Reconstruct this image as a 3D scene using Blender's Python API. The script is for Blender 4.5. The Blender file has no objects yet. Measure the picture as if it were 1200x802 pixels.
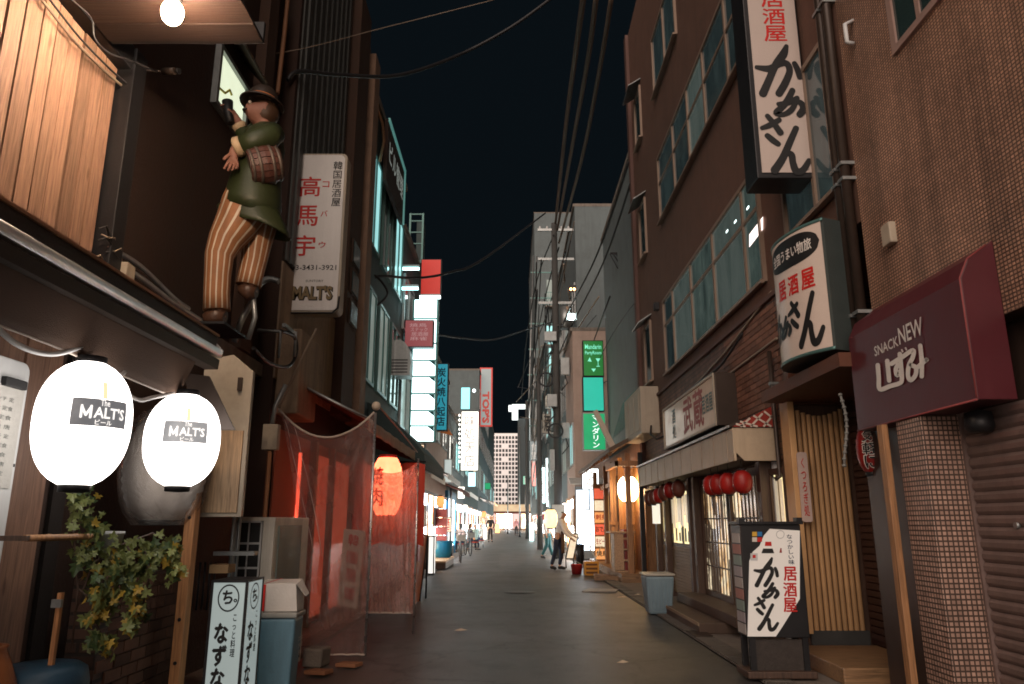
import bpy, bmesh, math, random
from mathutils import Vector, Matrix
random.seed(7)
sc = bpy.context.scene
R = math.radians
# ------------------------------------------------------------------ camera
CAMH, TILT, FPX, CX, CY = 1.35, math.atan(211/870), 870.0, 601.0, 401.0
cam = bpy.data.cameras.new('camera'); camo = bpy.data.objects.new('camera', cam)
sc.collection.objects.link(camo); sc.camera = camo
camo.location = (0, 0, CAMH); camo.rotation_euler = (R(90) + TILT, 0, 0)
cam.sensor_width = 36; cam.lens = 36*FPX/1200; cam.clip_start = 0.05; cam.clip_end = 2000
# ------------------------------------------------------------------ night sky
w = bpy.data.worlds.new('World'); sc.world = w; w.use_nodes = True
wn = w.node_tree.nodes; wl = w.node_tree.links
bg = wn['Background']
sky = wn.new('ShaderNodeTexSky'); sky.sky_type = 'NISHITA'; sky.sun_disc = False
sky.sun_elevation = R(-6); sky.sun_rotation = R(180)
mix = wn.new('ShaderNodeMix'); mix.data_type = 'RGBA'; mix.inputs['Factor'].default_value = 0.85
wl.new(sky.outputs[0], mix.inputs['A']); mix.inputs['B'].default_value = (0.030, 0.050, 0.068, 1)
wl.new(mix.outputs['Result'], bg.inputs['Color']); bg.inputs['Strength'].default_value = 0.095
sun = bpy.data.lights.new('street_fill_light', 'SUN'); sun.energy = 2.75; sun.angle = R(66); sun.color = (1, .81, .69)  # broad warm fill standing in for unseen street light behind the camera
suno = bpy.data.objects.new('street_fill_light', sun); sc.collection.objects.link(suno); suno.rotation_euler = (R(67), 0, R(-17))
sc.view_settings.view_transform = 'Standard'; sc.view_settings.look = 'None'
sc.view_settings.exposure = 0.28; sc.view_settings.gamma = 1.0
sc.render.engine = 'CYCLES'; cy = sc.cycles
cy.max_bounces = 6; cy.diffuse_bounces = 3; cy.glossy_bounces = 3; cy.transmission_bounces = 4; cy.transparent_max_bounces = 12
cy.sample_clamp_indirect = 3.0; cy.use_denoising = True; cy.caustics_reflective = False; cy.caustics_refractive = False
try: cy.denoiser = 'OPENIMAGEDENOISE'; cy.denoising_input_passes = 'RGB_ALBEDO_NORMAL'
except Exception: pass
cy.filter_width = 1.75   # the photograph is slightly soft
C = sc.collection

# ------------------------------------------------------------------ measuring: a line of sight met with a real plane of the street
def _ray(px, py):
    u = (px-CX)/FPX; v = (CY-py)/FPX
    return (u, math.cos(TILT)-v*math.sin(TILT), math.sin(TILT)+v*math.cos(TILT))
def WX(px, py, X): d = _ray(px, py); t = X/d[0]; return (t*d[1], CAMH+t*d[2])      # -> Y, Z
def WY(px, py, Y): d = _ray(px, py); t = Y/d[1]; return (t*d[0], CAMH+t*d[2])      # -> X, Z
def WZ(px, py, Z=0.0): d = _ray(px, py); t = (Z-CAMH)/d[2]; return (t*d[0], t*d[1])
def rectY(x0, y0, x1, y1, Y):
    xm = (x0+x1)/2; ym = (y0+y1)/2
    return WY(x0, ym, Y)[0], WY(x1, ym, Y)[0], WY(xm, y1, Y)[1], WY(xm, y0, Y)[1]   # X0 X1 Z0 Z1

# ------------------------------------------------------------------ materials
MATS = {}
def srgb(h):
    h = h.lstrip('#'); c = [int(h[i:i+2], 16)/255 for i in (0, 2, 4)]
    return tuple(((x/12.92) if x <= .04045 else ((x+.055)/1.055)**2.4) for x in c)
class NT:
    def __init__(s, name):
        s.m = bpy.data.materials.new(name); s.m.use_nodes = True
        s.n = s.m.node_tree.nodes; s.l = s.m.node_tree.links
        s.p = s.n['Principled BSDF']; s.o = s.n['Material Output']
    def new(s, t, **k):
        a = s.n.new(t)
        for q, v in k.items():
            if q in a.inputs: a.inputs[q].default_value = v
            else: setattr(a, q, v)
        return a
    def link(s, a, b): s.l.new(a, b)
    def coord(s): return s.new('ShaderNodeTexCoord').outputs['Object']
def rgba(c): return (c[0], c[1], c[2], 1)
def noisecol(t, vec, col, var, scale, detail=6):
    nz = t.new('ShaderNodeTexNoise', Scale=scale, Detail=detail, Roughness=.65); t.link(vec, nz.inputs['Vector'])
    mx = t.new('ShaderNodeMix', data_type='RGBA')
    t.link(nz.outputs['Fac'], mx.inputs['Factor'])
    mx.inputs['A'].default_value = rgba([x*(1-var) for x in col]); mx.inputs['B'].default_value = rgba([min(1, x*(1+var)) for x in col])
    return mx.outputs['Result'], nz.outputs['Fac']
def M(name, col, rough=.6, metal=0.0, var=.3, scale=5, bump=.15, bscale=60, spec=.4, grime=.0, tone=.0):
    if name in MATS: return MATS[name]
    t = NT(name); v = t.coord()
    c, f = noisecol(t, v, col, var, scale)
    if grime:
        g = t.new('ShaderNodeTexNoise', Scale=1.7, Detail=8, Roughness=.75); t.link(v, g.inputs['Vector'])
        rm = t.new('ShaderNodeMapRange'); rm.inputs[1].default_value = .48; rm.inputs[2].default_value = .7; rm.inputs[3].default_value = 0; rm.inputs[4].default_value = grime
        t.link(g.outputs['Fac'], rm.inputs[0])
        ms = t.new('ShaderNodeMapping'); ms.inputs['Scale'].default_value = (4, 4, .3); t.link(v, ms.inputs['Vector'])
        g2 = t.new('ShaderNodeTexNoise', Scale=1.5, Detail=8, Roughness=.7); t.link(ms.outputs[0], g2.inputs['Vector'])
        r2_ = t.new('ShaderNodeMapRange'); r2_.inputs[1].default_value = .46; r2_.inputs[2].default_value = .68; r2_.inputs[3].default_value = 0; r2_.inputs[4].default_value = grime*.8; t.link(g2.outputs['Fac'], r2_.inputs[0])
        ma_ = t.new('ShaderNodeMath', operation='MAXIMUM'); t.link(rm.outputs[0], ma_.inputs[0]); t.link(r2_.outputs[0], ma_.inputs[1])
        mx = t.new('ShaderNodeMix', data_type='RGBA'); t.link(ma_.outputs[0], mx.inputs['Factor']); t.link(c, mx.inputs['A']); mx.inputs['B'].default_value = (.03, .022, .016, 1); c = mx.outputs['Result']
    if tone:
        oi = t.new('ShaderNodeObjectInfo'); mp = t.new('ShaderNodeMapRange'); mp.inputs[3].default_value = 1-tone; mp.inputs[4].default_value = 1+tone; t.link(oi.outputs['Random'], mp.inputs[0])
        hs = t.new('ShaderNodeHueSaturation'); t.link(mp.outputs[0], hs.inputs['Value']); t.link(c, hs.inputs['Color']); c = hs.outputs[0]
    t.link(c, t.p.inputs['Base Color']); t.p.inputs['Metallic'].default_value = metal
    rr = t.new('ShaderNodeMapRange'); rr.inputs[3].default_value = max(.02, rough-.12); rr.inputs[4].default_value = min(1, rough+.12); t.link(f, rr.inputs[0]); t.link(rr.outputs[0], t.p.inputs['Roughness'])
    t.p.inputs['Specular IOR Level'].default_value = spec
    if bump:
        b = t.new('ShaderNodeTexNoise', Scale=bscale, Detail=4); t.link(v, b.inputs['Vector'])
        bp = t.new('ShaderNodeBump', Strength=bump, Distance=.02); t.link(b.outputs['Fac'], bp.inputs['Height']); t.link(bp.outputs[0], t.p.inputs['Normal'])
    MATS[name] = t.m; return t.m
def EM(name, col, strength, var=0.12, scale=6, base=.5):
    if name in MATS: return MATS[name]
    t = NT(name); v = t.coord(); c, f = noisecol(t, v, col, var, scale, 2)
    t.link(c, t.p.inputs['Emission Color']); t.p.inputs['Emission Strength'].default_value = strength
    t.p.inputs['Base Color'].default_value = rgba([x*base for x in col]); t.p.inputs['Roughness'].default_value = .35
    MATS[name] = t.m; return t.m
def WOOD(name, col, axis='Z', rough=.55, var=.45, tone=.0, scale=3.0, streak=22):
    if name in MATS: return MATS[name]
    t = NT(name); v = t.coord(); mp = t.new('ShaderNodeMapping')
    s = [streak, streak, streak]; s['XYZ'.index(axis)] = 1.2; mp.inputs['Scale'].default_value = s
    oi = t.new('ShaderNodeObjectInfo'); off = t.new('ShaderNodeVectorMath', operation='MULTIPLY_ADD')
    cmb = t.new('ShaderNodeCombineXYZ')
    for i in range(3): t.link(oi.outputs['Random'], cmb.inputs[i])
    t.link(cmb.outputs[0], off.inputs[0]); off.inputs[1].default_value = (30, 30, 30); t.link(v, off.inputs[2])
    t.link(off.outputs[0], mp.inputs['Vector'])
    nz = t.new('ShaderNodeTexNoise', Scale=scale, Detail=7, Roughness=.6, Distortion=.6); t.link(mp.outputs[0], nz.inputs['Vector'])
    rp = t.new('ShaderNodeValToRGB'); rp.color_ramp.elements[0].position = .3; rp.color_ramp.elements[1].position = .72
    rp.color_ramp.elements[0].color = rgba([x*(1-var) for x in col]); rp.color_ramp.elements[1].color = rgba([min(1, x*(1+var)) for x in col])
    t.link(nz.outputs['Fac'], rp.inputs[0]); c = rp.outputs[0]
    # knots
    vo = t.new('ShaderNodeTexVoronoi', Scale=1.0); m2 = t.new('ShaderNodeMapping'); s2 = [7, 7, 7]; s2['XYZ'.index(axis)] = 2.6; m2.inputs['Scale'].default_value = s2
    t.link(off.outputs[0], m2.inputs['Vector']); t.link(m2.outputs[0], vo.inputs['Vector'])
    kr = t.new('ShaderNodeMapRange'); kr.inputs[1].default_value = .06; kr.inputs[2].default_value = .16; kr.inputs[3].default_value = .7; kr.inputs[4].default_value = 0; t.link(vo.outputs['Distance'], kr.inputs[0])
    km = t.new('ShaderNodeMix', data_type='RGBA'); t.link(kr.outputs[0], km.inputs['Factor']); t.link(c, km.inputs['A']); km.inputs['B'].default_value = rgba([col[0]*.35, col[1]*.25, col[2]*.2]); c = km.outputs['Result']
    if tone:
        mr = t.new('ShaderNodeMapRange'); mr.inputs[3].default_value = 1-tone; mr.inputs[4].default_value = 1+tone; t.link(oi.outputs['Random'], mr.inputs[0])
        hs = t.new('ShaderNodeHueSaturation'); t.link(mr.outputs[0], hs.inputs['Value']); t.link(c, hs.inputs['Color']); c = hs.outputs[0]
    t.link(c, t.p.inputs['Base Color']); t.p.inputs['Roughness'].default_value = rough
    bp = t.new('ShaderNodeBump', Strength=.25, Distance=.01); t.link(nz.outputs['Fac'], bp.inputs['Height']); t.link(bp.outputs[0], t.p.inputs['Normal'])
    MATS[name] = t.m; return t.m
def BRICK(name, col, mortar, bw, bh, mort=.008, offset=.5, rough=.7, var=.35, bump=.6, grime=.5, plane='h'):
    if name in MATS: return MATS[name]
    t = NT(name); v = t.coord(); sp = t.new('ShaderNodeSeparateXYZ'); t.link(v, sp.inputs[0])
    ad = t.new('ShaderNodeMath', operation='ADD'); t.link(sp.outputs[0], ad.inputs[0]); t.link(sp.outputs[1], ad.inputs[1])
    cb = t.new('ShaderNodeCombineXYZ'); t.link(ad.outputs[0], cb.inputs[0]); t.link(sp.outputs[2], cb.inputs[1])
    b = t.new('ShaderNodeTexBrick'); b.offset = offset; b.inputs['Scale'].default_value = 1; b.inputs['Brick Width'].default_value = bw; b.inputs['Row Height'].default_value = bh
    b.inputs['Mortar Size'].default_value = mort; b.inputs['Mortar Smooth'].default_value = .25; b.inputs['Bias'].default_value = 0
    b.inputs['Color1'].default_value = rgba([x*(1-var) for x in col]); b.inputs['Color2'].default_value = rgba([min(1, x*(1+var)) for x in col]); b.inputs['Mortar'].default_value = rgba(mortar)
    t.link(cb.outputs[0], b.inputs['Vector'])
    g = t.new('ShaderNodeTexNoise', Scale=.9, Detail=9, Roughness=.72); t.link(v, g.inputs['Vector'])
    rm = t.new('ShaderNodeMapRange'); rm.inputs[1].default_value = .35; rm.inputs[2].default_value = .7; rm.inputs[3].default_value = 1; rm.inputs[4].default_value = 1-grime; t.link(g.outputs['Fac'], rm.inputs[0])
    ms = t.new('ShaderNodeMapping'); ms.inputs['Scale'].default_value = (2.2, 2.2, .16); t.link(v, ms.inputs['Vector'])
    g2 = t.new('ShaderNodeTexNoise', Scale=1.6, Detail=8, Roughness=.7); t.link(ms.outputs[0], g2.inputs['Vector'])
    r2_ = t.new('ShaderNodeMapRange'); r2_.inputs[1].default_value = .42; r2_.inputs[2].default_value = .66; r2_.inputs[3].default_value = 1.08; r2_.inputs[4].default_value = .62; t.link(g2.outputs['Fac'], r2_.inputs[0])
    mm = t.new('ShaderNodeMath', operation='MULTIPLY'); t.link(rm.outputs[0], mm.inputs[0]); t.link(r2_.outputs[0], mm.inputs[1])
    hs = t.new('ShaderNodeHueSaturation'); t.link(mm.outputs[0], hs.inputs['Value']); t.link(b.outputs['Color'], hs.inputs['Color'])
    t.link(hs.outputs[0], t.p.inputs['Base Color']); t.p.inputs['Roughness'].default_value = rough
    inv = t.new('ShaderNodeMath', operation='SUBTRACT'); inv.inputs[0].default_value = 1; t.link(b.outputs['Fac'], inv.inputs[1])
    n2 = t.new('ShaderNodeTexNoise', Scale=45, Detail=4); t.link(v, n2.inputs['Vector'])
    ma = t.new('ShaderNodeMath', operation='MULTIPLY_ADD'); t.link(n2.outputs['Fac'], ma.inputs[0]); ma.inputs[1].default_value = .3; t.link(inv.outputs[0], ma.inputs[2])
    bp = t.new('ShaderNodeBump', Strength=bump, Distance=.008); t.link(ma.outputs[0], bp.inputs['Height']); t.link(bp.outputs[0], t.p.inputs['Normal'])
    MATS[name] = t.m; return t.m
def CLEAR(name, tint, alpha, rough=.12, trans=.0, crinkle=.8):
    if name in MATS: return MATS[name]
    t = NT(name); t.n.remove(t.p); v = t.coord()
    tr = t.new('ShaderNodeBsdfTransparent'); tr.inputs['Color'].default_value = (.95, .93, .92, 1)
    gl = t.new('ShaderNodeBsdfGlossy'); gl.inputs['Roughness'].default_value = rough; gl.inputs['Color'].default_value = (.9,.9,.9,1)
    df = t.new('ShaderNodeBsdfDiffuse'); df.inputs['Color'].default_value = rgba(tint)
    tl = t.new('ShaderNodeBsdfTranslucent'); tl.inputs['Color'].default_value = rgba(tint)
    mp = t.new('ShaderNodeMapping'); mp.inputs['Scale'].default_value = (2.2, 2.2, 1.2); t.link(v, mp.inputs['Vector'])
    nz = t.new('ShaderNodeTexNoise', Scale=1.8, Detail=7, Roughness=.62, Distortion=1.6); t.link(mp.outputs[0], nz.inputs['Vector'])
    vo = t.new('ShaderNodeTexVoronoi', Scale=3.0, feature='DISTANCE_TO_EDGE'); wz = t.new('ShaderNodeVectorMath', operation='MULTIPLY_ADD'); t.link(nz.outputs['Color'], wz.inputs[0]); wz.inputs[1].default_value = (.9,.9,.9); t.link(mp.outputs[0], wz.inputs[2]); t.link(wz.outputs[0], vo.inputs['Vector'])
    sq = t.new('ShaderNodeMath', operation='MINIMUM'); t.link(vo.outputs['Distance'], sq.inputs[0]); sq.inputs[1].default_value = .35
    ad = t.new('ShaderNodeMath', operation='MULTIPLY_ADD'); t.link(sq.outputs[0], ad.inputs[0]); ad.inputs[1].default_value = 1.2; t.link(nz.outputs['Fac'], ad.inputs[2])
    bp = t.new('ShaderNodeBump', Strength=crinkle, Distance=.06); t.link(ad.outputs[0], bp.inputs['Height'])
    for q in (gl, df): t.link(bp.outputs[0], q.inputs['Normal'])
    m0 = t.new('ShaderNodeMixShader'); m0.inputs[0].default_value = trans; t.link(df.outputs[0], m0.inputs[1]); t.link(tl.outputs[0], m0.inputs[2])
    sf = t.new('ShaderNodeTexNoise', Scale=1.3, Detail=2, Roughness=.5); t.link(v, sf.inputs['Vector'])
    rg = t.new('ShaderNodeMapRange'); rg.inputs[1].default_value = .3; rg.inputs[2].default_value = .7; rg.inputs[3].default_value = alpha*.55; rg.inputs[4].default_value = min(1, alpha*1.45); t.link(sf.outputs['Fac'], rg.inputs[0])
    m1 = t.new('ShaderNodeMixShader'); t.link(rg.outputs[0], m1.inputs[0]); t.link(tr.outputs[0], m1.inputs[1]); t.link(m0.outputs[0], m1.inputs[2])
    lw = t.new('ShaderNodeLayerWeight', Blend=.35); t.link(bp.outputs[0], lw.inputs['Normal'])
    ml = t.new('ShaderNodeMath', operation='MULTIPLY_ADD'); t.link(lw.outputs['Fresnel'], ml.inputs[0]); ml.inputs[1].default_value = .6; ml.inputs[2].default_value = .03; ml.use_clamp = True
    m2 = t.new('ShaderNodeMixShader'); t.link(ml.outputs[0], m2.inputs[0]); t.link(m1.outputs[0], m2.inputs[1]); t.link(gl.outputs[0], m2.inputs[2])
    t.link(m2.outputs[0], t.o.inputs['Surface']); MATS[name] = t.m; return t.m
def ASPHALT():
    t = NT('asphalt'); v = t.coord()
    c, f = noisecol(t, v, (.088, .083, .078), .5, .9, 9)
    n2 = t.new('ShaderNodeTexNoise', Scale=140, Detail=3); t.link(v, n2.inputs['Vector'])
    mx = t.new('ShaderNodeMix', data_type='RGBA', blend_type='MULTIPLY'); mx.inputs['Factor'].default_value = .75; t.link(c, mx.inputs['A'])
    rp = t.new('ShaderNodeValToRGB'); rp.color_ramp.elements[0].position = .35; rp.color_ramp.elements[0].color = (.35, .35, .35, 1); rp.color_ramp.elements[1].position = .7; rp.color_ramp.elements[1].color = (1.5, 1.5, 1.5, 1); t.link(n2.outputs['Fac'], rp.inputs[0]); t.link(rp.outputs[0], mx.inputs['B'])
    # repair patches along the street, dark stains and fine cracks
    mp = t.new('ShaderNodeMapping'); mp.inputs['Scale'].default_value = (.75, .13, 1); t.link(v, mp.inputs['Vector'])
    vo = t.new('ShaderNodeTexVoronoi', Scale=1.0, distance='CHEBYCHEV'); t.link(mp.outputs[0], vo.inputs['Vector'])
    hs = t.new('ShaderNodeMapRange'); hs.inputs[3].default_value = .62; hs.inputs[4].default_value = 1.30; t.link(vo.outputs['Color'], hs.inputs[0])
    st_ = t.new('ShaderNodeTexNoise', Scale=2.1, Detail=8, Roughness=.7); t.link(v, st_.inputs['Vector'])
    sm = t.new('ShaderNodeMapRange'); sm.inputs[1].default_value = .5; sm.inputs[2].default_value = .68; sm.inputs[3].default_value = 1; sm.inputs[4].default_value = .55; t.link(st_.outputs['Fac'], sm.inputs[0])
    wz = t.new('ShaderNodeVectorMath', operation='MULTIPLY_ADD'); t.link(st_.outputs['Color'], wz.inputs[0]); wz.inputs[1].default_value = (.8, .8, 0); t.link(v, wz.inputs[2])
    cr_ = t.new('ShaderNodeTexVoronoi', Scale=.55, feature='DISTANCE_TO_EDGE'); t.link(wz.outputs[0], cr_.inputs['Vector'])
    cm_ = t.new('ShaderNodeMapRange'); cm_.inputs[1].default_value = .002; cm_.inputs[2].default_value = .010; cm_.inputs[3].default_value = .35; cm_.inputs[4].default_value = 1; t.link(cr_.outputs['Distance'], cm_.inputs[0])
    m1_ = t.new('ShaderNodeMath', operation='MULTIPLY'); t.link(hs.outputs[0], m1_.inputs[0]); t.link(sm.outputs[0], m1_.inputs[1])
    m2_ = t.new('ShaderNodeMath', operation='MULTIPLY'); t.link(m1_.outputs[0], m2_.inputs[0]); t.link(cm_.outputs[0], m2_.inputs[1])
    h2 = t.new('ShaderNodeHueSaturation'); t.link(m2_.outputs[0], h2.inputs['Value']); t.link(mx.outputs['Result'], h2.inputs['Color'])
    t.link(h2.outputs[0], t.p.inputs['Base Color'])
    rr = t.new('ShaderNodeMapRange'); rr.inputs[3].default_value = .30; rr.inputs[4].default_value = .62; t.link(f, rr.inputs[0]); t.link(rr.outputs[0], t.p.inputs['Roughness'])
    bp = t.new('ShaderNodeBump', Strength=.5, Distance=.01); t.link(n2.outputs['Fac'], bp.inputs['Height']); t.link(bp.outputs[0], t.p.inputs['Normal'])
    return t.m
asphalt = ASPHALT()
cedar = WOOD('cedar_board', (.30, .175, .118), 'Z', tone=.24, var=.45)
cedar_old = WOOD('weathered_plank', (.16, .085, .055), 'Z', tone=.25)
wood_dark = WOOD('dark_timber', (.075, .042, .028), 'Z', tone=.1)
wood_orange = WOOD('orange_timber', (.42, .19, .075), 'Z', tone=.1)
wood_warm = WOOD('warm_timber', (.34, .17, .075), 'Z', tone=.15)
wood_pale = WOOD('pale_timber', (.48, .32, .19), 'Y', tone=.1)
brick_red = BRICK('red_brown_brick', (.175, .082, .055), (.07, .045, .035), .235, .075, .01, var=.28)
brick_dark = BRICK('dark_brick', (.09, .045, .03), (.03, .02, .015), .22, .075, .012, var=.4)
stucco = M('red_brown_stucco', (.13, .066, .046), .85, var=.28, scale=3.5, bump=.35, bscale=90, grime=.35)
mosaic = BRICK('brown_mosaic_tile', (.60, .35, .24), (.15, .085, .06), .036, .027, .006, offset=0, var=.22, bump=.9, grime=.45, rough=.5)
mosaic_grey = BRICK('pillar_mosaic_tile', (.50, .32, .25), (.085, .055, .042), .034, .034, .006, offset=0, var=.2, bump=.8, grime=.35, rough=.45)
plaster_beige = M('beige_plaster', (.30, .215, .145), .85, var=.25, scale=2.5, bump=.25, bscale=35, grime=.55)
plaster_dark = M('dark_plaster', (.036, .017, .011), .85, var=.4, scale=2, bump=.3, bscale=30, grime=.5)
plaster_grey = M('grey_plaster', (.135, .165, .172), .85, var=.2, scale=.8, bump=.1, bscale=12, grime=.3)
plaster_pink = M('pink_plaster', (.42, .32, .27), .85, var=.15, scale=.8, bump=.1, grime=.2)
plaster_teal = M('dim_teal_plaster', (.065, .098, .10), .85, var=.25, scale=1, bump=.1, grime=.4)
concrete = M('concrete', (.20, .17, .145), .85, var=.35, scale=6, bump=.4, bscale=50, grime=.5)
metal_black = M('black_painted_metal', (.018, .018, .02), .45, .3, var=.4, bump=.05)
metal_brown = M('brown_painted_metal', (.05, .035, .028), .4, .3, var=.3, bump=.05, grime=.3)
metal_alu = M('aluminium', (.62, .62, .63), .28, .9, var=.15, scale=12, bump=.05)
metal_gal = M('galvanised_metal', (.32, .34, .34), .42, .7, var=.3, scale=14, bump=.05, grime=.3)
metal_teal = M('dim_green_metal', (.09, .19, .18), .4, .4, var=.3, grime=.2)
shutter_m = M('grey_brown_shutter_metal', (.20, .14, .125), .45, .25, var=.3, scale=9, bump=.06, grime=.35, tone=.06)
cream_metal = M('cream_enamel_metal', (.42, .36, .28), .5, .0, var=.15, scale=3, bump=.05, grime=.3)
ac_metal = M('weathered_cream_casing', (.82, .78, .68), .5, .0, var=.18, scale=4, bump=.06, grime=.45)
fabric_brown = M('brown_awning_cloth', (.11, .066, .045), .85, var=.2, bump=.35, bscale=220)
fabric_maroon = M('maroon_awning_vinyl', (.085, .013, .019), .42, var=.18, scale=2.5, bump=.06, bscale=8, spec=.5, grime=.15)
fabric_darkred = M('dark_red_awning_cloth', (.085, .026, .02), .85, var=.3, bump=.3, bscale=150, grime=.3)
fabric_teal = M('dark_green_awning_cloth', (.03, .05, .05), .8, var=.3, bump=.2, bscale=120)
canopy_m = M('beige_canopy_sheet', (.47, .37, .26), .5, .1, var=.14, scale=2, bump=.06, grime=.25)
sign_white = M('white_sign_acrylic', (.62, .58, .53), .35, var=.06, scale=3, bump=.02, grime=.08)
sign_cream = M('cream_sign_acrylic', (.78, .64, .50), .14, var=.10, scale=3, bump=.02, grime=.12, spec=.6)
ink_black = M('black_ink', (.012, .012, .013), .5, var=.2, bump=0)
ink_red = M('red_ink', (.52, .018, .014), .5, var=.15, bump=0)
ink_darkred = M('dark_red_ink', (.28, .03, .02), .5, var=.15, bump=0)
ink_white = M('white_ink', (.68, .64, .6), .5, var=.06, bump=0)
ink_blue = M('blue_ink', (.02, .16, .4), .5, var=.1, bump=0)
ink_yellow = M('yellow_ink', (.6, .36, .05), .5, var=.1, bump=0)
ink_gold = M('gold_ink', (.20, .14, .06), .5, var=.1, bump=0)
ink_green = M('green_ink', (.03, .25, .1), .5, var=.1, bump=0)
ink_grey = M('grey_ink', (.12, .13, .12), .6, var=.2, bump=0)
paper = M('aged_paper', (.55, .46, .35), .8, var=.12, bump=.05)
plastic_white = M('white_plastic', (.55, .56, .56), .4, var=.08, bump=.02, grime=.12)
plastic_blue = M('faded_blue_plastic', (.12, .24, .32), .45, var=.2, scale=4, bump=.08, grime=.45)
plastic_navy = M('dark_blue_plastic', (.015, .075, .13), .4, var=.15, bump=.03)
plastic_tub = M('blue_tub_plastic', (.01, .16, .30), .4, var=.15, bump=.03)
rubber = M('black_rubber', (.012, .012, .013), .6, var=.3, bump=.05)
cable_m = M('cable_sheath', (.02, .02, .022), .5, var=.3, bump=0)
cable_pale = M('pale_cable_sheath', (.26, .20, .15), .55, var=.25, bump=0)
leaf_a = M('vine_leaf_green', (.16, .19, .06), .5, var=.35, scale=12, bump=.1, tone=.25)
leaf_b = M('vine_leaf_yellow', (.34, .23, .035), .5, var=.3, scale=12, bump=.1, tone=.2)
leaf_c = M('vine_leaf_dark', (.05, .085, .03), .5, var=.3, scale=12, bump=.1, tone=.2)
red_lantern = M('red_lantern_paper', (.30, .011, .009), .42, var=.2, bump=.06, tone=.3, grime=.25)
brown_lantern = M('faded_red_lantern_paper', (.11, .03, .02), .5, var=.2, bump=.04)
old_lantern = M('grey_lantern_vinyl', (.74, .66, .58), .35, var=.14, scale=4, bump=.1, grime=.25)
skin_m = M('skin', (.45, .24, .15), .55, var=.12, bump=.02)
skin_statue = M('painted_statue_skin', (.28, .125, .085), .6, var=.35, scale=8, bump=.12, bscale=25, grime=.3)  # grimy skin, tone also darkened for shade on the upper body
jacket_m = M('painted_green_jacket', (.024, .034, .010), .5, var=.3, scale=5, bump=.15, bscale=25, grime=.35)  # green darkened to put the upper body in shade
trouser_o = M('orange_stripe_paint', (.32, .135, .055), .6, var=.3, scale=7, bump=.15, bscale=30, grime=.45)
trouser_w = M('white_stripe_paint', (.62, .53, .41), .6, var=.25, scale=7, bump=.15, bscale=30, grime=.45)
barrel_m = WOOD('painted_barrel_stave', (.085, .03, .02), 'Z')
shirt_white = M('white_shirt', (.80, .78, .75), .8, var=.06, bump=.05)
cloth_black = M('black_cloth', (.018, .018, .02), .8, var=.3, bump=.05)
cloth_navy = M('navy_cloth', (.02, .03, .06), .8, var=.3, bump=.05)
cloth_teal = M('teal_cloth', (.03, .12, .13), .8, var=.2, bump=.05)
cloth_brown = M('brown_apron_cloth', (.085, .05, .045), .8, var=.2, bump=.05)
hair_m = M('dark_hair', (.015, .01, .008), .5, var=.3, bump=.1)
clear_sheet = CLEAR('clear_vinyl_sheet', (.80, .62, .58), .34, .08, .84)
red_sheet = CLEAR('hazy_vinyl_sheet', (.95, .60, .52), .52, .10, .92)  # tint puts some of the lantern's red glow into the vinyl colour
clear_bag = CLEAR('clear_plastic_bag', (.7, .66, .62), .16, .08)
glass_dark = M('dark_window_glass', (.022, .042, .042), .08, var=.5, scale=1.3, bump=0, spec=.7)
pane_teal = EM('dim_lit_office_pane', (.085, .115, .105), .40, var=.85, scale=1.6, base=.35)
pane_teal.node_tree.nodes['Principled BSDF'].inputs['Roughness'].default_value = .07
def OFFICE(name, cols_, strength, rough=.08):
    t = NT(name); v = t.coord(); oi = t.new('ShaderNodeObjectInfo'); cm = t.new('ShaderNodeCombineXYZ')
    for i in range(3): t.link(oi.outputs['Random'], cm.inputs[i])
    ad = t.new('ShaderNodeVectorMath', operation='MULTIPLY_ADD'); t.link(cm.outputs[0], ad.inputs[0]); ad.inputs[1].default_value = (23, 23, 23); t.link(v, ad.inputs[2])
    mp = t.new('ShaderNodeMapping'); mp.inputs['Scale'].default_value = (1.6, 1.6, .55); t.link(ad.outputs[0], mp.inputs['Vector'])
    nz = t.new('ShaderNodeTexNoise', Scale=1.7, Detail=6, Roughness=.7, Distortion=.8); t.link(mp.outputs[0], nz.inputs['Vector'])
    rp = t.new('ShaderNodeValToRGB'); e = rp.color_ramp.elements; e[0].position = .3; e[1].position = .75; e[0].color = rgba(cols_[0]); e[1].color = rgba(cols_[-1])
    if len(cols_) > 2: x_ = e.new(.52); x_.color = rgba(cols_[1])
    t.link(nz.outputs['Fac'], rp.inputs[0]); t.link(rp.outputs[0], t.p.inputs['Emission Color']); t.p.inputs['Emission Strength'].default_value = strength
    t.p.inputs['Base Color'].default_value = (.02,.03,.03,1); t.p.inputs['Roughness'].default_value = rough; t.p.inputs['Specular IOR Level'].default_value = .7
    MATS[name] = t.m; return t.m
office_a = OFFICE('dim_office_glass', [(.02,.035,.032),(.085,.12,.105),(.17,.22,.19)], .34)
office_b = OFFICE('curtained_office_glass', [(.05,.07,.062),(.10,.125,.11),(.13,.15,.135)], .40)
office_c = OFFICE('dark_office_glass', [(.01,.016,.018),(.03,.045,.045),(.07,.10,.095)], .30)
pane_cream = EM('pale_curtained_pane', (.30, .36, .32), .35, var=.3, scale=2)
pane_cyan = EM('cyan_lit_pane', (.35, .80, .78), .8, var=.4, scale=1.2)
pane_warm = EM('warm_lit_pane', (1.0, .66, .38), 2.2, var=.45, scale=3.5)
pane_amber = EM('amber_lit_pane', (1.0, .42, .12), 1.9, var=.5, scale=3)
pane_white = EM('white_lit_pane', (1.0, .94, .88), 3.6, var=.25, scale=3)
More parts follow.
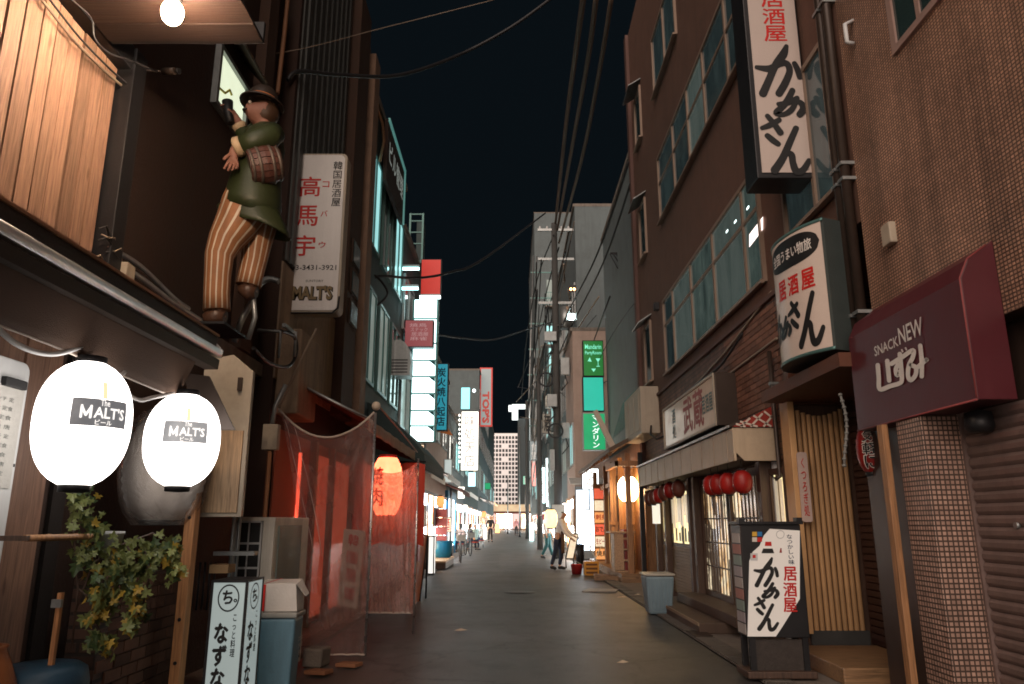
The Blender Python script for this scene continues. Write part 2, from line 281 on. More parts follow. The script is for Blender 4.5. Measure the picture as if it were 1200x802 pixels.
def SHOPGLASS(name, cols_, strength):
    t = NT(name); v = t.coord(); oi = t.new('ShaderNodeObjectInfo'); cm = t.new('ShaderNodeCombineXYZ')
    for i in range(3): t.link(oi.outputs['Random'], cm.inputs[i])
    ad = t.new('ShaderNodeVectorMath', operation='MULTIPLY_ADD'); t.link(cm.outputs[0], ad.inputs[0]); ad.inputs[1].default_value = (37, 37, 37); t.link(v, ad.inputs[2])
    mp = t.new('ShaderNodeMapping'); mp.inputs['Scale'].default_value = (1.7, 1.7, 1.15); t.link(ad.outputs[0], mp.inputs['Vector'])
    vo = t.new('ShaderNodeTexVoronoi', Scale=1.6, distance='CHEBYCHEV'); t.link(mp.outputs[0], vo.inputs['Vector'])
    nz = t.new('ShaderNodeTexNoise', Scale=4.5, Detail=5, Roughness=.7); t.link(ad.outputs[0], nz.inputs['Vector'])
    sx = t.new('ShaderNodeSeparateColor'); t.link(vo.outputs['Color'], sx.inputs[0])
    ma = t.new('ShaderNodeMath', operation='MULTIPLY_ADD'); t.link(nz.outputs['Fac'], ma.inputs[0]); ma.inputs[1].default_value = .9; t.link(sx.outputs[0], ma.inputs[2])
    rp = t.new('ShaderNodeValToRGB'); e = rp.color_ramp.elements; e[0].position = .35; e[1].position = 1.0; e[0].color = rgba(cols_[0]); e[1].color = rgba(cols_[-1])
    for k, c_ in enumerate(cols_[1:-1]): x_ = e.new(.35+.65*(k+1)/(len(cols_)-1)); x_.color = rgba(c_)
    t.link(ma.outputs[0], rp.inputs[0]); t.link(rp.outputs[0], t.p.inputs['Emission Color']); t.p.inputs['Emission Strength'].default_value = strength; t.p.inputs['Base Color'].default_value = (.05,.05,.05,1); t.p.inputs['Roughness'].default_value = .15
    MATS[name] = t.m; return t.m
shop_warm = SHOPGLASS('warm_shop_glass', [(.05,.02,.01),(.45,.14,.05),(1,.55,.25),(1,.85,.6),(.3,.2,.12)], 11.0)
shop_white = SHOPGLASS('white_shop_glass', [(.06,.07,.08),(.5,.5,.45),(1,.95,.85),(1,1,1),(.2,.25,.3)], 15.0)
shop_cyan = SHOPGLASS('cool_shop_glass', [(.02,.05,.06),(.12,.35,.4),(.6,.95,1),(.9,1,1),(.05,.1,.12)], 9.0)
em_lantern = EM('glowing_lantern_vinyl', (1.0, .90, .84), 4.2, var=.05, scale=2)
em_red_lantern = EM('glowing_red_lantern_paper', (1.0, .125, .055), 5.2, var=.35, scale=5)
em_orange_lantern = EM('glowing_orange_lantern_paper', (1.0, .50, .18), 2.0, var=.3, scale=6)
em_bulb = EM('bulb_glass', (1.0, .72, .50), 600, var=0)
em_tube = EM('white_tube_glass', (.80, 1.0, 1.0), 6, var=.05)
em_cyan_tube = EM('cyan_tube_glass', (.45, 1.0, 1.0), 6.0, var=.1)
em_sign_cool = EM('cool_backlit_acrylic', (.66, 1.0, 1.0), 3.4, var=.12, scale=3)
em_sign_warm = EM('warm_backlit_acrylic', (1.0, .93, .82), 2.2, var=.12, scale=3)
em_sign_cyan = EM('cyan_backlit_acrylic', (.02, .36, .48), .5, var=.2, scale=2)
em_sign_aqua = EM('aqua_backlit_acrylic', (.015, .55, .40), .62, var=.12, scale=2)
em_sign_green = EM('green_backlit_acrylic', (.004, .20, .03), .5, var=.12, scale=2)
em_sign_green2 = EM('bright_green_backlit_acrylic', (.01, .42, .16), .6, var=.3, scale=2)
em_sign_red = EM('red_backlit_acrylic', (.62, .03, .02), .55, var=.2, scale=2)
em_sign_pink = EM('dim_pink_acrylic', (.30, .07, .075), .6, var=.2, scale=3)
em_grey_sign = EM('dim_grey_acrylic', (.30, .34, .33), .6, var=.1)
em_stand_sign = EM('dim_backlit_acrylic', (.40, .47, .455), .5, var=.12, scale=3)
em_eave_edge = EM('glowing_orange_edge', (1.0, .55, .30), 1.1, var=.4, scale=9)  # emission painted on an eave edge as if lit orange
em_text_teal = EM('pale_green_lit_letter', (.2, .8, .55), .8)
em_text_white = EM('pale_lit_letter', (.85, 1, .95), 1.0)
em_glare = EM('flood_lamp_glass', (.75, 1.0, 1.0), 60, var=0)
em_orange_lamp = EM('small_orange_lamp_glass', (1, .4, .15), 10, var=0)

# ------------------------------------------------------------------ building helpers
ROOT = {}
def root_of(o):
    while o is not None and o.parent is not None: o = o.parent
    return o
class MB:
    def __init__(s): s.v = []; s.f = []; s.m = []; s.k = 0; s.sm = []
    def add(s, vs, fs, mi=None, smooth=False):
        b = len(s.v); s.v += [tuple(p) for p in vs]
        for f in fs: s.f.append([b+i for i in f]); s.m.append(s.k if mi is None else mi); s.sm.append(smooth)
        return s
    def box(s, x0, x1, y0, y1, z0, z1, mi=None):
        v = [(x0,y0,z0),(x1,y0,z0),(x1,y1,z0),(x0,y1,z0),(x0,y0,z1),(x1,y0,z1),(x1,y1,z1),(x0,y1,z1)]
        return s.add(v, [(0,3,2,1),(4,5,6,7),(0,1,5,4),(1,2,6,5),(2,3,7,6),(3,0,4,7)], mi)
    def quad(s, a, b, c, d, mi=None): return s.add([a,b,c,d], [(0,1,2,3)], mi)
    def hexa(s, lo, hi, mi=None):   # two rings of 4 points
        return s.add(list(lo)+list(hi), [(0,3,2,1),(4,5,6,7),(0,1,5,4),(1,2,6,5),(2,3,7,6),(3,0,4,7)], mi)
    def tube(s, pts, r, n=8, mi=None, caps=True, smooth=True):
        pts = [Vector(p) for p in pts]; rs = r if isinstance(r, (list, tuple)) else [r]*len(pts)
        vs = []; up = None
        for i, p in enumerate(pts):
            d = (pts[min(i+1, len(pts)-1)]-pts[max(i-1, 0)]).normalized()
            if up is None: up = Vector((0,0,1)) if abs(d.z) < .9 else Vector((0,1,0))
            a = d.cross(up).normalized(); b = a.cross(d).normalized(); up = b
            for j in range(n):
                t = 2*math.pi*j/n; vs.append(p+(a*math.cos(t)+b*math.sin(t))*rs[i])
        fs = []
        for i in range(len(pts)-1):
            for j in range(n): k = (j+1) % n; fs.append((i*n+j, i*n+k, (i+1)*n+k, (i+1)*n+j))
        s.add(vs, fs, mi, smooth)
        if caps: 
            b = len(s.v)-len(vs)
            s.f.append([b+j for j in range(n)][::-1]); s.m.append(s.k if mi is None else mi); s.sm.append(False)
            s.f.append([b+(len(pts)-1)*n+j for j in range(n)]); s.m.append(s.k if mi is None else mi); s.sm.append(False)
        return s
    def cyl(s, a, b, r0, r1=None, n=12, mi=None): return s.tube([a, b], [r0, r0 if r1 is None else r1], n, mi)
    def lathe(s, prof, n=24, c=(0,0,0), mi=None, smooth=True, sx=1, sy=1):
        vs = []
        for (r, z) in prof:
            for j in range(n): t = 2*math.pi*j/n; vs.append((c[0]+r*sx*math.cos(t), c[1]+r*sy*math.sin(t), c[2]+z))
        fs = []
        for i in range(len(prof)-1):
            for j in range(n): k = (j+1) % n; fs.append((i*n+j, i*n+k, (i+1)*n+k, (i+1)*n+j))
        s.add(vs, fs, mi, smooth); return s
    def ball(s, c, rx, ry, rz, n=16, m=10, mi=None):
        return s.lathe([(max(1e-4, math.sin(math.pi*i/m)), -math.cos(math.pi*i/m)*rz) for i in range(m+1)], n, c, mi, True, rx, ry)
    def prism(s, poly, d, mi=None):   # poly: list of 3-D points (one flat face), d: offset vector
        n = len(poly); d = Vector(d); vs = [Vector(p) for p in poly]; vs += [p+d for p in vs]
        fs = [tuple(range(n))[::-1], tuple(range(n, 2*n))]+[(i, (i+1) % n, n+(i+1) % n, n+i) for i in range(n)]
        return s.add(vs, fs, mi)
    def grid(s, fn, nu, nv, mi=None, smooth=True):
        vs = [fn(i/nu, j/nv) for j in range(nv+1) for i in range(nu+1)]
        fs = [(j*(nu+1)+i, j*(nu+1)+i+1, (j+1)*(nu+1)+i+1, (j+1)*(nu+1)+i) for j in range(nv) for i in range(nu)]
        return s.add(vs, fs, mi, smooth)
    def build(s, name, mats, parent=None, bev=0, kind=None, solid=0, local=False):
        me = bpy.data.meshes.new(name)
        off = Vector((0,0,0))
        if parent is not None and not local:
            r = root_of(parent)
            if not r.get('loc_space'): off = r.location
        me.from_pydata([tuple(Vector(p)-off) for p in s.v], [], s.f)
        if not isinstance(mats, (list, tuple)): mats = [mats]
        for m in mats: me.materials.append(m)
        for i, p in enumerate(me.polygons): p.material_index = s.m[i]; p.use_smooth = s.sm[i]
        bm = bmesh.new(); bm.from_mesh(me); bmesh.ops.recalc_face_normals(bm, faces=bm.faces); bm.to_mesh(me); bm.free()
        o = bpy.data.objects.new(name, me); C.objects.link(o)
        if parent is not None: o.parent = parent
        if kind: o['kind'] = kind
        if bev:
            b = o.modifiers.new('bevel', 'BEVEL'); b.width = bev; b.segments = 2; b.limit_method = 'ANGLE'; b.angle_limit = R(40)
        if solid:
            b = o.modifiers.new('thick', 'SOLIDIFY'); b.thickness = solid
        return o
def th(name, label, cat, loc=(0,0,0), rz=0, group=None, local=False):
    o = bpy.data.objects.new(name, None); C.objects.link(o); o.location = loc; o.rotation_euler = (0,0,rz)
    o.empty_display_size = .1; o['label'] = label; o['category'] = cat
    if group: o['group'] = group
    if local or rz: o['loc_space'] = 1
    return o
def tag(o, label, cat, group=None, kind=None):
    o['label'] = label; o['category'] = cat
    if group: o['group'] = group
    if kind: o['kind'] = kind
    return o
def struct(o): o['kind'] = 'structure'; return o
KIDS = {}
def dup(root, loc, label, rz=None, group=None, scale=None):
    r = root.copy(); C.objects.link(r); r.location = loc; r['label'] = label
    if rz is not None: r.rotation_euler = (0,0,rz)
    if scale: r.scale = scale
    if group: r['group'] = group
    for ch in [o for o in C.objects if o.parent == root]:
        c = ch.copy(); C.objects.link(c); c.parent = r
        for g in [o for o in C.objects if o.parent == ch]:
            d = g.copy(); C.objects.link(d); d.parent = c
    return r
_tc = {}
def _textmesh(s, bold, vert, gap):
    k = (s, bold, vert, gap)
    if k in _tc: return _tc[k]
    cu = bpy.data.curves.new('lettering', 'FONT'); cu.body = '\n'.join(s) if vert else s
    cu.size = 1; cu.offset = bold; cu.align_x = 'CENTER'; cu.align_y = 'CENTER'; cu.space_line = gap if vert else 1
    cu.space_character = 1 if vert else gap; cu.resolution_u = 2
    o = bpy.data.objects.new('lettering', cu); C.objects.link(o)
    dg = bpy.context.evaluated_depsgraph_get(); me = bpy.data.meshes.new_from_object(o.evaluated_get(dg))
    d = ([tuple(v.co) for v in me.vertices], [tuple(p.vertices) for p in me.polygons])
    bpy.data.objects.remove(o); bpy.data.curves.remove(cu); bpy.data.meshes.remove(me)
    _tc[k] = d; return d
def text(parent, s, mat, o, xd, yd, wdt, hgt, bold=.0, vert=False, gap=1.0, skew=0, name='lettering', fn=None):
    """letters fitted into a width x height box centred on o, in the plane (xd, yd)"""
    cjk = any(ord(c_) > 0x2E80 for c_ in s); shift = bold if cjk else 0
    vs, fs = _textmesh(s, 0 if cjk else bold, vert, gap)
    if not vs: return None
    x0 = min(v[0] for v in vs); x1 = max(v[0] for v in vs); y0 = min(v[1] for v in vs); y1 = max(v[1] for v in vs)
    o = Vector(o); xd = Vector(xd).normalized(); yd = Vector(yd).normalized(); nrm = xd.cross(yd)
    sx = wdt/(x1-x0); sy = (hgt/(y1-y0)) if hgt else sx
    mb = MB(); offs = [(0, 0)] if not shift else [(-1, 0), (1, 0), (0, .8), (0, -.8)]
    for k_, (ox, oy) in enumerate(offs):
        out = []
        for v in vs:
            a = (v[0]-(x0+x1)/2)*sx+ox*shift*sx*.8; b = (v[1]-(y0+y1)/2)*sy+oy*shift*sy*.8; a += b*skew
            if fn:
                p = Vector(fn(a, b)); out.append(p+(Vector((camo.location.x, camo.location.y, p.z))-p).normalized()*.0004*k_)
            else: out.append(o+xd*a+yd*b+nrm*.0004*k_)
        mb.add(out, fs)
    return mb.build(name, mat, parent)
FACE_CAM = ((1,0,0), (0,0,1))     # signs that face down the street towards the camera
FACE_W = ((0,-1,0), (0,0,1))      # on the right hand fronts, facing the street
FACE_E = ((0,1,0), (0,0,1))       # on the left hand fronts, facing the street
def ribbon(mb, pts, fn, n=5, lift=.0004, cnt=[0]):
    """a brush stroke: pts = (x, y, width); fn maps (x, y, lift) to space"""
    P = []
    for i in range(len(pts)-1):
        p0 = pts[max(0, i-1)]; p1 = pts[i]; p2 = pts[i+1]; p3 = pts[min(len(pts)-1, i+2)]
        for k in range(n):
            t = k/n
            P.append([.5*((2*b)+(-a+c)*t+(2*a-5*b+4*c-d)*t*t+(-a+3*b-3*c+d)*t**3) for a, b, c, d in zip(p0, p1, p2, p3)])
    P.append(list(pts[-1])); L = []; Rr = []
    cnt[0] += 1; lf = lift*(1+cnt[0] % 12)
    for i, p in enumerate(P):
        a = P[max(0, i-1)]; b = P[min(len(P)-1, i+1)]; dx = b[0]-a[0]; dy = b[1]-a[1]; l = math.hypot(dx, dy) or 1
        nx, ny = -dy/l, dx/l; w_ = p[2]/2
        L.append((p[0]+nx*w_, p[1]+ny*w_)); Rr.append((p[0]-nx*w_, p[1]-ny*w_))
    def cap(p, q):   # rounded end at p, pointing away from q
        dx = p[0]-q[0]; dy = p[1]-q[1]; l = math.hypot(dx, dy) or 1; a0 = math.atan2(dy, dx); r = p[2]/2
        return [(p[0]+r*math.cos(a0+t), p[1]+r*math.sin(a0+t)) for t in (R(-60), R(-25), R(25), R(60))]
    e = cap(P[-1], P[-2]); s0 = cap(P[0], P[1])
    for i in range(len(P)-1):
        mb.add([fn(*L[i], lf), fn(*Rr[i], lf), fn(*Rr[i+1], lf), fn(*L[i+1], lf)], [(0,1,2,3)])
    mb.add([fn(*q, lf) for q in [Rr[-1]]+e+[L[-1]]], [tuple(range(6))])
    mb.add([fn(*q, lf) for q in [L[0]]+s0+[Rr[0]]], [tuple(range(6))])
BRUSH = [  # four brush written characters
 [(885,668.5,3),(893,669.5,5),(899,666.5,4.5),(904,666,4.5),(905.5,671,4.5),(902,679,5),(897.5,686,5)],
 [(905,654.5,3),(902.5,660,5.5),(897,667,5),(892,677,5),(887.5,686,5.5)],
 [(909,666,3.6),(910.5,670,4.2),(911.5,675,4)],
 [(896.5,693,3),(903,692,4),(908.5,689,3.5)],
 [(906,684,4),(902,691,4.5),(897.5,696,4.5),(894.5,699,4),(899,700,3.5),(904,697,4),(907.5,692,3)],
 [(905,691,3),(910,692,4),(911.8,696,5),(909,700,4.5)],
 [(885,709,3),(890,707,4),(896,703.5,3.5)], [(889,701,3.5),(892.5,706,4),(896,712,4.5)], [(888,714,4),(891,717,4.5),(894,719.5,4)],
 [(906,709,4),(902,717,4.5),(896,729,5),(890.5,737,5.5)],
 [(893,733,3),(898,726.5,4),(901.5,726.5,4.5),(902,732,4.5),(903.5,737.5,5),(907.5,737,4.5),(912,730.5,3.5)]]
def brush(parent, fn, mat, k=1.0):
    mb = MB()
    for st in BRUSH: ribbon(mb, [(x, y, w_*k) for x, y, w_ in st], fn)
    return mb.build('brush_lettering', mat, parent)
def rrect(x0, x1, z0, z1, r, n=4):
    out = []
    for cx, cz, a0 in ((x1-r, z0+r, -90), (x1-r, z1-r, 0), (x0+r, z1-r, 90), (x0+r, z0+r, 180)):
        for i in range(n+1): t = R(a0+90*i/n); out.append((cx+r*math.cos(t), cz+r*math.sin(t)))
    return out
def cable(name, pts, r, label, mat=None, group=None, n=6):
    P = [Vector(p) for p in pts]; out = []
    for i in range(len(P)-1):
        p0 = P[max(0, i-1)]; p1 = P[i]; p2 = P[i+1]; p3 = P[min(len(P)-1, i+2)]
        for k in range(6):
            t = k/6; out.append(.5*((2*p1)+(-p0+p2)*t+(2*p0-5*p1+4*p2-p3)*t*t+(-p0+3*p1-3*p2+p3)*t**3))
    out.append(P[-1])
    return tag(MB().tube(out, r, n).build(name, mat or cable_m), label, 'cable', group)
def P3(px, py, Y): x, z = WY(px, py, Y); return (x, Y, z)
# ================================================================== SETTING
struct(MB().grid(lambda u, v: (-400+800*u, -60+760*v, -.03), 4, 4).build('ground', concrete))
struct(MB().grid(lambda u, v: (-2.15+4.3*u, -6+131*v, .035*(1-(2*u-1)**2)), 10, 30).build('road', asphalt))
mb = MB(); mb.box(-3.3, -2.15, -6, 125, -.02, .012); struct(mb.build('pavement', concrete))
mb = MB(); mb.box(2.15, 4.6, -6, 125, -.02, .012); struct(mb.build('pavement', concrete))
# drain channel slabs along both edges (seen near the camera)
for sx in (-1, 1):
    g = MB(); g.box(*sorted((sx*2.15, sx*2.42)), -6, 60, .0, .014); gut = struct(g.build('gutter', M('gutter_concrete', (.13,.115,.10), .8, grime=.6, bump=.4)))
    for i in range(26): MB().box(*sorted((sx*2.17, sx*2.40)), 5+i*.62, 5.58+i*.62, .014, .026).build('slab', M('gutter_concrete', (.13,.115,.10)), gut)
# ================================================================== LEFT, NEAREST: the timber clad bar
b1 = th('timber_shop', 'narrow bar clad with pale upright cedar boards above a long brown awning', 'building', (-2.7, 2.5, 0))
MB().box(-6, -2.745, -1.5, 4.62, 0, 5.2).build('wall', plaster_dark, b1)
y = .4; i = 0
while y < 4.40:
    bw = .128 if i % 3 else .142
    MB().box(-2.742, -2.70-.012*random.random(), y, y+bw-.013, 2.45, 4.37).build('board', cedar, b1); y += bw; i += 1
fr = MB(); fr.box(-2.74, -2.60, y+.01, y+.16, 2.2, 4.55); fr.box(-2.74, -2.62, .2, y+.01, 4.38, 4.56); fr.build('frame', metal_black, b1, bev=.005)
y = .6
while y < 4.3:   # old planks under the awning
    MB().box(-2.742, -2.70-.012*random.random(), y, y+.165, .0, 2.42).build('plank', cedar_old, b1); y += .172
MB().box(-2.74, -2.715, 4.48, 4.61, .0, 2.42).build('doorway', M('doorway_shade', (.012,.008,.006), .9), b1)  # near-black panel paints the shade of the open doorway
pts = [WX(50, 0, -2.66), WX(86, 45, -2.66), WX(120, 80, -2.66), WX(143, 100, -2.66)]
cable('cable', [(-2.66, a, b) for a, b in pts], .009, 'brown cable stapled across the top of the cedar boards', cable_pale)
cable('cable', [(-2.645, a+.03, b+.035) for a, b in pts], .007, 'thinner dark cable running just above the brown one over the cedar boards')
MB().box(-2.70, -2.65, 3.95, 4.0, 4.02, 4.07)
pts = [(85, 0), (108, 22), (112, 45), (128, 62), (150, 70), (185, 84)]
cable('cable', [(-2.5, *WX(a, b, -2.5)) for a, b in pts], .006, 'loose wire looping from the black frame towards the wall camera', cable_m)
sc_ = th('security_camera', 'small dark camera fixed on the dark wall below the bright lamp', 'camera', (-2.6, 5.0, 4.6))
Yc, Zc = WX(193, 84, -2.55)
MB().cyl((-2.55, Yc, Zc), (-2.44, Yc-.05, Zc-.03), .026, .026).build('housing', metal_brown, sc_)
MB().cyl((-2.9, Yc, Zc+.02), (-2.55, Yc, Zc), .010).build('bracket', metal_brown, sc_)
MB().cyl((-2.425, Yc-.05, Zc-.03), (-2.41, Yc-.055, Zc-.033), .022).build('lens', ink_black, sc_)
# the bright lamp on its arm
LX = -1.95; LY, LZ = WX(203, 15, LX)
lt = th('wall_lamp', 'bright warm bare bulb under the eave above the timber shop', 'lamp', (LX, LY, LZ))
MB().ball((LX, LY, LZ), .06, .06, .075, 14, 10).build('bulb', em_bulb, lt)
MB().lathe([(.012,.16),(.04,.15),(.045,.085),(.035,.07)], 14, (LX, LY, LZ)).build('socket', metal_black, lt)
MB().tube([(LX, LY, LZ+.16), (LX, LY, LZ+.145)], .02).build('mount', metal_black, lt)
ev = th('lamp_glow_eave', 'dark brown plank eave added to catch a glow round the bright lamp', 'eave', (-2.1, 3.6, LZ+.15))  # eave added as a surface for the lamp's glow
evm = WOOD('dark_eave_plank', (.013, .0055, .003), 'X', tone=.2)
for k in range(9): MB().box(-2.58, -1.60, 2.6+k*.175, 2.768+k*.175, LZ+.15+.004*(k % 2), LZ+.175).build('plank', evm, ev)
MB().box(-2.58, -1.60, 2.6+9*.175, 2.63+9*.175, LZ+.158, LZ+.30).build('fascia', rubber, ev)
for xx in (-2.45, -1.75): MB().box(xx, xx+.05, 2.6, 4.17, LZ+.176, LZ+.24).build('joist', metal_brown, ev)
# roller awning: cassette, bright front bar, hanging valance
aw = th('roller_awning', 'long brown roller awning with bright aluminium front bar above the two lit white lanterns', 'awning', (-2.0, 3.0, 2.3))
Y0, Y1 = .6, 4.86
MB().prism([(-1.985,Y0,2.485),(-1.985,Y0,2.575),(-2.14,Y0,2.60),(-2.14,Y0,2.485)], (0,Y1-Y0,0)).build('cassette', metal_brown, aw, bev=.008)
MB().box(-1.984, -1.972, Y0, Y1, 2.562, 2.578).build('edge_trim', M('copper_edge', (.34,.17,.09), .45), aw)
MB().tube([(-1.975, Y0, 2.45), (-1.975, Y1, 2.45)], .034, 14).build('front_bar', M('bright_satin_bar', (.92,.95,1.0), .34, .75, var=.2, scale=30, bump=.12, bscale=120), aw)
MB().prism([(-1.955,Y0,2.335),(-1.95,Y0,2.40),(-2.04,Y0,2.41),(-2.04,Y0,2.335)], (0,Y1-Y0-.02,0)).build('lower_bar', metal_brown, aw)
MB().grid(lambda u, v: (-2.0-.02*math.sin(u*9)*v-.05*v, Y0+(Y1-.25-Y0)*u+.0*v-(.10*v if u > .95 else 0), 2.37-.27*v-.012*math.sin(u*7)*v), 40, 6).build('valance', fabric_brown, aw, solid=.004)
MB().tube([(-2.05-.02*math.sin(u/20*9), Y0+(Y1-.25-Y0)*u/20-(.10 if u == 20 else 0), 2.10-.012*math.sin(u/20*7)) for u in range(21)], .006, 6).build('hem', M('pale_hem', (.5,.42,.36)), aw)
MB().grid(lambda u, v: (-2.72+.62*v, Y0+(Y1-Y0)*u, 2.60-.10*v), 6, 4).build('cloth', fabric_brown, aw, solid=.004)
MB().prism([(-2.03, Y1, 2.56), (-1.94, Y1, 2.47), (-1.95, Y1, 2.42), (-2.13, Y1, 2.42)], (0, .012, 0)).build('end_cap', metal_alu, aw)
# ------------------------------------------------------------------ lanterns
def lant_r(z, Rr, H): return Rr*max(.02, 1-abs(z/H)**2.35)**.5
def lantern(name, label, c, Rr, H, mat, group=None, ribs=0, cap=metal_black, trunc=.93, n=28):
    t = th(name, label, 'lantern', c, 0, group)
    prof = []; N = 22 if not ribs else ribs*2
    for i in range(N+1):
        z = (-1+2*i/N)*H*trunc; r = lant_r(z, Rr, H)
        if ribs and i % 2 == 0 and 0 < i < N: r *= .958
        prof.append((r, z))
    MB().lathe(prof, n, c).build('paper_body' if ribs else 'body', mat, t)
    zr = H*trunc; r = lant_r(zr, Rr, H)
    MB().lathe([(r*.2, zr+.035), (r*1.02, zr+.03), (r*1.04, zr-.02), (r*.9, zr-.02)], n, c).build('top_cap', cap, t)
    MB().lathe([(r*.9, -zr+.02), (r*1.04, -zr+.02), (r*1.02, -zr-.03), (r*.2, -zr-.035)], n, c).build('bottom_cap', cap, t)
    return t
def malts(t, c, Rr, H, ang, fade):
    def fn(a, b, lift=.004):
        z = b+.03; r = lant_r(z, Rr, H)+lift; th_ = ang+a/Rr; return (c[0]+r*math.cos(th_), c[1]+r*math.sin(th_), c[2]+z)
    ink = M('lantern_label_ink_'+fade, {'dark':(.10,.10,.105),'pale':(.30,.30,.31)}[fade], .6, var=.35, scale=30, bump=0)
    m = MB(); m.grid(lambda u, v: fn(-.125+.25*u, -.062+.124*v, .003), 12, 4)
    lab = m.build('label_band', EM('lantern_label_'+fade, {'dark':(.24,.24,.25),'pale':(.45,.45,.46)}[fade], .5, var=.3, scale=26, base=.4), t)
    lw = EM('lantern_letter_white', (1, .95, .9), 1.0, var=0)
    m = MB()   # the M is drawn stroke by stroke
    for p in ([(-.084,-.026),(-.084,.026)], [(-.084,.022),(-.066,-.016)], [(-.066,-.016),(-.048,.022)], [(-.048,.026),(-.048,-.026)]):
        ribbon(m, [(x_, y_, .010) for x_, y_ in p], lambda a, b, lf: fn(a, b, .007+lf))
    m.build('lettering', lw, t)
    text(t, "ALT'S", lw, (0,0,0), (1,0,0), (0,0,1), .14, .052, .02, fn=lambda a, b: fn(a+.034, b, .007), name='lettering')
    text(t, 'The', lw, (0,0,0), (1,0,0), (0,0,1), .04, .03, .01, fn=lambda a, b: fn(a+.008, b+.045, .007))
    text(t, 'ビール', lw, (0,0,0), (1,0,0), (0,0,1), .07, .022, .02, fn=lambda a, b: fn(a+.008, b-.044, .007))
    m = MB(); m.grid(lambda u, v: fn(-.004+.022*u, .064+.08*v, .004), 2, 3); m.build('beer_mark', EM('lantern_beer_mark', (1,.72,.42), .9), t)
lant1 = (-2.01, 3.47, 1.80); l = lantern('lit_lantern', 'large glowing white lantern nearest the camera with dark printed beer label', lant1, .206, .30, em_lantern, 'glowing white beer lanterns', trunc=.955); malts(l, lant1, .206, .30, R(-40), 'dark')
lant2 = (-2.01, 4.54, 1.835); l = lantern('lit_lantern', 'smaller glowing white lantern hanging at the far end of the brown awning', lant2, .217, .29, em_lantern, 'glowing white beer lanterns', trunc=.955); malts(l, lant2, .217, .29, R(-62), 'pale')
for c, lb in ((lant1, 'white flex feeding the nearer glowing white lantern'), (lant2, 'white flex looped between the two glowing lanterns under the awning hem')):
    yy = c[1]-.12 if c is lant1 else c[1]-.42
    if c is lant2: cable('lamp_flex', [(-2.02, 3.80, 2.11), (-1.99, *WX(142,444,-1.99)), (-1.985, *WX(150,461,-1.985)), (-1.985, *WX(165,469,-1.985)), (-1.985, *WX(180,466,-1.985)), (-2.03, 4.40, 2.10)], .011, lb, M('white_flex', (.75,.72,.7), .4))
    else: cable('lamp_flex', [(-2.03, 2.75, 2.13), (-2.03, 2.95, 2.06), (-2.04, 3.2, 2.07), (-2.05, 3.44, 2.16)], .012, lb, plastic_white)
c = (-2.42, 5.25, 1.72)
l = lantern('unlit_lantern', 'unlit grey barrel lantern wrapped in clear plastic behind the far white lantern', c, .275, .40, old_lantern, ribs=12, trunc=.9)
MB().grid(lambda u, v: (c[0]+(lant_r((v*2-1)*.38,.30,.45)+.008*math.sin(u*60+v*5))*math.cos(u*6.2832), c[1]+(lant_r((v*2-1)*.38,.30,.45)+.008*math.sin(u*60+v*5))*math.sin(u*6.2832), c[2]+(v*2-1)*.39), 60, 10).build('plastic_bag', clear_bag, l)
MB().tube([(c[0], c[1], c[2]+.36), (c[0], c[1], 2.6)], .008).build('hanging_cord', cable_m, l)
# notice board at the left edge
nb = th('notice_board', 'tall white notice panel with black clip at the left edge', 'board', (-2.55, 3.7, 1.4))
X = -2.45; yb0, _ = WX(-30, 500, X); yb1, zt = WX(38, 428, X); _, zb = WX(38, 668, X)
m = MB(); m.prism([(X, a, b) for a, b in rrect(yb0-.15, yb1, zb, zt, .05)], (-.06, 0, 0)); m.build('panel', plastic_white, nb, bev=.006)
ya, za = WX(16, 450, X); MB().box(X, X+.03, ya-.09, ya+.07, za-.022, za+.022).build('clip', ink_black, nb, bev=.005)
MB().box(X+.001, X+.006, yb0-.1, yb1-.03, zt-.62, zt-.13).build('paper_sheet', M('pale_sheet', (.46,.45,.42), .7), nb)
MB().box(X-.06, X+.002, yb0-.15, yb1-.01, zb+.50, zb+.515).build('joint', metal_black, nb)
for k in range(9): text(nb, 'ランチ 定食 唐揚'[k % 4:k % 4+5], ink_grey, (X+.008, yb1-.18, zt-.2-.044*k), (0,1,0), (0,0,1), .16, .022)
# bamboo rail
bm_ = th('bamboo_rail', 'short brown bamboo rail sticking out in front of the vine', 'rail', (-2.4, 3.9, 1.25))
Xb = -2.25; a0 = WX(34, 631, Xb); a1 = WX(112, 629, Xb)
MB().tube([(Xb-.02, a0[0]+(a1[0]-a0[0])*t, a0[1]+(a1[1]-a0[1])*t) for t in (0,.3,.34,.38,.7,.74,.78,1)], [.016,.016,.019,.016,.016,.019,.016,.016], 10).build('cane', wood_warm, bm_)
MB().box(-2.75, Xb, a0[0]-.012, a0[0]+.012, a0[1]-.012, a0[1]+.012).build('bracket', wood_dark, bm_)
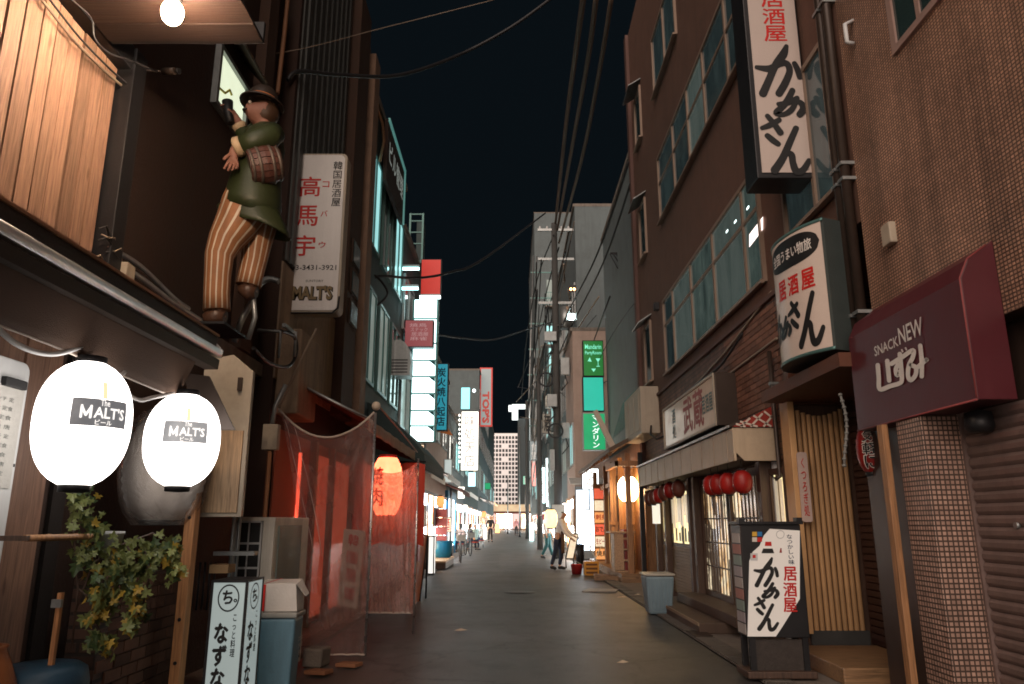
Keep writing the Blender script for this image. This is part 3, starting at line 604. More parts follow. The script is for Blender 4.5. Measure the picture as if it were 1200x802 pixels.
# door frame post, low brick wall
dp = th('door_frame', 'orange stained timber post and sill framing the dark brick panel', 'door frame', (-2.2, 5.0, 0))
pa = WX(219, 700, -2.2)[0]
MB().box(-2.245, -2.175, pa-.045, pa+.045, .06, 1.62).build('post', wood_orange, dp, bev=.006)
for z in (.45, .72, 1.05, 1.38): MB().cyl((-2.21, pa-.046, z), (-2.21, pa-.052, z), .012, n=8).build('bolt', metal_black, dp)
MB().box(-2.25, -2.17, 3.9, pa-.045, .05, .11).build('sill', wood_orange, dp, bev=.005)
bw = th('brick_wall', 'low dark brick panel behind the vine beside the orange post', 'wall', (-2.4, 4.6, 0))
MB().box(-2.6, -2.42, 4.62, pa+.5, 0, 1.02).build('core', brick_dark, bw)
for r_ in range(13):
    for q in range(6):
        y0_ = 4.63+q*.20+(.1 if r_ % 2 else 0)
        if y0_+.19 < pa+.5: MB().box(-2.42, -2.405-.008*random.random(), y0_, y0_+.185, .05+r_*.074, .114+r_*.074).build('brick', M('dark_loose_brick', (.11,.05,.03), .8, var=.4, tone=.4, grime=.4), bw)
# ------------------------------------------------------------------ vine in pots
vp = th('climbing_vine', 'straggling green and yellow vine climbing in front of the dark doorway', 'plant', (-2.2, 4.3, 0))
st = MB()
stems = [[(85,760),(92,690),(88,630),(82,590)],[(88,720),(110,660),(140,640),(180,625),(205,640)],[(92,690),(105,700),(118,740),(112,760)],[(150,640),(160,660),(150,700)],[(170,640),(175,680),(165,725)],[(200,632),(203,665),(198,690)],[(100,650),(120,690),(128,730)]]
SP = []
for s_ in stems:
    P = []
    for px, py in s_: Yq = 4.15+.35*(px-80)/130; x, z = WY(px, py, Yq); P.append((x, Yq, z)); SP.append((px, py))
    st.tube(P, .006, 6)
st.build('stem', wood_dark, vp)
def leafmesh(mat, sc_):
    m = MB(); n = 5; out = []
    ang = [-90, -60, -20, 0, 25, 55, 75, 90, 105, 125, 155, 180, 200, 240]
    rad = [.12, .55, .95, .5, .9, .55, .78, 1.15, .78, .55, .9, .5, .95, .55]
    v = [(0, 0, 0)]+[(r*math.cos(R(a))*sc_, .30*sc_*abs(math.cos(R(a)))*r-.22*sc_*r*r, r*math.sin(R(a))*sc_) for a, r in zip(ang, rad)]
    m.add(v, [(0, i, i % 14+1) for i in range(1, 15)], 0)
    me = bpy.data.meshes.new('leaf'); me.from_pydata(m.v, [], m.f); me.materials.append(mat); return me
LM = [leafmesh(leaf_a, .036), leafmesh(leaf_b, .034), leafmesh(leaf_c, .038), leafmesh(leaf_a, .027)]
clumps = [(92,605,16,22),(105,630,18,20),(100,660,14,18),(125,655,22,22),(150,655,24,20),(172,645,20,20),(165,672,18,18),(140,680,20,16),(200,648,10,18),(205,670,8,14),(110,690,12,14),(150,700,14,12),(120,710,8,10),(108,725,10,10),(162,718,6,6),(150,735,5,8),(95,585,12,12),(118,755,18,10)]
VB = MB()
for k in range(520):
    cx, cy_, sx, sy = random.choice(clumps)
    px = random.gauss(cx, sx*.55); py = random.gauss(cy_, sy*.55)
    if px < 70 or py > 775: continue
    Yq = 4.10+.35*(px-80)/130+random.uniform(-.12, .10); x, z = WY(px, py, Yq)
    low = py > 690
    me_ = LM[random.choices([0, 1, 2, 3], [5, 3.2 if low else 1.6, 3 if not low else 1.5, 4])[0]]
    if k >= 285:
        mt_x = Matrix.Translation((x, Yq+.06, z)) @ Matrix.Rotation(random.uniform(-1, 1.2), 4, 'Y') @ Matrix.Rotation(random.uniform(-.9, .5), 4, 'X'); VB.add([mt_x @ vv.co for vv in me_.vertices], [tuple(p.vertices) for p in me_.polygons], LM.index(me_)); continue
    o = bpy.data.objects.new('leaf', me_); C.objects.link(o); o.parent = vp
    o.location = Vector((x, Yq, z))-vp.location; o.rotation_euler = (random.uniform(-.9, .5), random.uniform(-.6, .6)+math.pi*(random.random() < .75), random.uniform(-1.0, 1.2)); s_ = random.uniform(.75, 1.3); o.scale = (s_, s_, s_)
VB.build('foliage', [leaf_a, leaf_b, leaf_c, leaf_a], vp, kind='stuff')
def pot(name, label, c, r0, r1, h, mat, cat='pot'):
    t = th(name, label, cat, c)
    MB().lathe([(.001,0),(r0,0),(r1,h*.88),(r1*1.08,h*.88),(r1*1.08,h),(r1*.95,h),(r1*.9,h*.8),(.001,h*.78)], 20, c).build('body', mat, t)
    MB().lathe([(.001,h*.86),(r1*.93,h*.84)], 16, c).build('soil', M('potting_soil', (.02,.014,.01), .95), t); return t
x, z = WY(128, 655, 4.35); pot('hanging_pot', 'white pot half hidden among the vine leaves', (x, 4.35, z), .05, .065, .15, plastic_white)
x, y_ = -2.28, 4.12; pot('planter', 'dark planter at the foot of the vine', (x, y_, .0), .12, .16, .30, metal_black)
st_ = th('garden_stake', 'orange timber stake with a grey clamp beside the vine', 'stake', (-2.3, 4.05, 0))
sa = WX(73, 690, -2.3); MB().box(-2.31, -2.288, sa[0]-.012, sa[0]+.012, 0, 1.0).build('stick', wood_orange, st_); MB().box(-2.325, -2.275, sa[0]-.03, sa[0]-.0125, .93, .97).build('clamp', metal_gal, st_)
tb = th('plastic_tub', 'upturned dark blue plastic tub in the bottom left corner', 'tub', (-1.93, 3.55, 0))
tx, ty = -2.36, 4.02; tz = .66; MB().lathe([(.23, 0), (.215, tz-.09), (.20, tz-.03), (.16, tz-.005), (.001, tz)], 28, (tx, ty, 0)).build('shell', M('blue_tub_top', (.02,.06,.10), .45, var=.2, grime=.2), tb); MB().lathe([(.245, .01), (.26, .01), (.26, .045), (.24, .045)], 28, (tx, ty, 0)).build('rim', plastic_navy, tb)
pg = th('earthen_jar', 'brown glazed jar standing behind the blue tub', 'jar', (-2.35, 3.75, 0))
MB().lathe([(.001,0),(.14,0),(.2,.25),(.21,.5),(.15,.66),(.13,.70),(.14,.72),(.11,.72),(.10,.66),(.001,.6)], 22, (-2.52, 3.72, 0.06)).build('body', M('orange_glaze', (.3,.10,.035), .35, var=.3), pg)
# ------------------------------------------------------------------ side board and flap at the end of the awning
sb = th('side_board', 'tall board with peeling pale top and warm wooden lower half behind the lit lantern', 'board', (-2.1, 5.6, 0))
x0, x1, z0, z1 = rectY(232, 425, 291, 606, 5.5)
m = MB(); m.prism([(x0, 5.5, z0), (x1, 5.5, z0), (x1, 5.5, z1-.07), (x1-.16, 5.5, z1+.06), (x0, 5.5, z1+.02)], (0, .05, 0)); m.build('panel', cream_metal, sb, bev=.004)
MB().box(x0+.03, x1-.03, 5.482, 5.498, z0+.03, z0+.62).build('lower_panel', WOOD('pale_upright_timber', (.46,.30,.17), 'Z', tone=.1), sb)
MB().box(x1-.1, x1-.07, 5.47, 5.5, z1-.22, z1-.12).build('handle', metal_brown, sb)
fp = th('awning_flap', 'dark triangular cloth flap hanging below the awning end', 'flap', (-2.1, 5.0, 2.1))
a = [P3(216, 437, 4.95), P3(246, 441, 4.95), P3(276, 504, 4.95), P3(232, 503, 4.95)]
MB().prism(a, (0, .015, 0)).build('cloth', metal_brown, fp)
# ------------------------------------------------------------------ boxed street sign of the kitchen
def boxsign(name, label, x0, x1, y0, y1, z0, z1, cat='sign', frame=.02, fmat=metal_black, face=em_stand_sign, group=None, sides=True):
    t = th(name, label, cat, ((x0+x1)/2, (y0+y1)/2, z0), 0, group)
    m = MB()
    for (xa, xb) in ((x0, x0+frame), (x1-frame, x1)):
        for (ya, yb) in ((y0, y0+frame), (y1-frame, y1)): m.box(xa, xb, ya, yb, z0, z1)
    m.box(x0+frame, x1-frame, y0+.001, y1-.001, z0+.001, z0+frame); m.box(x0+frame, x1-frame, y0+.001, y1-.001, z1-frame, z1-.001)
    m.box(x0+.001, x0+frame, y0+frame, y1-frame, z0+.001, z0+frame); m.box(x1-frame, x1-.001, y0+frame, y1-frame, z0+.001, z0+frame)
    m.box(x0+.001, x0+frame, y0+frame, y1-frame, z1-frame, z1-.001); m.box(x1-frame, x1-.001, y0+frame, y1-frame, z1-frame, z1-.001)
    m.build('frame', fmat, t)
    MB().box(x0+frame, x1-frame, y0+.006, y0+.012, z0+frame, z1-frame).build('face', face, t)
    if sides:
        for (xa, xb) in ((x0+.006, x0+.012), (x1-.012, x1-.006)): MB().box(xa, xb, y0+frame, y1-frame, z0+frame, z1-frame).build('side_face', face, t)
    return t
sY = 5.0; xa, xb, za, zb = rectY(242, 680, 286, 830, sY)
ss = boxsign('street_sign', 'slim white box sign with a circled character beside the blue bin', xa, xb, sY, sY+.32, .02, zb, frame=.016)
def nazuna(o, xd, w_):
    xd = Vector(xd); Z = Vector((0,0,1)); o = Vector(o)
    m = MB(); n = 28
    for i in range(n):
        t0, t1 = 2*math.pi*i/n, 2*math.pi*(i+1)/n
        c_ = o+Z*(zb-.11)
        m.add([c_+(xd*math.cos(t)*r*w_/.25+Z*math.sin(t)*r) for t, r in ((t0,.074),(t1,.074),(t1,.084),(t0,.084))], [(0,1,2,3)])
    m.build('ring_mark', ink_black, ss)
    text(ss, 'ち', ink_black, o+Z*(zb-.105)-xd*.006, xd, Z, .075*w_/.25, .08, .05); text(ss, '。', ink_black, o+Z*(zb-.125)+xd*.045, xd, Z, .02, .02, .05)
    text(ss, 'こっと料理', ink_black, o+Z*(zb-.335)+xd*.062*w_/.25, xd, Z, .035*w_/.25, .25, .03, True)
    text(ss, 'なずな', ink_black, o+Z*(zb-.455)-xd*.035*w_/.25, xd, Z, .10*w_/.25, .38, .07, True)
    text(ss, '25-', ink_black, o+Z*(zb-.70)+xd*.05*w_/.25, xd, Z, .10*w_/.25, .035, .03)
nazuna(((xa+xb)/2, sY+.003, 0), (1,0,0), xb-xa-.03); nazuna((xb-.003, sY+.16, 0), (0,1,0), .25)
# ------------------------------------------------------------------ blue bin with a carton on it
bx0, bx1 = -2.06, -1.80; by0, by1 = 5.75, 5.98
bn = th('waste_bin', 'faded blue waste bin with grey lid under a white carton', 'bin', (-1.95, 6.0, 0))
bx0, bx1, _, bzt = rectY(300, 718, 345, 800, 5.75)
m = MB(); m.hexa([(bx0+.03, by0+.02, .0), (bx1-.03, by0+.02, .0), (bx1-.03, by1-.02, 0), (bx0+.03, by1-.02, 0)], [(bx0, by0, bzt-.04), (bx1, by0, bzt-.04), (bx1, by1, bzt-.04), (bx0, by1, bzt-.04)]); m.build('body', plastic_blue, bn, bev=.02)
m = MB(); m.box(bx0-.012, bx1+.012, by0-.012, by1+.012, bzt-.04, bzt+.0); m.build('lid', M('grey_lid_plastic', (.28,.28,.26), .5, grime=.4), bn, bev=.012)
for k in range(3): text(bn, ['ゴミは', '分別', '回収'][k], ink_white, (bx1+.0035-.01, by0+.2, bzt-.2-.05*k), (0,1,0), (0,0,1), .12-.02*k, .032)
ct = th('carton', 'white paper carton with red stripe sitting on the blue bin', 'box', (-1.95, 6.0, bzt))
m = MB(); m.hexa([(bx0+.0, by0+.01, bzt+.003), (bx1-.0, by0+.03, bzt+.003), (bx1+.0, by1-.02, bzt+.003), (bx0, by1-.02, bzt+.003)], [(bx0-.01, by0+.0, bzt+.20), (bx1-.02, by0+.03, bzt+.20), (bx1-.02, by1, bzt+.22), (bx0-.01, by1, bzt+.22)]); m.build('body', M('white_carton', (.62,.58,.54), .7, var=.1, grime=.12), ct, bev=.004)
MB().box(bx0+.03, bx0+.045, by0-.004, by0+.0, bzt+.01, bzt+.195).build('stripe', ink_red, ct); MB().quad((bx0+.03, by0+.0, bzt+.203), (bx0+.045, by0+.0, bzt+.203), (bx0+.1, by1, bzt+.224), (bx0+.085, by1, bzt+.224)).build('stripe', ink_red, ct)
MB().prism([(bx1-.02, by0+.03, bzt+.20), (bx1-.02, by1-.05, bzt+.22), (bx1+.04, by1-.05, bzt+.12), (bx1+.05, by0+.05, bzt+.11)], (.004, 0, 0)).build('open_flap', M('white_carton', (.6,.6,.6)), ct)
# ------------------------------------------------------------------ large air conditioner
ac = th('air_conditioner', 'tall weathered outdoor air conditioner with open grille beside the clear sheet', 'air conditioner', (-2.1, 6.8, 0))
ax0, ax1, az0, az1 = -2.31, -1.97, .09, 1.39; ay0, ay1 = 6.35, 7.42
m = MB(); m.box(ax0, ax1, ay0+.02, ay1, az0, az1); m.build('casing', ac_metal, ac, bev=.012)
m = MB()
for k in range(6): m.box(ax0+.02, ax1-.10, ay0-.004, ay0+.012, az1-.22-k*.195, az1-.203-k*.195)
m.box(ax0+.02, ax0+.035, ay0-.006, ay0+.018, az1-1.2, az1-.03); m.box(ax0+.125, ax0+.135, ay0-.006, ay0+.018, az1-1.2, az1-.03); m.box(ax1-.115, ax1-.10, ay0-.006, ay0+.018, az1-1.2, az1-.03); m.box(ax0+.02, ax1-.10, ay0-.006, ay0+.018, az1-.045, az1-.03)
m.build('grille', plastic_white, ac)
MB().box(ax0+.03, ax1-.11, ay0+.005, ay0+.022, az1-1.2, az1-.04).build('coil', ink_black, ac)
MB().box(ax1-.095, ax1-.0, ay0+.0, ay0+.022, az0+.02, az1-.02).build('corner_panel', ac_metal, ac, bev=.006)
MB().box(ax1+.0, ax1+.012, ay0+.10, ay1-.28, az0+.56, az1-.07).build('side_panel', M('grey_green_panel', (.16,.20,.19), .45, grime=.3), ac, bev=.005)
for k in range(9): MB().box(ax1+.001, ax1+.01, ay1-.5+.05*k, ay1-.475+.05*k, az0+.05, az0+.24).build('vent_slot', ink_black, ac)
for yy in (ay0+.08, ay1-.2): MB().box(ax0+.02, ax1-.02, yy, yy+.1, .012, az0).build('foot', concrete, ac)
m = MB(); m.prism([(-2.0, 7.55, .012), (-1.80, 7.50, .012), (-1.76, 7.72, .012), (-1.97, 7.75, .012)], (.01, 0, .17)); tag(m.build('concrete_block', concrete, bev=.02), 'rough grey concrete block on the ground beside the air conditioner', 'block')
for k, (px, py, lb) in enumerate(((408, 786, 'broken tile lying nearest the camera by the left kerb'), (372, 795, 'flat scrap of brick beside the air conditioner foot'))):
    x, y_ = WZ(px, py); tag(MB().prism([(x-.12, y_, .03), (x+.08, y_-.05, .03), (x+.13, y_+.08, .03), (x-.06, y_+.12, .03)], (0, 0, .035)).build('tile_scrap', M('terracotta', (.28,.12,.06), .8), bev=.006), lb, 'tile')
# pipes and clutter behind the board
pk = th('pipe_rack', 'grey shelf rail and upright pipes in the gap behind the box sign', 'rack', (-2.4, 6.0, 0))
for k, px in enumerate((276, 283)): x, z = WY(px, 600, 6.1); MB().cyl((x, 6.1, .1), (x, 6.1, 2.3), .014).build('pipe', metal_gal, pk)
a, b = P3(252, 648, 5.9), P3(300, 643, 5.9); MB().box(a[0], b[0], 5.88, 5.98, a[2]-.02, a[2]+.01).build('shelf', metal_gal, pk)
for k in range(5): x, z = WY(226+k*6, 670, 5.9); MB().cyl((x, 5.95, .7), (x, 5.95, 1.05), .008).build('rail_bar', metal_black, pk)
tag(MB().box(*[WY(p, 670, 5.7)[0] for p in (246, 268)], 5.7, 5.85, WY(250, 672, 5.7)[1], WY(250, 662, 5.7)[1]).build('cardboard_scrap', M('cardboard', (.32,.2,.1), .8)), 'bent piece of cardboard wedged behind the slim box sign', 'cardboard')
eb = th('electric_box', 'beige electrical box with conduit beside the clear sheet', 'electric box', (-2.5, 8.0, 2.3))
x0, x1, z0, z1 = rectY(308, 497, 326, 527, 7.7); MB().box(x0, x1, 7.7, 7.8, z0, z1).build('case', cream_metal, eb, bev=.008); MB().cyl(((x0+x1)/2, 7.75, .1), ((x0+x1)/2, 7.75, z0), .02).build('conduit', M('rusty_pipe', (.25,.12,.06), .6, var=.5), eb); MB().tube([((x0+x1)/2, 7.75, z1), ((x0+x1)/2+.02, 7.75, z1+.2), ((x0+x1)/2+.12, 7.72, z1+.42)], .025).build('cable_sleeve', metal_gal, eb)
# ================================================================== LEFT, SECOND: dark house with the statue, then the house with the sheet front
b2 = th('dark_house', 'dark brown rendered house carrying the painted statue and a small lit window', 'building', (-2.9, 6.5, 0))
MB().box(-8, -2.92, 4.64, 8.3, 0, 13).build('wall', plaster_dark, b2)
MB().box(-2.93, -2.84, 4.64, 8.3, 2.95, 3.1).build('ledge', concrete, b2, bev=.01)
MB().box(-2.93, -2.80, 7.45, 7.75, 3.1, 13).build('pilaster', M('brown_pilaster', (.06,.03,.018), .8, grime=.4), b2)
# lit window with hood
wy0, wy1, wz0, wz1 = 6.35, 7.1, 5.5, 6.15
y0_, z0_ = WX(253, 112, -2.9); y1_, z1_ = WX(288, 108, -2.9); wy0, wy1 = y0_, y1_; wz0, wz1 = z0_-.05, z1_+.02
m = MB(); m.box(-2.925, -2.86, wy0-.05, wy0, wz0-.05, wz1+.05); m.box(-2.925, -2.86, wy1, wy1+.05, wz0-.05, wz1+.05); m.box(-2.925, -2.862, wy0, wy1, wz0-.05, wz0); m.box(-2.925, -2.862, wy0, wy1, wz1, wz1+.05)
wf = m.build('window', metal_gal, b2); MB().box(-2.918, -2.90, wy0, wy1, wz0, wz1).build('pane', EM('green_white_lit_pane', (.78, .85, .62), .85, var=.08), wf)
MB().quad((-2.92, wy0-.05, wz1+.35), (-2.92, wy1+.1, wz1+.35), (-2.62, wy1+.1, wz1+.02), (-2.62, wy0-.05, wz1+.02)).build('hood', metal_brown, wf, solid=.02)
MB().tube([(-2.895, wy0+.05, wz0+.17), (-2.89, wy0+.2, wz0+.2), (-2.89, wy0+.3, wz0+.3), (-2.89, wy0+.36, wz0+.28)], .012).build('latch', M('yellow_latch', (.6,.5,.1)), wf)
for i, (p, lb) in enumerate((( [(338,0),(334,40),(330,75),(326,110)], 'upright brown pipe on the dark house left of the grey cladding'), ([(128,290),(165,312),(205,350),(222,362)], 'upper grey conduit running down above the brown awning'), ([(122,300),(165,325),(200,352),(240,378)], 'lower grey conduit running down above the brown awning'))):
    cable('conduit', [(-2.8, *WX(a, b, -2.8)) for a, b in p], .028 if i == 0 else .02, lb, M('rusty_pipe', (.25,.12,.06)) if i == 0 else metal_gal)
mt = th('junction_box', 'small cream junction box above the awning bar', 'box', (-2.5, 5.2, 3))
y_, z_ = WX(147, 325, -2.6); MB().box(-2.64, -2.56, y_-.06, y_+.06, z_-.09, z_+.09).build('case', cream_metal, mt, bev=.01); MB().cyl((-2.6, y_, z_-.09), (-2.6, y_, z_-.14), .02).build('gland', metal_gal, mt)
tg = th('wire_tangle', 'tangle of thin wires and cut ends above the awning by the boards', 'wires', (-2.6, 4.9, 3.1))
for k in range(7):
    y_, z_ = WX(112+random.uniform(-4, 18), 268+k*7, -2.62); MB().tube([(-2.62, y_, z_), (-2.6, y_+.05, z_+random.uniform(-.03, .05)), (-2.6, y_+.12, z_+random.uniform(-.06, .04)), (-2.63, y_+.2, z_-.03)], .006, 5).build('wire', cable_pale if k % 2 else cable_m, tg)
# third house
b3 = th('corner_house', 'tall tall house with grey cladding, brown corner pillars and beige band', 'building', (-2.7, 10, 0))
MB().box(-8, -2.72, 8.3, 12.6, 0, 10.2).build('wall', plaster_dark, b3)
MB().box(-2.725, -2.70, 8.3, 12.6, 2.95, 4.35).build('plaster_band', plaster_beige, b3)
ribc = M('dark_grey_cladding', (.062,.066,.062), .55, .2, var=.2, grime=.3)
for k in range(18): MB().box(-2.722, -2.675 if k % 2 else -2.70, 8.4+k*.135, 8.52+k*.135, 4.4, 10.2).build('cladding_strip', ribc, b3)
MB().box(-2.72, -2.55, 10.95, 11.75, 2.9, 10.2).build('pillar', M('brown_pilaster', (.11,.055,.03)), b3, bev=.01)
MB().box(-2.72, -2.50, 12.05, 12.5, 2.9, 9.75).build('pillar', M('pale_brown_pilaster', (.24,.15,.10), .8, grime=.25), b3, bev=.01)
for k in range(3):
    f = MB(); z0_ = 4.35+k*.5; f.box(-2.545, -2.52, 11.1, 11.65, z0_, z0_+.40); f = f.build('window', M('brown_pilaster', (.1,.05,.03)), b3); MB().box(-2.52, -2.51, 11.14, 11.61, z0_+.03, z0_+.37).build('pane', glass_dark, f)
MB().box(-2.72, -2.45, 8.4, 9.2, 2.55, 3.55).build('boxed_pier', plaster_beige, b3, bev=.02)
MB().box(-2.71, -2.69, 8.5, 12.4, .05, 2.4).build('shop_front', M('red_tinted_wood', (.20,.05,.03), .7, var=.3), b3)  # the bar's red glow is put into the wood colour
red_glass = EM('red_bar_glass', (1, .10, .045), .26, var=.75, scale=1.1)
MB().box(-2.685, -2.65, 9.42, 9.45, .3, 2.2).build('red_tube', EM('red_tube', (1,.10,.05), 1.5), b3)
for y_ in (9.95, 10.95, 12.35): MB().box(-2.69, -2.60, y_, y_+.12, .05, 2.4).build('post', wood_dark, b3)
for ya_, yb_ in ((10.07, 10.95), (11.07, 12.35)): MB().box(-2.688, -2.675, ya_, yb_, .12, 2.25).build('window', red_glass, b3)
bk = th('wall_bracket', 'bent metal bracket with cables on the beige band', 'bracket', (-2.6, 8.6, 3.6))
for px in (329, 347): y_, z_ = WX(px, 402, -2.45); MB().tube([(-2.7, y_, z_+.14), (-2.45, y_, z_+.12), (-2.45, y_, z_-.16)], .018).build('arm', metal_gal, bk)
y_, z_ = WX(338, 398, -2.45); MB().box(-2.47, -2.43, y_-.16, y_+.16, z_+.1, z_+.14).build('bar', metal_gal, bk)
cable('cable', [(-2.45, *WX(a, b, -2.45)) for a, b in ((298,408),(315,425),(338,430),(348,415),(346,395),(330,388))], .02, 'black cable loop hanging under the bent wall bracket')
# projecting shop sign facing the camera
SY = 8.75
x0 = -2.80; x1 = -2.12; z0, z1 = 3.84, 5.98
kb = th('projecting_sign', 'tall rounded white sign with red characters hanging beside the statue', 'sign', ((x0+x1)/2, SY, z0))
rr = rrect(x0, x1, z0, z1, .07)
m = MB(); m.prism([(a, SY, b) for a, b in rr], (0, .22, 0)); m.build('box', cream_metal, kb, bev=.01)
m = MB(); m.prism([(a, SY-.012, b) for a, b in rrect(x0+.03, x1-.03, z0+.03, z1-.03, .06)], (0, .011, 0)); m.build('face', M('pale_sign_face', (.74,.71,.68), .4, var=.06, grime=.12), kb)
xm = (x0+x1)/2; q = lambda dx, dz: (xm+dx, SY-.0145, z1-dz)
for k, ch in enumerate('高馬宇'): text(kb, ch, ink_red, q(-.115+[0, -.01, -.02][k], [.47, .87, 1.27][k]), *FACE_CAM, .26, .27, .018)
for k, ch in enumerate('コバウ'): text(kb, ch, ink_red, q(.085-.0*k, [.44, .84, 1.26][k]), *FACE_CAM, .085, .08, .015)
text(kb, '韓国居酒屋', ink_black, q(.225, .43), *FACE_CAM, .115, .62, .012, True)
text(kb, '03-3431-3921', ink_black, q(-.0, 1.56), *FACE_CAM, .56, .068, .012)
text(kb, 'SUNTORY', ink_grey, q(.02, 1.735), *FACE_CAM, .22, .03, .01)
text(kb, "MALT'S", M('sign_shadow_ink', (.03,.025,.02)), q(.012, 1.895), *FACE_CAM, .50, .19, .07); text(kb, "MALT'S", ink_gold, (xm, SY-.0175, z1-1.885), *FACE_CAM, .49, .18, .035)
MB().tube([(x0+.05, SY-.03, z0+.42), (x0+.0, SY-.03, z0+.40), (x0+.0, SY-.03, z0+.02), (x0+.08, SY-.03, z0-.01), (x1-.08, SY-.03, z0-.01), (x1-.01, SY-.03, z0+.05), (x1-.0, SY-.03, z0+.2)], .013).build('tube_guard', metal_black, kb)
for z in (z0+.3, z1-.3): MB().box(-2.9, x0+.02, SY+.08, SY+.14, z-.03, z+.03).build('bracket', metal_black, kb)
# dark red awning over the sheet front
da = th('shop_awning', 'dark red cloth awning with beige valance above the clear sheets', 'awning', (-2.2, 10.5, 2.6))
MB().grid(lambda u, v: (-2.71+1.02*v, 8.75+4.3*u, 3.06-.52*v-.03*math.sin(v*3.14)), 10, 6).build('cloth', fabric_darkred, da, solid=.006)
MB().grid(lambda u, v: (-1.69, 8.75+4.3*u, 2.54-.15*v+.006*math.sin(u*40)), 40, 3).build('valance', M('beige_valance', (.30,.21,.15), .8, grime=.3), da, solid=.004)
for yy in (8.78, 13.0): MB().tube([(-2.7, yy, 3.03), (-1.69, yy, 2.53)], .02).build('arm', metal_gal, da)
MB().prism([(-2.70, 13.06, 3.05), (-1.69, 13.06, 2.54), (-1.69, 13.06, 2.38), (-2.70, 13.06, 2.7)], (0, .006, 0)).build('side_cloth', fabric_darkred, da)
da2 = th('side_awning', 'dark green steep awning folding down beyond the red one', 'awning', (-2.2, 15, 2.6))
MB().grid(lambda u, v: (-2.65+1.05*v, 13.6+4*u, 3.5-.95*v+.1*math.sin(v*3.14)), 8, 6).build('cloth', fabric_teal, da2, solid=.006)
MB().grid(lambda u, v: (-1.6, 13.6+4*u, 2.55-.26*v), 30, 3).build('valance', fabric_teal, da2, solid=.004)
MB().prism([(-2.65, 13.59, 3.5), (-2.1, 13.59, 3.12), (-1.6, 13.59, 2.55), (-1.6, 13.59, 2.3), (-2.65, 13.59, 2.6)], (0, -.006, 0)).build('side_cloth', fabric_teal, da2)
# clear sheet hung at the front
def sheet(name, label, Y, xl, xr, xbl, xbr, zl, zr, sag, zb_, mat, folds, amp):
    t = th(name, label, 'plastic sheet', ((xl+xr)/2, Y, 0))
    H_ = zl-zb_
    def fn(u, v):
        zt = zl+(zr-zl)*u-sag*(1-(2*u-.95)**2)
        ww = v**.8; x = (xl+(xr-xl)*u)*(1-ww)+(xbl+(xbr-xbl)*u)*ww; z = zt*(1-v)+zb_*v
        f = 0
        for cu, sg in ((0, 1), (1, -1)):   # folds that fan out from the two pinned corners
            du = abs(u-cu); dv = v*H_/(xr-xl); d = math.hypot(du, dv); a = math.atan2(dv, du+1e-6)
            f += amp*(1.0 if cu == 0 else .7)*math.sin(folds*.75*a+sg*.8)*min(1, d*3)*math.exp(-d*.9)
        f += .35*amp*math.sin(u*folds+v*3+1.5*math.sin(3*v))*v+.22*amp*math.sin(u*folds*2.7-v*7+2*math.sin(5*u))
        return (x, Y+f, z)
    MB().grid(fn, 90, 70).build('sheet', mat, t); return t, fn
s1, fn = sheet('clear_sheet', 'large clear vinyl sheet hung in sagging folds in front of the red lit bar', 8.15, -2.58, -1.52, -2.05, -1.50, 2.60, 2.50, .30, .03, clear_sheet, 21, .035)
MB().cyl((-1.505, 8.14, .02), (-1.505, 8.14, 2.52), .014).build('edge_pole', metal_alu, s1)
MB().tube([fn(i/12, 0) for i in range(13)], .012).build('top_hem', M('pale_hem', (.5,.42,.36)), s1); MB().tube([fn(i/12, 1) for i in range(13)], .010).build('bottom_hem', M('pale_hem', (.5,.42,.36)), s1)
for k in range(2):
    u = .04+.13*k; MB().tube([fn(u+.16*(v/8)**1.3, v/14) for v in range(9)], .0028, 5).build('fold_edge', M('glossy_fold', (.55,.5,.5), .12, spec=1), s1)
MB().ball((-1.505, 8.16, 2.60), .05, .05, .05).build('pole_ball', M('pale_ball', (.5,.42,.33)), s1)
cable('rope', [P3(328, 478, 8.1), P3(345, 440, 8.0), P3(372, 385, 7.9)], .012, 'taut rope holding up the left corner of the clear sheet', cable_pale)
cable('rope', [P3(445, 476, 8.2), P3(470, 505, 9.5), P3(490, 530, 11.5)], .01, 'taut line running back from the pole top to the dark awning', cable_pale)
s2, fn2 = sheet('red_lit_sheet', 'second hazy vinyl sheet glowing red around the paper lantern', 9.35, -1.86, -1.16, -1.80, -1.18, 2.12, 2.08, .16, .30, red_sheet, 22, .045)
MB().tube([fn2(i/10, 1) for i in range(11)], .012).build('bottom_hem', M('pale_hem', (.5,.42,.36)), s2); MB().cyl((-1.17, 9.35, .06), (-1.17, 9.35, 2.12), .012).build('edge_pole', metal_alu, s2)
c = (-1.62, 9.78, 1.80)
l = lantern('red_lantern', 'tall glowing orange red paper lantern hanging behind the clear sheet', c, .21, .43, em_red_lantern, ribs=14, cap=ink_red, trunc=.86)
for k, ch in enumerate('焼肉'):
    text(l, ch, EM('dark_red_lit_ink', (.5,.02,.01), .35), (0,0,0), (1,0,0), (0,0,1), .17, .22, .04, fn=lambda a, b, k=k: (c[0]+(lant_r(b+.12-.26*k,.21,.43)+.006)*math.cos(R(-118)+a/.21), c[1]+(lant_r(b+.12-.26*k,.21,.43)+.006)*math.sin(R(-118)+a/.21), c[2]+b+.12-.26*k))
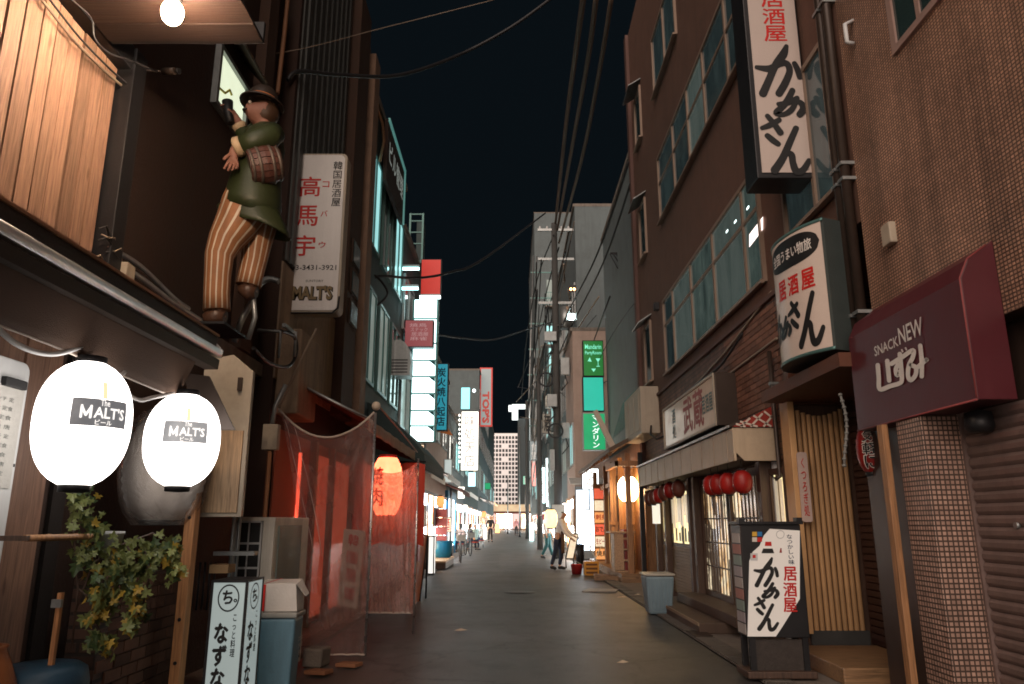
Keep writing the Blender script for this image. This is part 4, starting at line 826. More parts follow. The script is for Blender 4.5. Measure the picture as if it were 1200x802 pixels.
# red cloth behind the lantern, menu board, orange board
rc = th('red_curtain', 'red cloth curtain hung behind the glowing lantern', 'curtain', (-2.1, 12.4, 0))
MB().grid(lambda u, v: (-2.68+1.25*u, 12.4+.03*math.sin(u*17+3*v)+.02*math.sin(u*41), 2.3-1.3*v+.03*math.sin(u*17)), 60, 10).build('cloth', M('red_curtain_cloth', (.50,.07,.04), .8), rc); MB().cyl((-2.7, 12.4, 2.32), (-1.42, 12.4, 2.32), .015).build('rod', metal_black, rc)
mbd = th('menu_board', 'leaning cream menu board with red characters behind the clear sheet', 'menu board', (-1.9, 9, 0))
A = [P3(396, 710, 8.75), P3(419, 714, 8.75), P3(429, 622, 9.0), P3(404, 620, 9.0)]
MB().prism(A, (0, .03, 0)).build('panel', M('cream_board', (.62,.5,.42), .6), mbd)
e1 = (Vector(A[1])-Vector(A[0])).normalized(); e2 = (Vector(A[3])-Vector(A[0])).normalized(); cA = (Vector(A[0])+Vector(A[2]))/2
for k, ch in enumerate('韓国居酒'): text(mbd, ch, ink_red, cA+e2*(.31-.2*k)+Vector((0,-.012,0)), e1, e2, .12, .13, .03)
ob = th('orange_board', 'orange sandwich board with red emblem leaning at the kerb', 'sign board', (-1.75, 13.5, 0))
yb = 13.2; A = [(-1.80, yb, .03), (-1.80, yb+1.0, .03), (-1.60, yb+1.0, 1.30), (-1.60, yb, 1.36)]
A = [P3(484, 716, 12.7), P3(491, 716, 13.6), P3(502, 627, 13.6), P3(487, 622, 12.7)]
MB().prism(A, (-.04, .0, 0)).build('panel', M('orange_board_paint', (.55,.14,.05), .5), ob, bev=.004)
e1 = (Vector(A[1])-Vector(A[0])).normalized(); e2 = (Vector(A[3])-Vector(A[0])).normalized(); nn = e1.cross(e2); cA = sum((Vector(a) for a in A), Vector())/4
m = MB(); m.prism([cA+e1*a+e2*b+nn*.006 for a, b in ((-.28,.16),(.22,.16),(.22,.5),(-.28,.5))], nn*.006); m.build('emblem', ink_red, ob)
MB().tube([A[1], A[2]], .018).build('edge_rail', metal_black, ob); MB().cyl((A[2][0], A[2][1]+.02, A[2][2]-.05), (A[2][0]-.05, A[2][1]+.45, .02), .015).build('strut', metal_black, ob)
# ================================================================== FIGURES
def skinmesh(name, nodes, edges, mat, parent, sub=1, root=None, local=True):
    keys = list(nodes); idx = {k: i for i, k in enumerate(keys)}
    off = Vector((0,0,0)) if local else root_of(parent).location
    me = bpy.data.meshes.new(name); me.from_pydata([tuple(Vector(nodes[k][0])-off) for k in keys], [(idx[a], idx[b]) for a, b in edges], [])
    me.materials.append(mat); o = bpy.data.objects.new(name, me); C.objects.link(o); o.parent = parent
    md = o.modifiers.new('skin', 'SKIN'); md.use_smooth_shade = True
    sk = me.skin_vertices[0].data
    for k in keys:
        r = nodes[k][1]; sk[idx[k]].radius = (r, r) if not isinstance(r, tuple) else r; sk[idx[k]].use_root = (k == (root or keys[0]))
    if sub: s = o.modifiers.new('smooth', 'SUBSURF'); s.levels = sub; s.render_levels = sub
    return o
def chain(*ks): return [(ks[i], ks[i+1]) for i in range(len(ks)-1)]
def hand_nodes(nd, ed, pre, wrist, dirv, side, k=1.0, curl=.5):
    """palm, four unequal fingers and a thumb from the wrist node"""
    w_ = Vector(nd[wrist][0]); d = Vector(dirv).normalized(); s = Vector(side).normalized(); n = d.cross(s).normalized()
    nd[pre+'palm'] = (w_+d*.045*k, .026*k); nd[pre+'knk'] = (w_+d*.085*k, .026*k); ed += [(wrist, pre+'palm'), (pre+'palm', pre+'knk')]
    for i, (off, ln) in enumerate(((-.030, .062), (-.010, .074), (.010, .070), (.028, .054))):
        a, b, c_ = pre+'f%da' % i, pre+'f%db' % i, pre+'f%dc' % i
        nd[a] = (w_+d*.098*k+s*off*k, .0095*k); nd[b] = (w_+d*(.098+ln*.5)*k+s*off*1.1*k+n*curl*.02*k, .0088*k); nd[c_] = (w_+d*(.098+ln*(1-.35*curl))*k+s*off*1.1*k+n*curl*.055*k, .0075*k)
        ed += [(pre+'knk', a), (a, b), (b, c_)]
    nd[pre+'t1'] = (w_+d*.055*k-s*.040*k, .011*k); nd[pre+'t2'] = (w_+d*.085*k-s*.052*k+n*curl*.02*k, .0095*k); ed += [(pre+'palm', pre+'t1'), (pre+'t1', pre+'t2')]
def person(label, loc, rz, h=1.68, pose=None, shirt=shirt_white, bottom=cloth_navy, shoes=cloth_black, lean=0, longhair=False, sleeves='long', apron=None, skirt=False, bag=None, group=None):
    k = h/1.70; P = {'pelvis':(0,0,.93),'waist':(0,0,1.07),'chest':(0,-.01,1.28),'neckb':(0,.01,1.44),'neck':(0,0,1.50),'head':(0,-.015,1.60),'crown':(0,-.01,1.665)}
    for s, n in ((1,'L'), (-1,'R')):
        P.update({'sh'+n:(s*.165,0,1.41),'el'+n:(s*.22,.02,1.13),'wr'+n:(s*.21,-.06,.89),'hip'+n:(s*.085,0,.90),'kn'+n:(s*.095,-.02,.49),'an'+n:(s*.10,.02,.085),'toe'+n:(s*.115,-.13,.035)})
    P.update(pose or {})
    if lean:
        for q in ('waist','chest','neckb','neck','head','crown','shL','shR','elL','elR','wrL','wrR'):
            v = Vector(P[q])-Vector(P['pelvis']); v.rotate(Matrix.Rotation(R(lean), 3, 'X')); P[q] = tuple(v+Vector(P['pelvis']))
    P = {a: Vector(b)*k for a, b in P.items()}
    t = th('person', label, 'person', loc, rz, group, local=True)
    rad = {'pelvis':.115,'waist':.105,'chest':.125,'neckb':.06,'neck':.05,'head':.088,'crown':.072,'shL':.062,'shR':.062,'elL':.04,'elR':.04,'wrL':.027,'wrR':.027,'hipL':.085,'hipR':.085,'knL':.055,'knR':.055,'anL':.036,'anR':.036,'toeL':.03,'toeR':.03}
    nd = {q: (P[q], rad[q]*k) for q in P}
    ed = chain('pelvis','waist','chest','neckb','neck','head','crown')
    for n in 'LR': ed += chain('chest','sh'+n,'el'+n,'wr'+n)+chain('pelvis','hip'+n,'kn'+n,'an'+n,'toe'+n)
    f = (P['head']-P['neck']).normalized(); fwd = Vector((0,-1,0)); fwd.rotate(Matrix.Rotation(R(lean*.6), 3, 'X'))
    nd['nose'] = (P['head']+fwd*.098*k-f*.012*k, .016*k); ed.append(('head','nose'))
    nd['chin'] = (P['head']+fwd*.05*k-f*.085*k, .035*k); ed.append(('head','chin'))
    for n, s in (('L',1),('R',-1)):
        nd['ear'+n] = (P['head']+Vector((s*.092*k,.01,0)), .016*k); ed.append(('head','ear'+n))
        hand_nodes(nd, ed, 'h'+n, 'wr'+n, P['wr'+n]-P['el'+n], (0, s*1.0, 0.05) if abs((P['wr'+n]-P['el'+n]).normalized().y) < .8 else (s, 0, 0), k)
    skinmesh('body', nd, ed, skin_m, t, 1, 'pelvis')
    ring = {q: (P[q], r*k) for q, r in (('pelvis',.135),('waist',.125),('chest',.145),('neckb',.075),('shL',.08),('shR',.08))}
    e2 = chain('pelvis','waist','chest','neckb')
    for n in 'LR':
        end = P['wr'+n] if sleeves == 'long' else P['sh'+n]+(P['el'+n]-P['sh'+n])*.72
        ring['el'+n] = (P['sh'+n]+(P['el'+n]-P['sh'+n])*(1 if sleeves == 'long' else .4), .062*k); ring['cu'+n] = (end, .046*k if sleeves == 'long' else .064*k); e2 += chain('chest','sh'+n,'el'+n,'cu'+n)
    skinmesh('shirt', ring, e2, shirt, t, 1, 'pelvis')
    tr = {'p0':(P['pelvis']+Vector((0,0,.05*k)), .128*k),'pelvis':(P['pelvis'], .135*k)}; e3 = [('p0','pelvis')]
    for n in 'LR':
        tr['hip'+n] = (P['hip'+n], .105*k); tr['kn'+n] = (P['kn'+n], .075*k); tr['an'+n] = (P['an'+n]+(P['kn'+n]-P['an'+n])*(.06 if not skirt else .75), .058*k); e3 += chain('pelvis','hip'+n,'kn'+n,'an'+n)
    skinmesh('trousers', tr, e3, bottom, t, 1, 'pelvis')
    for n in 'LR': 
        m = MB(); a, b = P['an'+n], P['toe'+n]; m.tube([a+(a-b)*.25+Vector((0,0,-.045*k)), a+Vector((0,0,-.03*k)), (a+b)/2+Vector((0,0,-.005*k)), b, b+(b-a)*.2], [.03*k,.05*k,.048*k,.042*k,.015*k], 10); m.build('shoe', shoes, t, local=True)
    hb = {'a':(P['crown']+Vector((0,.02,.01))*k, .083*k),'b':(P['head']+Vector((0,.035,.015))*k, .09*k)}; he = [('a','b')]
    if longhair: hb['c'] = (P['neckb']+Vector((0,.055,.02))*k, .06*k); he.append(('b','c'))
    skinmesh('hair', hb, he, hair_m, t, 1, 'b')
    if apron:
        m = MB(); a = P['waist']; m.grid(lambda u, v: (a.x+(-.17+.34*u)*k, a.y-(.165-.25*(u-.5)**2)*k+.0*v, a.z+.02*k-.62*k*v), 8, 6); m.build('apron', apron, t, local=True, solid=.008)
    if bag:
        m = MB(); b = P['wrL']; m.box(b.x-.05, b.x+.05, b.y-.13, b.y+.13, b.z-.35, b.z-.08); m.build('bag', bag, t, local=True, bev=.02)
    return t
# ------------------------------------------------------------------ painted statue stepping up the wall
sY0 = 5.95
stt = th('statue', 'painted wall statue of a man in green jacket and orange striped trousers carrying a barrel', 'statue', P3(258, 378, sY0))
S = lambda px, py, dy=0: Vector(P3(px, py, sY0+dy))
def face_dir(): return Vector((-.80, -.55, .12)).normalized()
hc = S(306, 131, -.02); fd = face_dir(); fr_ = fd.cross(Vector((0,0,1))).normalized(); fu = fr_.cross(fd)
nd = {'pel':(S(292,240), .17),'wai':(S(298,215), .16),'che':(S(308,178), .17),'nkb':(S(312,152), .085),'nk':(S(309,146), .07),'hd':(hc, .115),'cr':(hc+Vector((0,0,.075)), .095),
 'shA':(S(320,160,-.19), .085),'elA':(S(300,164,-.27), .07),'wrA':(S(277,174,-.26), .05),
 'shB':(S(303,158,.19), .085),'elB':(S(288,160,.22), .065),'wrB':(S(280,143,.16), .045),
 'hpA':(S(283,254,-.1), .13),'knA':(S(260,300,-.1), .085),'anA':(S(256,364,-.08), .055),'toA':(S(244,376,-.1), .04),
 'hpB':(S(303,258,.12), .12),'knB':(S(301,300,.14), .08),'anB':(S(293,335,.16), .055),'toB':(S(284,343,.16), .04)}
ed = chain('pel','wai','che','nkb','nk','hd','cr')+chain('che','shA','elA','wrA')+chain('che','shB','elB','wrB')+chain('pel','hpA','knA','anA','toA')+chain('pel','hpB','knB','anB','toB')
nd['chin'] = (hc+fd*.06-fu*.105, .05); nd['nose'] = (hc+fd*.135-fu*.01, .024); nd['ear'] = (hc-fr_*.0+Vector((.09,-.085,-.01)), .026); nd['lip'] = (hc+fd*.105-fu*.065, .026)
ed += [('hd','chin'),('hd','nose'),('hd','ear'),('hd','lip')]
hand_nodes(nd, ed, 'a', 'wrA', S(272,204,-.26)-S(277,176,-.26), (1, .15, 0), 1.45, .55)
hand_nodes(nd, ed, 'b', 'wrB', S(271,128,.12)-S(280,143,.16), (0, 1, 0), 1.25, .9)
skinmesh('body', nd, ed, skin_statue, stt, 2, 'pel', local=False)
def striped(path, name):
    m = MB(); n = 56; m.tube([S(a, b, d) for a, b, r, d in path], [r for a, b, r, d in path], n)
    for i in range(len(m.m)): m.m[i] = 1 if (i % 56) % 4 == 0 else 0
    return m.build(name, [trouser_o, trouser_w], stt)
striped([(296,232,.22,0),(289,244,.21,-.02),(277,265,.175,-.06),(265,283,.14,-.09),(258,300,.116,-.1),(256,325,.106,-.1),(255,345,.104,-.09),(255,364,.108,-.08)], 'trouser_leg')
striped([(305,238,.19,.10),(305,262,.16,.12),(302,285,.125,.14),(299,305,.11,.15),(295,322,.105,.16),(292,335,.105,.16)], 'trouser_leg')
m = MB(); m.tube([S(a, b, d) for a, b, d in ((292,252,0),(297,240,0),(300,218,0),(304,195,0),(309,172,0),(312,155,0),(312,148,0))], [.24,.245,.22,.195,.19,.14,.085], 24); jk = m.build('jacket', jacket_m, stt)
m = MB(); m.grid(lambda u, v: S(292+8*v+0*u, 246+14*v*0, 0)+Vector((.262*math.cos(u*6.283)+.06*v*(math.cos(u*6.283) > .1), .22*math.sin(u*6.283), -.17*v*(1+.5*math.cos(u*6.283)))), 28, 4); m.build('jacket_skirt', jacket_m, stt, solid=.015)
for (pth, rr_) in (((S(322,156,-.14), S(316,161,-.2), S(300,165,-.27), S(281,172,-.265)), [.10,.105,.092,.08]), ((S(305,155,.15), S(297,159,.21), S(288,160,.22), S(282,149,.18)), [.10,.095,.08,.062])):
    sl = MB().tube(list(pth), rr_, 18).build('sleeve', jacket_m, stt)
    d = (pth[-1]-pth[-2]).normalized(); MB().tube([pth[-1]-d*.03, pth[-1]+d*.02, pth[-1]+d*.035], [rr_[-1]*1.04, rr_[-1]*1.1, rr_[-1]*.9], 18).build('cuff', M('pale_cuff_paint', (.5,.36,.22), .6, grime=.2), sl)
# barrel under the arm
ba = S(292,196,-.22); bb = S(329,192,-.12); bd = (bb-ba); u_ = bd.normalized(); a_ = u_.cross(Vector((0,0,1))).normalized(); b_ = a_.cross(u_)
br = MB(); n = 18
bl = None
for j in range(n):
    m = MB(); t0, t1 = 2*math.pi*j/n+.02, 2*math.pi*(j+1)/n-.02; rows = []
    for i in range(7):
        f = i/6; r = .135+.035*math.sin(math.pi*f)
        rows += [ba+bd*f+(a_*math.cos(t)+b_*math.sin(t))*rr2 for t, rr2 in ((t0,r),(t1,r),(t1,r-.02),(t0,r-.02))]
    fs = []
    for i in range(6):
        for q2 in range(4): k2 = (q2+1) % 4; fs.append((i*4+q2, i*4+k2, i*4+4+k2, i*4+4+q2))
    fs += [(0,3,2,1), (24,25,26,27)]
    m.add(rows, fs)
    if bl is None:
        bl = MB(); bl.tube([ba+u_*.01, bb-u_*.01], [.13,.13], 18); bl = bl.build('barrel', metal_black, stt)
    m.build('stave', barrel_m, bl)
for f in (.08, .3, .7, .92): p = ba+bd*f; r = .137+.035*math.sin(math.pi*f); MB().tube([p-u_*.012, p+u_*.012], [r+.003]*2, 22).build('hoop', M('barrel_hoop', (.14,.11,.09), .5, .5, grime=.3), bl)
# hat, hair, features, shoes, field glass
top = hc+fu*.065
ht = MB()
for rows in ([(.19,.0),(.195,.012),(.12,.02)],):
    vs = []
    for r, z in rows:
        for j in range(26): t = 2*math.pi*j/26; vs.append(top+fd*math.cos(t)*r+fr_*math.sin(t)*r+fu*(z+.02*math.cos(t)*0))
    ht.add(vs, [(i*26+j, i*26+(j+1) % 26, (i+1)*26+(j+1) % 26, (i+1)*26+j) for i in range(2) for j in range(26)], 0, True)
hat = ht.build('hat', M('brown_hat_paint', (.03,.018,.012), .6, grime=.2), stt)  # dark brown also carries the shade over the head
m = MB(); m.tube([top+fu*.01, top+fu*.06, top+fu*.12, top+fu*.165, top+fu*.18], [.125,.128,.118,.08,.02], 24); m.build('hat_crown', M('brown_hat_paint', (.07,.038,.022)), hat)
m = MB(); m.tube([top+fu*.022, top+fu*.062], [.131,.131], 26); m.build('hat_band', M('orange_hat_band', (.45,.15,.05), .5), hat)
m = MB(); bk_ = hc-fd*.03+fu*.0; m.ball(bk_+Vector((.02,0,-.005)), .118, .118, .12, 18, 12); m.build('hair', M('painted_hair', (.06,.03,.015), .5), stt)
for s in (-1, 1):
    e_ = hc+fd*.108+fr_*s*.042+fu*.022; ey = MB(); ey.ball(e_, .017, .017, .017, 10, 8); ey = ey.build('eye', M('painted_eye_white', (.6,.5,.4), .4), stt)
    MB().ball(e_+fd*.012, .008, .008, .008, 8, 6).build('pupil', ink_black, ey)
    MB().tube([e_+fr_*-.028+fu*.028+fd*.0, e_+fu*.036+fd*.008, e_+fr_*.028+fu*.028], .008, 6).build('eyebrow', hair_m, stt)
MB().tube([hc+fd*.122-fu*.048-fr_*.04, hc+fd*.137-fu*.045, hc+fd*.122-fu*.048+fr_*.04], [.006,.014,.006], 8).build('moustache', hair_m, stt)
for a, t_ in (('anA','toA'), ('anB','toB')):
    A_, T_ = nd[a][0], nd[t_][0]; MB().tube([A_+Vector((.07,0,-.06)), A_+Vector((.01,0,-.05)), (A_+T_)/2+Vector((0,0,-.02)), T_, T_+(T_-A_)*.25], [.05,.085,.078,.065,.02], 14).build('shoe', M('brown_shoe_paint', (.08,.04,.025), .4), stt)
    MB().tube([A_+Vector((0,0,.0)), A_+Vector((0,0,-.06))], [.07,.075], 14).build('sock', M('pale_sock_paint', (.45,.25,.18), .6), stt)
g0 = S(270,133,.10); MB().tube([g0+Vector((.02,0,-.10)), g0+Vector((-.01,0,.0)), g0+Vector((-.03,0,.12))], [.035,.04,.05], 14).build('spyglass', ink_black, stt)
MB().tube([S(297,337,.18), S(300,372,.2), S(292,398,.25)], .022).build('support_rod', metal_gal, stt)
MB().box(S(242,380)[0], S(275,380)[0], sY0-.2, sY0+.3, S(258,384)[2]-.02, S(258,384)[2]+.0).build('bracket_plate', metal_black, stt)
cable('support_arm', [S(297,352,.5), S(283,378,.5), S(276,400,.6)], .03, 'curved grey pipe arm below the statue heel', metal_gal)
cable('support_arm', [P3(328,330,7.6), P3(312,328,7.6), P3(296,345,7.6), P3(284,374,7.6)], .035, 'bent grey conduit between the statue and the white sign', metal_gal)
# ================================================================== RIGHT, NEAREST: mosaic building
XR = 3.1
r1 = th('mosaic_building', 'brown mosaic tiled building with a roller shutter and maroon awning', 'building', (XR, 4, 0))
MB().box(XR, 9, -1.5, 6.15, 2.62, 12).build('upper_wall', mosaic, r1)
MB().box(3.25, 9, -1.5, 5.17, 0, 2.62).build('shutter_wall', plaster_dark, r1)
pl0, pl1 = 5.18, 5.52
MB().box(2.86, 3.13, pl0, pl1, 0, 2.62).build('pillar', mosaic_grey, r1, bev=.006)
MB().box(3.0, 3.52, 5.53, 6.12, 2.40, 2.62).build('lintel', metal_black, r1)
# window near the top edge of the photograph
m = MB(); a = WX(1050, 58, XR); b = WX(1100, 0, XR)
wy1 = a[0]; wz0 = a[1]; wy0 = wy1-1.3
m.box(XR-.03, XR+.0, wy0-.06, wy1+.0, wz0-.06, wz0); m.box(XR-.03, XR, wy0-.06, wy0, wz0, wz0+1.4); m.box(XR-.03, XR, wy1-.07, wy1, wz0, wz0+1.4); m.box(XR-.03, XR, wy0, wy1-.07, wz0+1.34, wz0+1.4); m.box(XR-.025, XR, wy1-.42, wy1-.37, wz0, wz0+1.34)
wf = m.build('window', M('pinkish_window_frame', (.30,.2,.17), .5), r1); MB().box(XR-.012, XR-.004, wy0, wy1-.07, wz0, wz0+1.34).build('pane', glass_dark, wf)
# shutter: separate slats
for k in range(27):
    z = .02+k*.0765; m = MB(); x = 3.155
    m.prism([(x, 2.6, z), (x-.016, 2.6, z+.022), (x-.018, 2.6, z+.052), (x-.004, 2.6, z+.074), (x+.006, 2.6, z+.074), (x+.006, 2.6, z)], (0, 2.55, 0)); m.build('shutter_slat', shutter_m, r1)
MB().box(3.12, 3.20, 5.155, 5.178, 0, 2.4).build('shutter_rail', shutter_m, r1); MB().cyl((3.125, 4.75, 1.33), (3.15, 4.75, 1.33), .02, n=14).build('lock', metal_gal, r1)
# doorway between pillar and cladding
MB().box(2.94, 3.02, 5.53, 5.575, 0, 2.42).build('door_jamb', metal_alu, r1)
m = MB(); m.box(2.96, 3.06, 5.58, 5.66, 0, 2.42); m.build('door_jamb', metal_black, r1)
MB().box(3.02, 3.05, 5.66, 6.4, .0, 2.4).build('steel_door', M('dark_bronze_door', (.05,.028,.022), .35, .2, var=.15, bump=0), r1)
MB().box(2.80, 2.85, 5.62, 5.70, .05, 2.07).build('timber_post', wood_warm, r1, bev=.006)
wb = th('wall_box', 'small pale box on the brown mosaic wall right of the downpipe', 'box', (XR, 5.6, 3.6))
y_, z_ = WX(1047, 275, XR); MB().box(XR-.06, XR, y_-.07, y_+.07, z_-.09, z_+.09).build('case', cream_metal, wb, bev=.01)
wb2 = th('wall_bracket', 'small white metal bracket high beside the downpipe', 'bracket', (XR, 6, 4.9))
y_, z_ = WX(996, 38, XR-.05); MB().tube([(XR, y_, z_+.12), (XR-.08, y_, z_+.08), (XR-.08, y_, z_-.1), (XR-.02, y_, z_-.12)], .02).build('hook', plastic_white, wb2)
# maroon box awning
SX = 2.85
sn = th('snack_awning', 'maroon box awning with white lettering over the shuttered bar', 'awning', (SX, 5.2, 2.08))
yf, yn = 6.12, 4.50
prof = [(XR, 2.08), (SX, 2.08), (SX+.005, 2.86), (SX+.07, 2.99), (SX+.20, 3.08), (XR, 3.12)]
m = MB(); m.prism([(a, yn, b) for a, b in prof], (0, yf-yn, 0)); m.build('cover', fabric_maroon, sn, bev=.006)
MB().tube([(SX-.003, yn+.0, 2.09), (SX+.0, yn+.0, 2.86), (SX+.065, yn, 2.99), (SX+.2, yn-.0, 3.085)], .006).build('seam', M('maroon_seam', (.24,.05,.05)), sn)
MB().tube([(SX-.004, yn, 2.08), (SX-.004, yf, 2.08)], .007).build('seam', M('maroon_seam', (.24,.05,.05)), sn)
for s_, p0, p1, hh in (('SNACK', (1027,419), (1055,407), .078), ('NEW', (1056,406), (1084,393), .125)):
    ya, za = WX(*p0, SX); yb, zb_ = WX(*p1, SX); zc_ = (za+zb_)/2+hh/2; text(sn, s_, ink_white, (SX-.004, (ya+yb)/2, min(za, zb_)+hh/2+.01), *FACE_W, ya-yb, hh, .012)
q8 = lambda x, y: (980+x/8, 360+y/8)
IZU = [[(405,545),(415,660),(425,770),(520,742),(610,715),(632,680),(625,560),(612,440)], [(495,505),(505,600),(514,690)], [(535,532),(640,466),(738,405),(735,470),(700,545),(690,640),(715,685),(760,640),(765,570),(720,545)], [(590,540),(570,590),(585,640),(615,600)], [(770,570),(850,500),(862,495)], [(800,362),(815,500),(815,650)], [(628,402),(636,418)], [(664,384),(672,400)]]
m = MB()
for st in IZU: ribbon(m, [(*q8(x, y), 2.0 if len(st) == 2 else 5.3) for x, y in st], lambda px, py, lf: (SX-.003-lf, *WX(px, py, SX)))
m.build('logo_lettering', ink_white, sn)
sp_ = th('ceiling_speaker', 'dark round lamp housing under the maroon awning by the shutter', 'lamp', (3.3, 4.8, 2.0))
y_, z_ = 4.95, 2.05; MB().lathe([(.001,-.10),(.07,-.10),(.09,-.06),(.08,.03),(.001,.05)], 16, (3.06, 4.85, 2.02)).build('housing', metal_black, sp_)
# downpipe pair
dpn = th('downpipe', 'pair of tall metal downpipes at the edge of the mosaic wall', 'pipe', (XR, 6.2, 0))
for k, yy in enumerate((6.20, 6.34)):
    MB().cyl((XR-.07, yy, 2.7), (XR-.07, yy, 12), .045, n=14).build('pipe', metal_brown, dpn)
    for z in (3.1, 4.35, 4.5, 6.2, 8): MB().box(XR-.125, XR, yy-.055, yy+.055, z, z+.03).build('clamp', metal_gal, dpn)
# ------------------------------------------------------------------ alcove with ribbed panel
al = th('entrance_alcove', 'recessed bar entrance with ribbed timber wall and dark slatted door', 'entrance', (3.3, 7.5, 0))
ribm = M('golden_ribbed_timber', (.56, .33, .155), .5, var=.25, scale=4, bump=.1, grime=.12, tone=.12)
yr = 8.1
MB().box(2.98, 3.05, yr-.12, yr+.12, .25, 2.78).build('edge_board', ribm, al, bev=.006)
MB().box(3.05, 3.95, yr+.02, yr+.1, .0, 3.3).build('back_board', wood_dark, al)
x = 3.07; k = 0
while x < 3.66:
    MB().lathe([(.026, .27), (.026, 2.58-.10*math.sin((x-3.05)/.6*3.14))], 10, (x, yr, 0), sy=.8).build('rib', ribm, al); x += .059; k += 1
MB().box(3.06, 3.66, yr-.02, yr+.015, .02, .27).build('skirting', M('dark_grey_skirting', (.06,.06,.058), .6), al)
MB().box(3.05, 3.9, yr-.04, yr+.02, 2.60, 3.3).build('fascia', M('dark_orange_board', (.10,.035,.018), .6, var=.3), al)
MB().box(3.68, 3.74, 6.12, yr, .15, 2.9).build('side_wall', M('dark_red_brown_boards', (.07,.03,.022), .6, var=.3), al)
for k in range(34): MB().box(3.655, 3.68, 6.14, yr-.05, .2+k*.07, .255+k*.07).build('door_slat', M('dark_door_slat', (.06,.028,.022), .5, tone=.1), al)
MB().box(2.75, 3.7, 6.1, yr, 2.62, 2.74).build('soffit', M('dark_orange_board', (.10,.035,.018)), al)
tag(MB().box(2.80, 3.66, 6.75, 7.95, .012, .15).build('timber_step', WOOD('worn_step_timber', (.26,.15,.075), 'X'), bev=.012), 'low worn timber step in front of the ribbed wall', 'step')
rl = th('red_lantern', 'dark red lantern with black and white characters under the maroon awning edge', 'lantern', (2.93, 6.7, 1.95))
c = (3.06, 6.35, 1.95)
MB().lathe([(lant_r(-.20+.40*i/16, .125, .225)*(1 if i % 2 else .97), -.20+.40*i/16) for i in range(17)], 24, c).build('paper_body', red_lantern, rl)
for z in (-.22, .19): MB().lathe([(.05, z), (.07, z), (.07, z+.03), (.05, z+.03)], 18, c).build('cap', ink_black, rl)
for k, ch in enumerate('気軽に'):
    f_ = lambda a, b, k=k, l=.004: (c[0]+(lant_r(b+.11-.11*k,.125,.225)+l)*math.cos(R(-122)+a/.125), c[1]+(lant_r(b+.11-.11*k,.125,.225)+l)*math.sin(R(-122)+a/.125), c[2]+b+.11-.11*k)
    text(rl, ch, ink_white, (0,0,0), (1,0,0), (0,0,1), .12, .108, .06, fn=f_); text(rl, ch, ink_black, (0,0,0), (1,0,0), (0,0,1), .11, .098, .02, fn=lambda a, b, k=k: f_(a, b, k, .0075))
MB().cyl((c[0], c[1], c[2]+.25), (c[0], c[1], 2.45), .006).build('cord', cable_m, rl)
for k in range(9): pass
bead_m = M('bead_grey', (.16,.16,.15), .5)
rp_ = th('beaded_cord', 'pale beaded cord hanging beside the dark red lantern', 'cord', (2.86, 6.3, 2.2))
pts = [(2.84+.03*math.sin(i*.4), 6.35, 2.42-.055*i) for i in range(12)]; MB().tube(pts, .012, 6).build('strand', bead_m, rp_)
for p in pts[::1]: MB().ball(p, .02, .02, .016, 8, 6).build('bead', bead_m, rp_)
sl_ = th('slim_banner', 'narrow pale strip sign with red characters on the ribbed timber edge', 'sign', (2.98, 8, 1.4))
x0, x1, z0, z1 = rectY(938, 530, 950, 612, 7.95); MB().prism([(a, 7.95, b) for a, b in rrect(x0, x1, z0, z1, .03)], (0, .015, 0)).build('panel', M('pale_pink_panel', (.55,.42,.37), .5), sl_)
text(sl_, 'くつろぎ処', ink_red, ((x0+x1)/2, 7.945, (z0+z1)/2), *FACE_CAM, .055, .6, .01, True)
# ------------------------------------------------------------------ curved bar sign
cs = th('curved_sign', 'bulging white bar sign with dark oval heading on the corner over the alcove', 'sign', (2.7, 6.7, 2.9))
plan = [(2.80, 6.24), (2.69, 6.42), (2.62, 6.64), (2.595, 6.86), (2.62, 7.05), (2.71, 7.22), (2.86, 7.32), (3.08, 7.34)]
def arc_pts(n=40):
    out = []
    for i in range(len(plan)-1):
        p0 = plan[max(0, i-1)]; p1 = plan[i]; p2 = plan[i+1]; p3 = plan[min(len(plan)-1, i+2)]
        for k in range(8):
            t = k/8; out.append(tuple(.5*((2*b)+(-a+c_)*t+(2*a-5*b+4*c_-d)*t*t+(-a+3*b-3*c_+d)*t**3) for a, b, c_, d in zip(p0, p1, p2, p3)))
    return out+[plan[-1]]
AP = arc_pts(); AL = [0]
for i in range(1, len(AP)): AL.append(AL[-1]+math.dist(AP[i], AP[i-1]))
def arc(s, out=0.0):
    s = max(0, min(AL[-1]-1e-4, s)); i = max(j for j in range(len(AL)-1) if AL[j] <= s); t = (s-AL[i])/(AL[i+1]-AL[i]); a, b = AP[i], AP[i+1]
    dx, dy = b[0]-a[0], b[1]-a[1]; l = math.hypot(dx, dy); return (a[0]+dx*t-dy/l*out*1, a[1]+dy*t+dx/l*out*1)
def arcn(s, out):   # outward is towards the street
    x, y = arc(s); x2, y2 = arc(s+.01); l = math.hypot(x2-x, y2-y) or 1; nx, ny = -(y2-y)/l, (x2-x)/l
    return (x+nx*out, y+ny*out) if nx < 0 or ny < 0 else (x-nx*out, y-ny*out)
cz0, cz1 = 2.80, 4.02; FW = .86
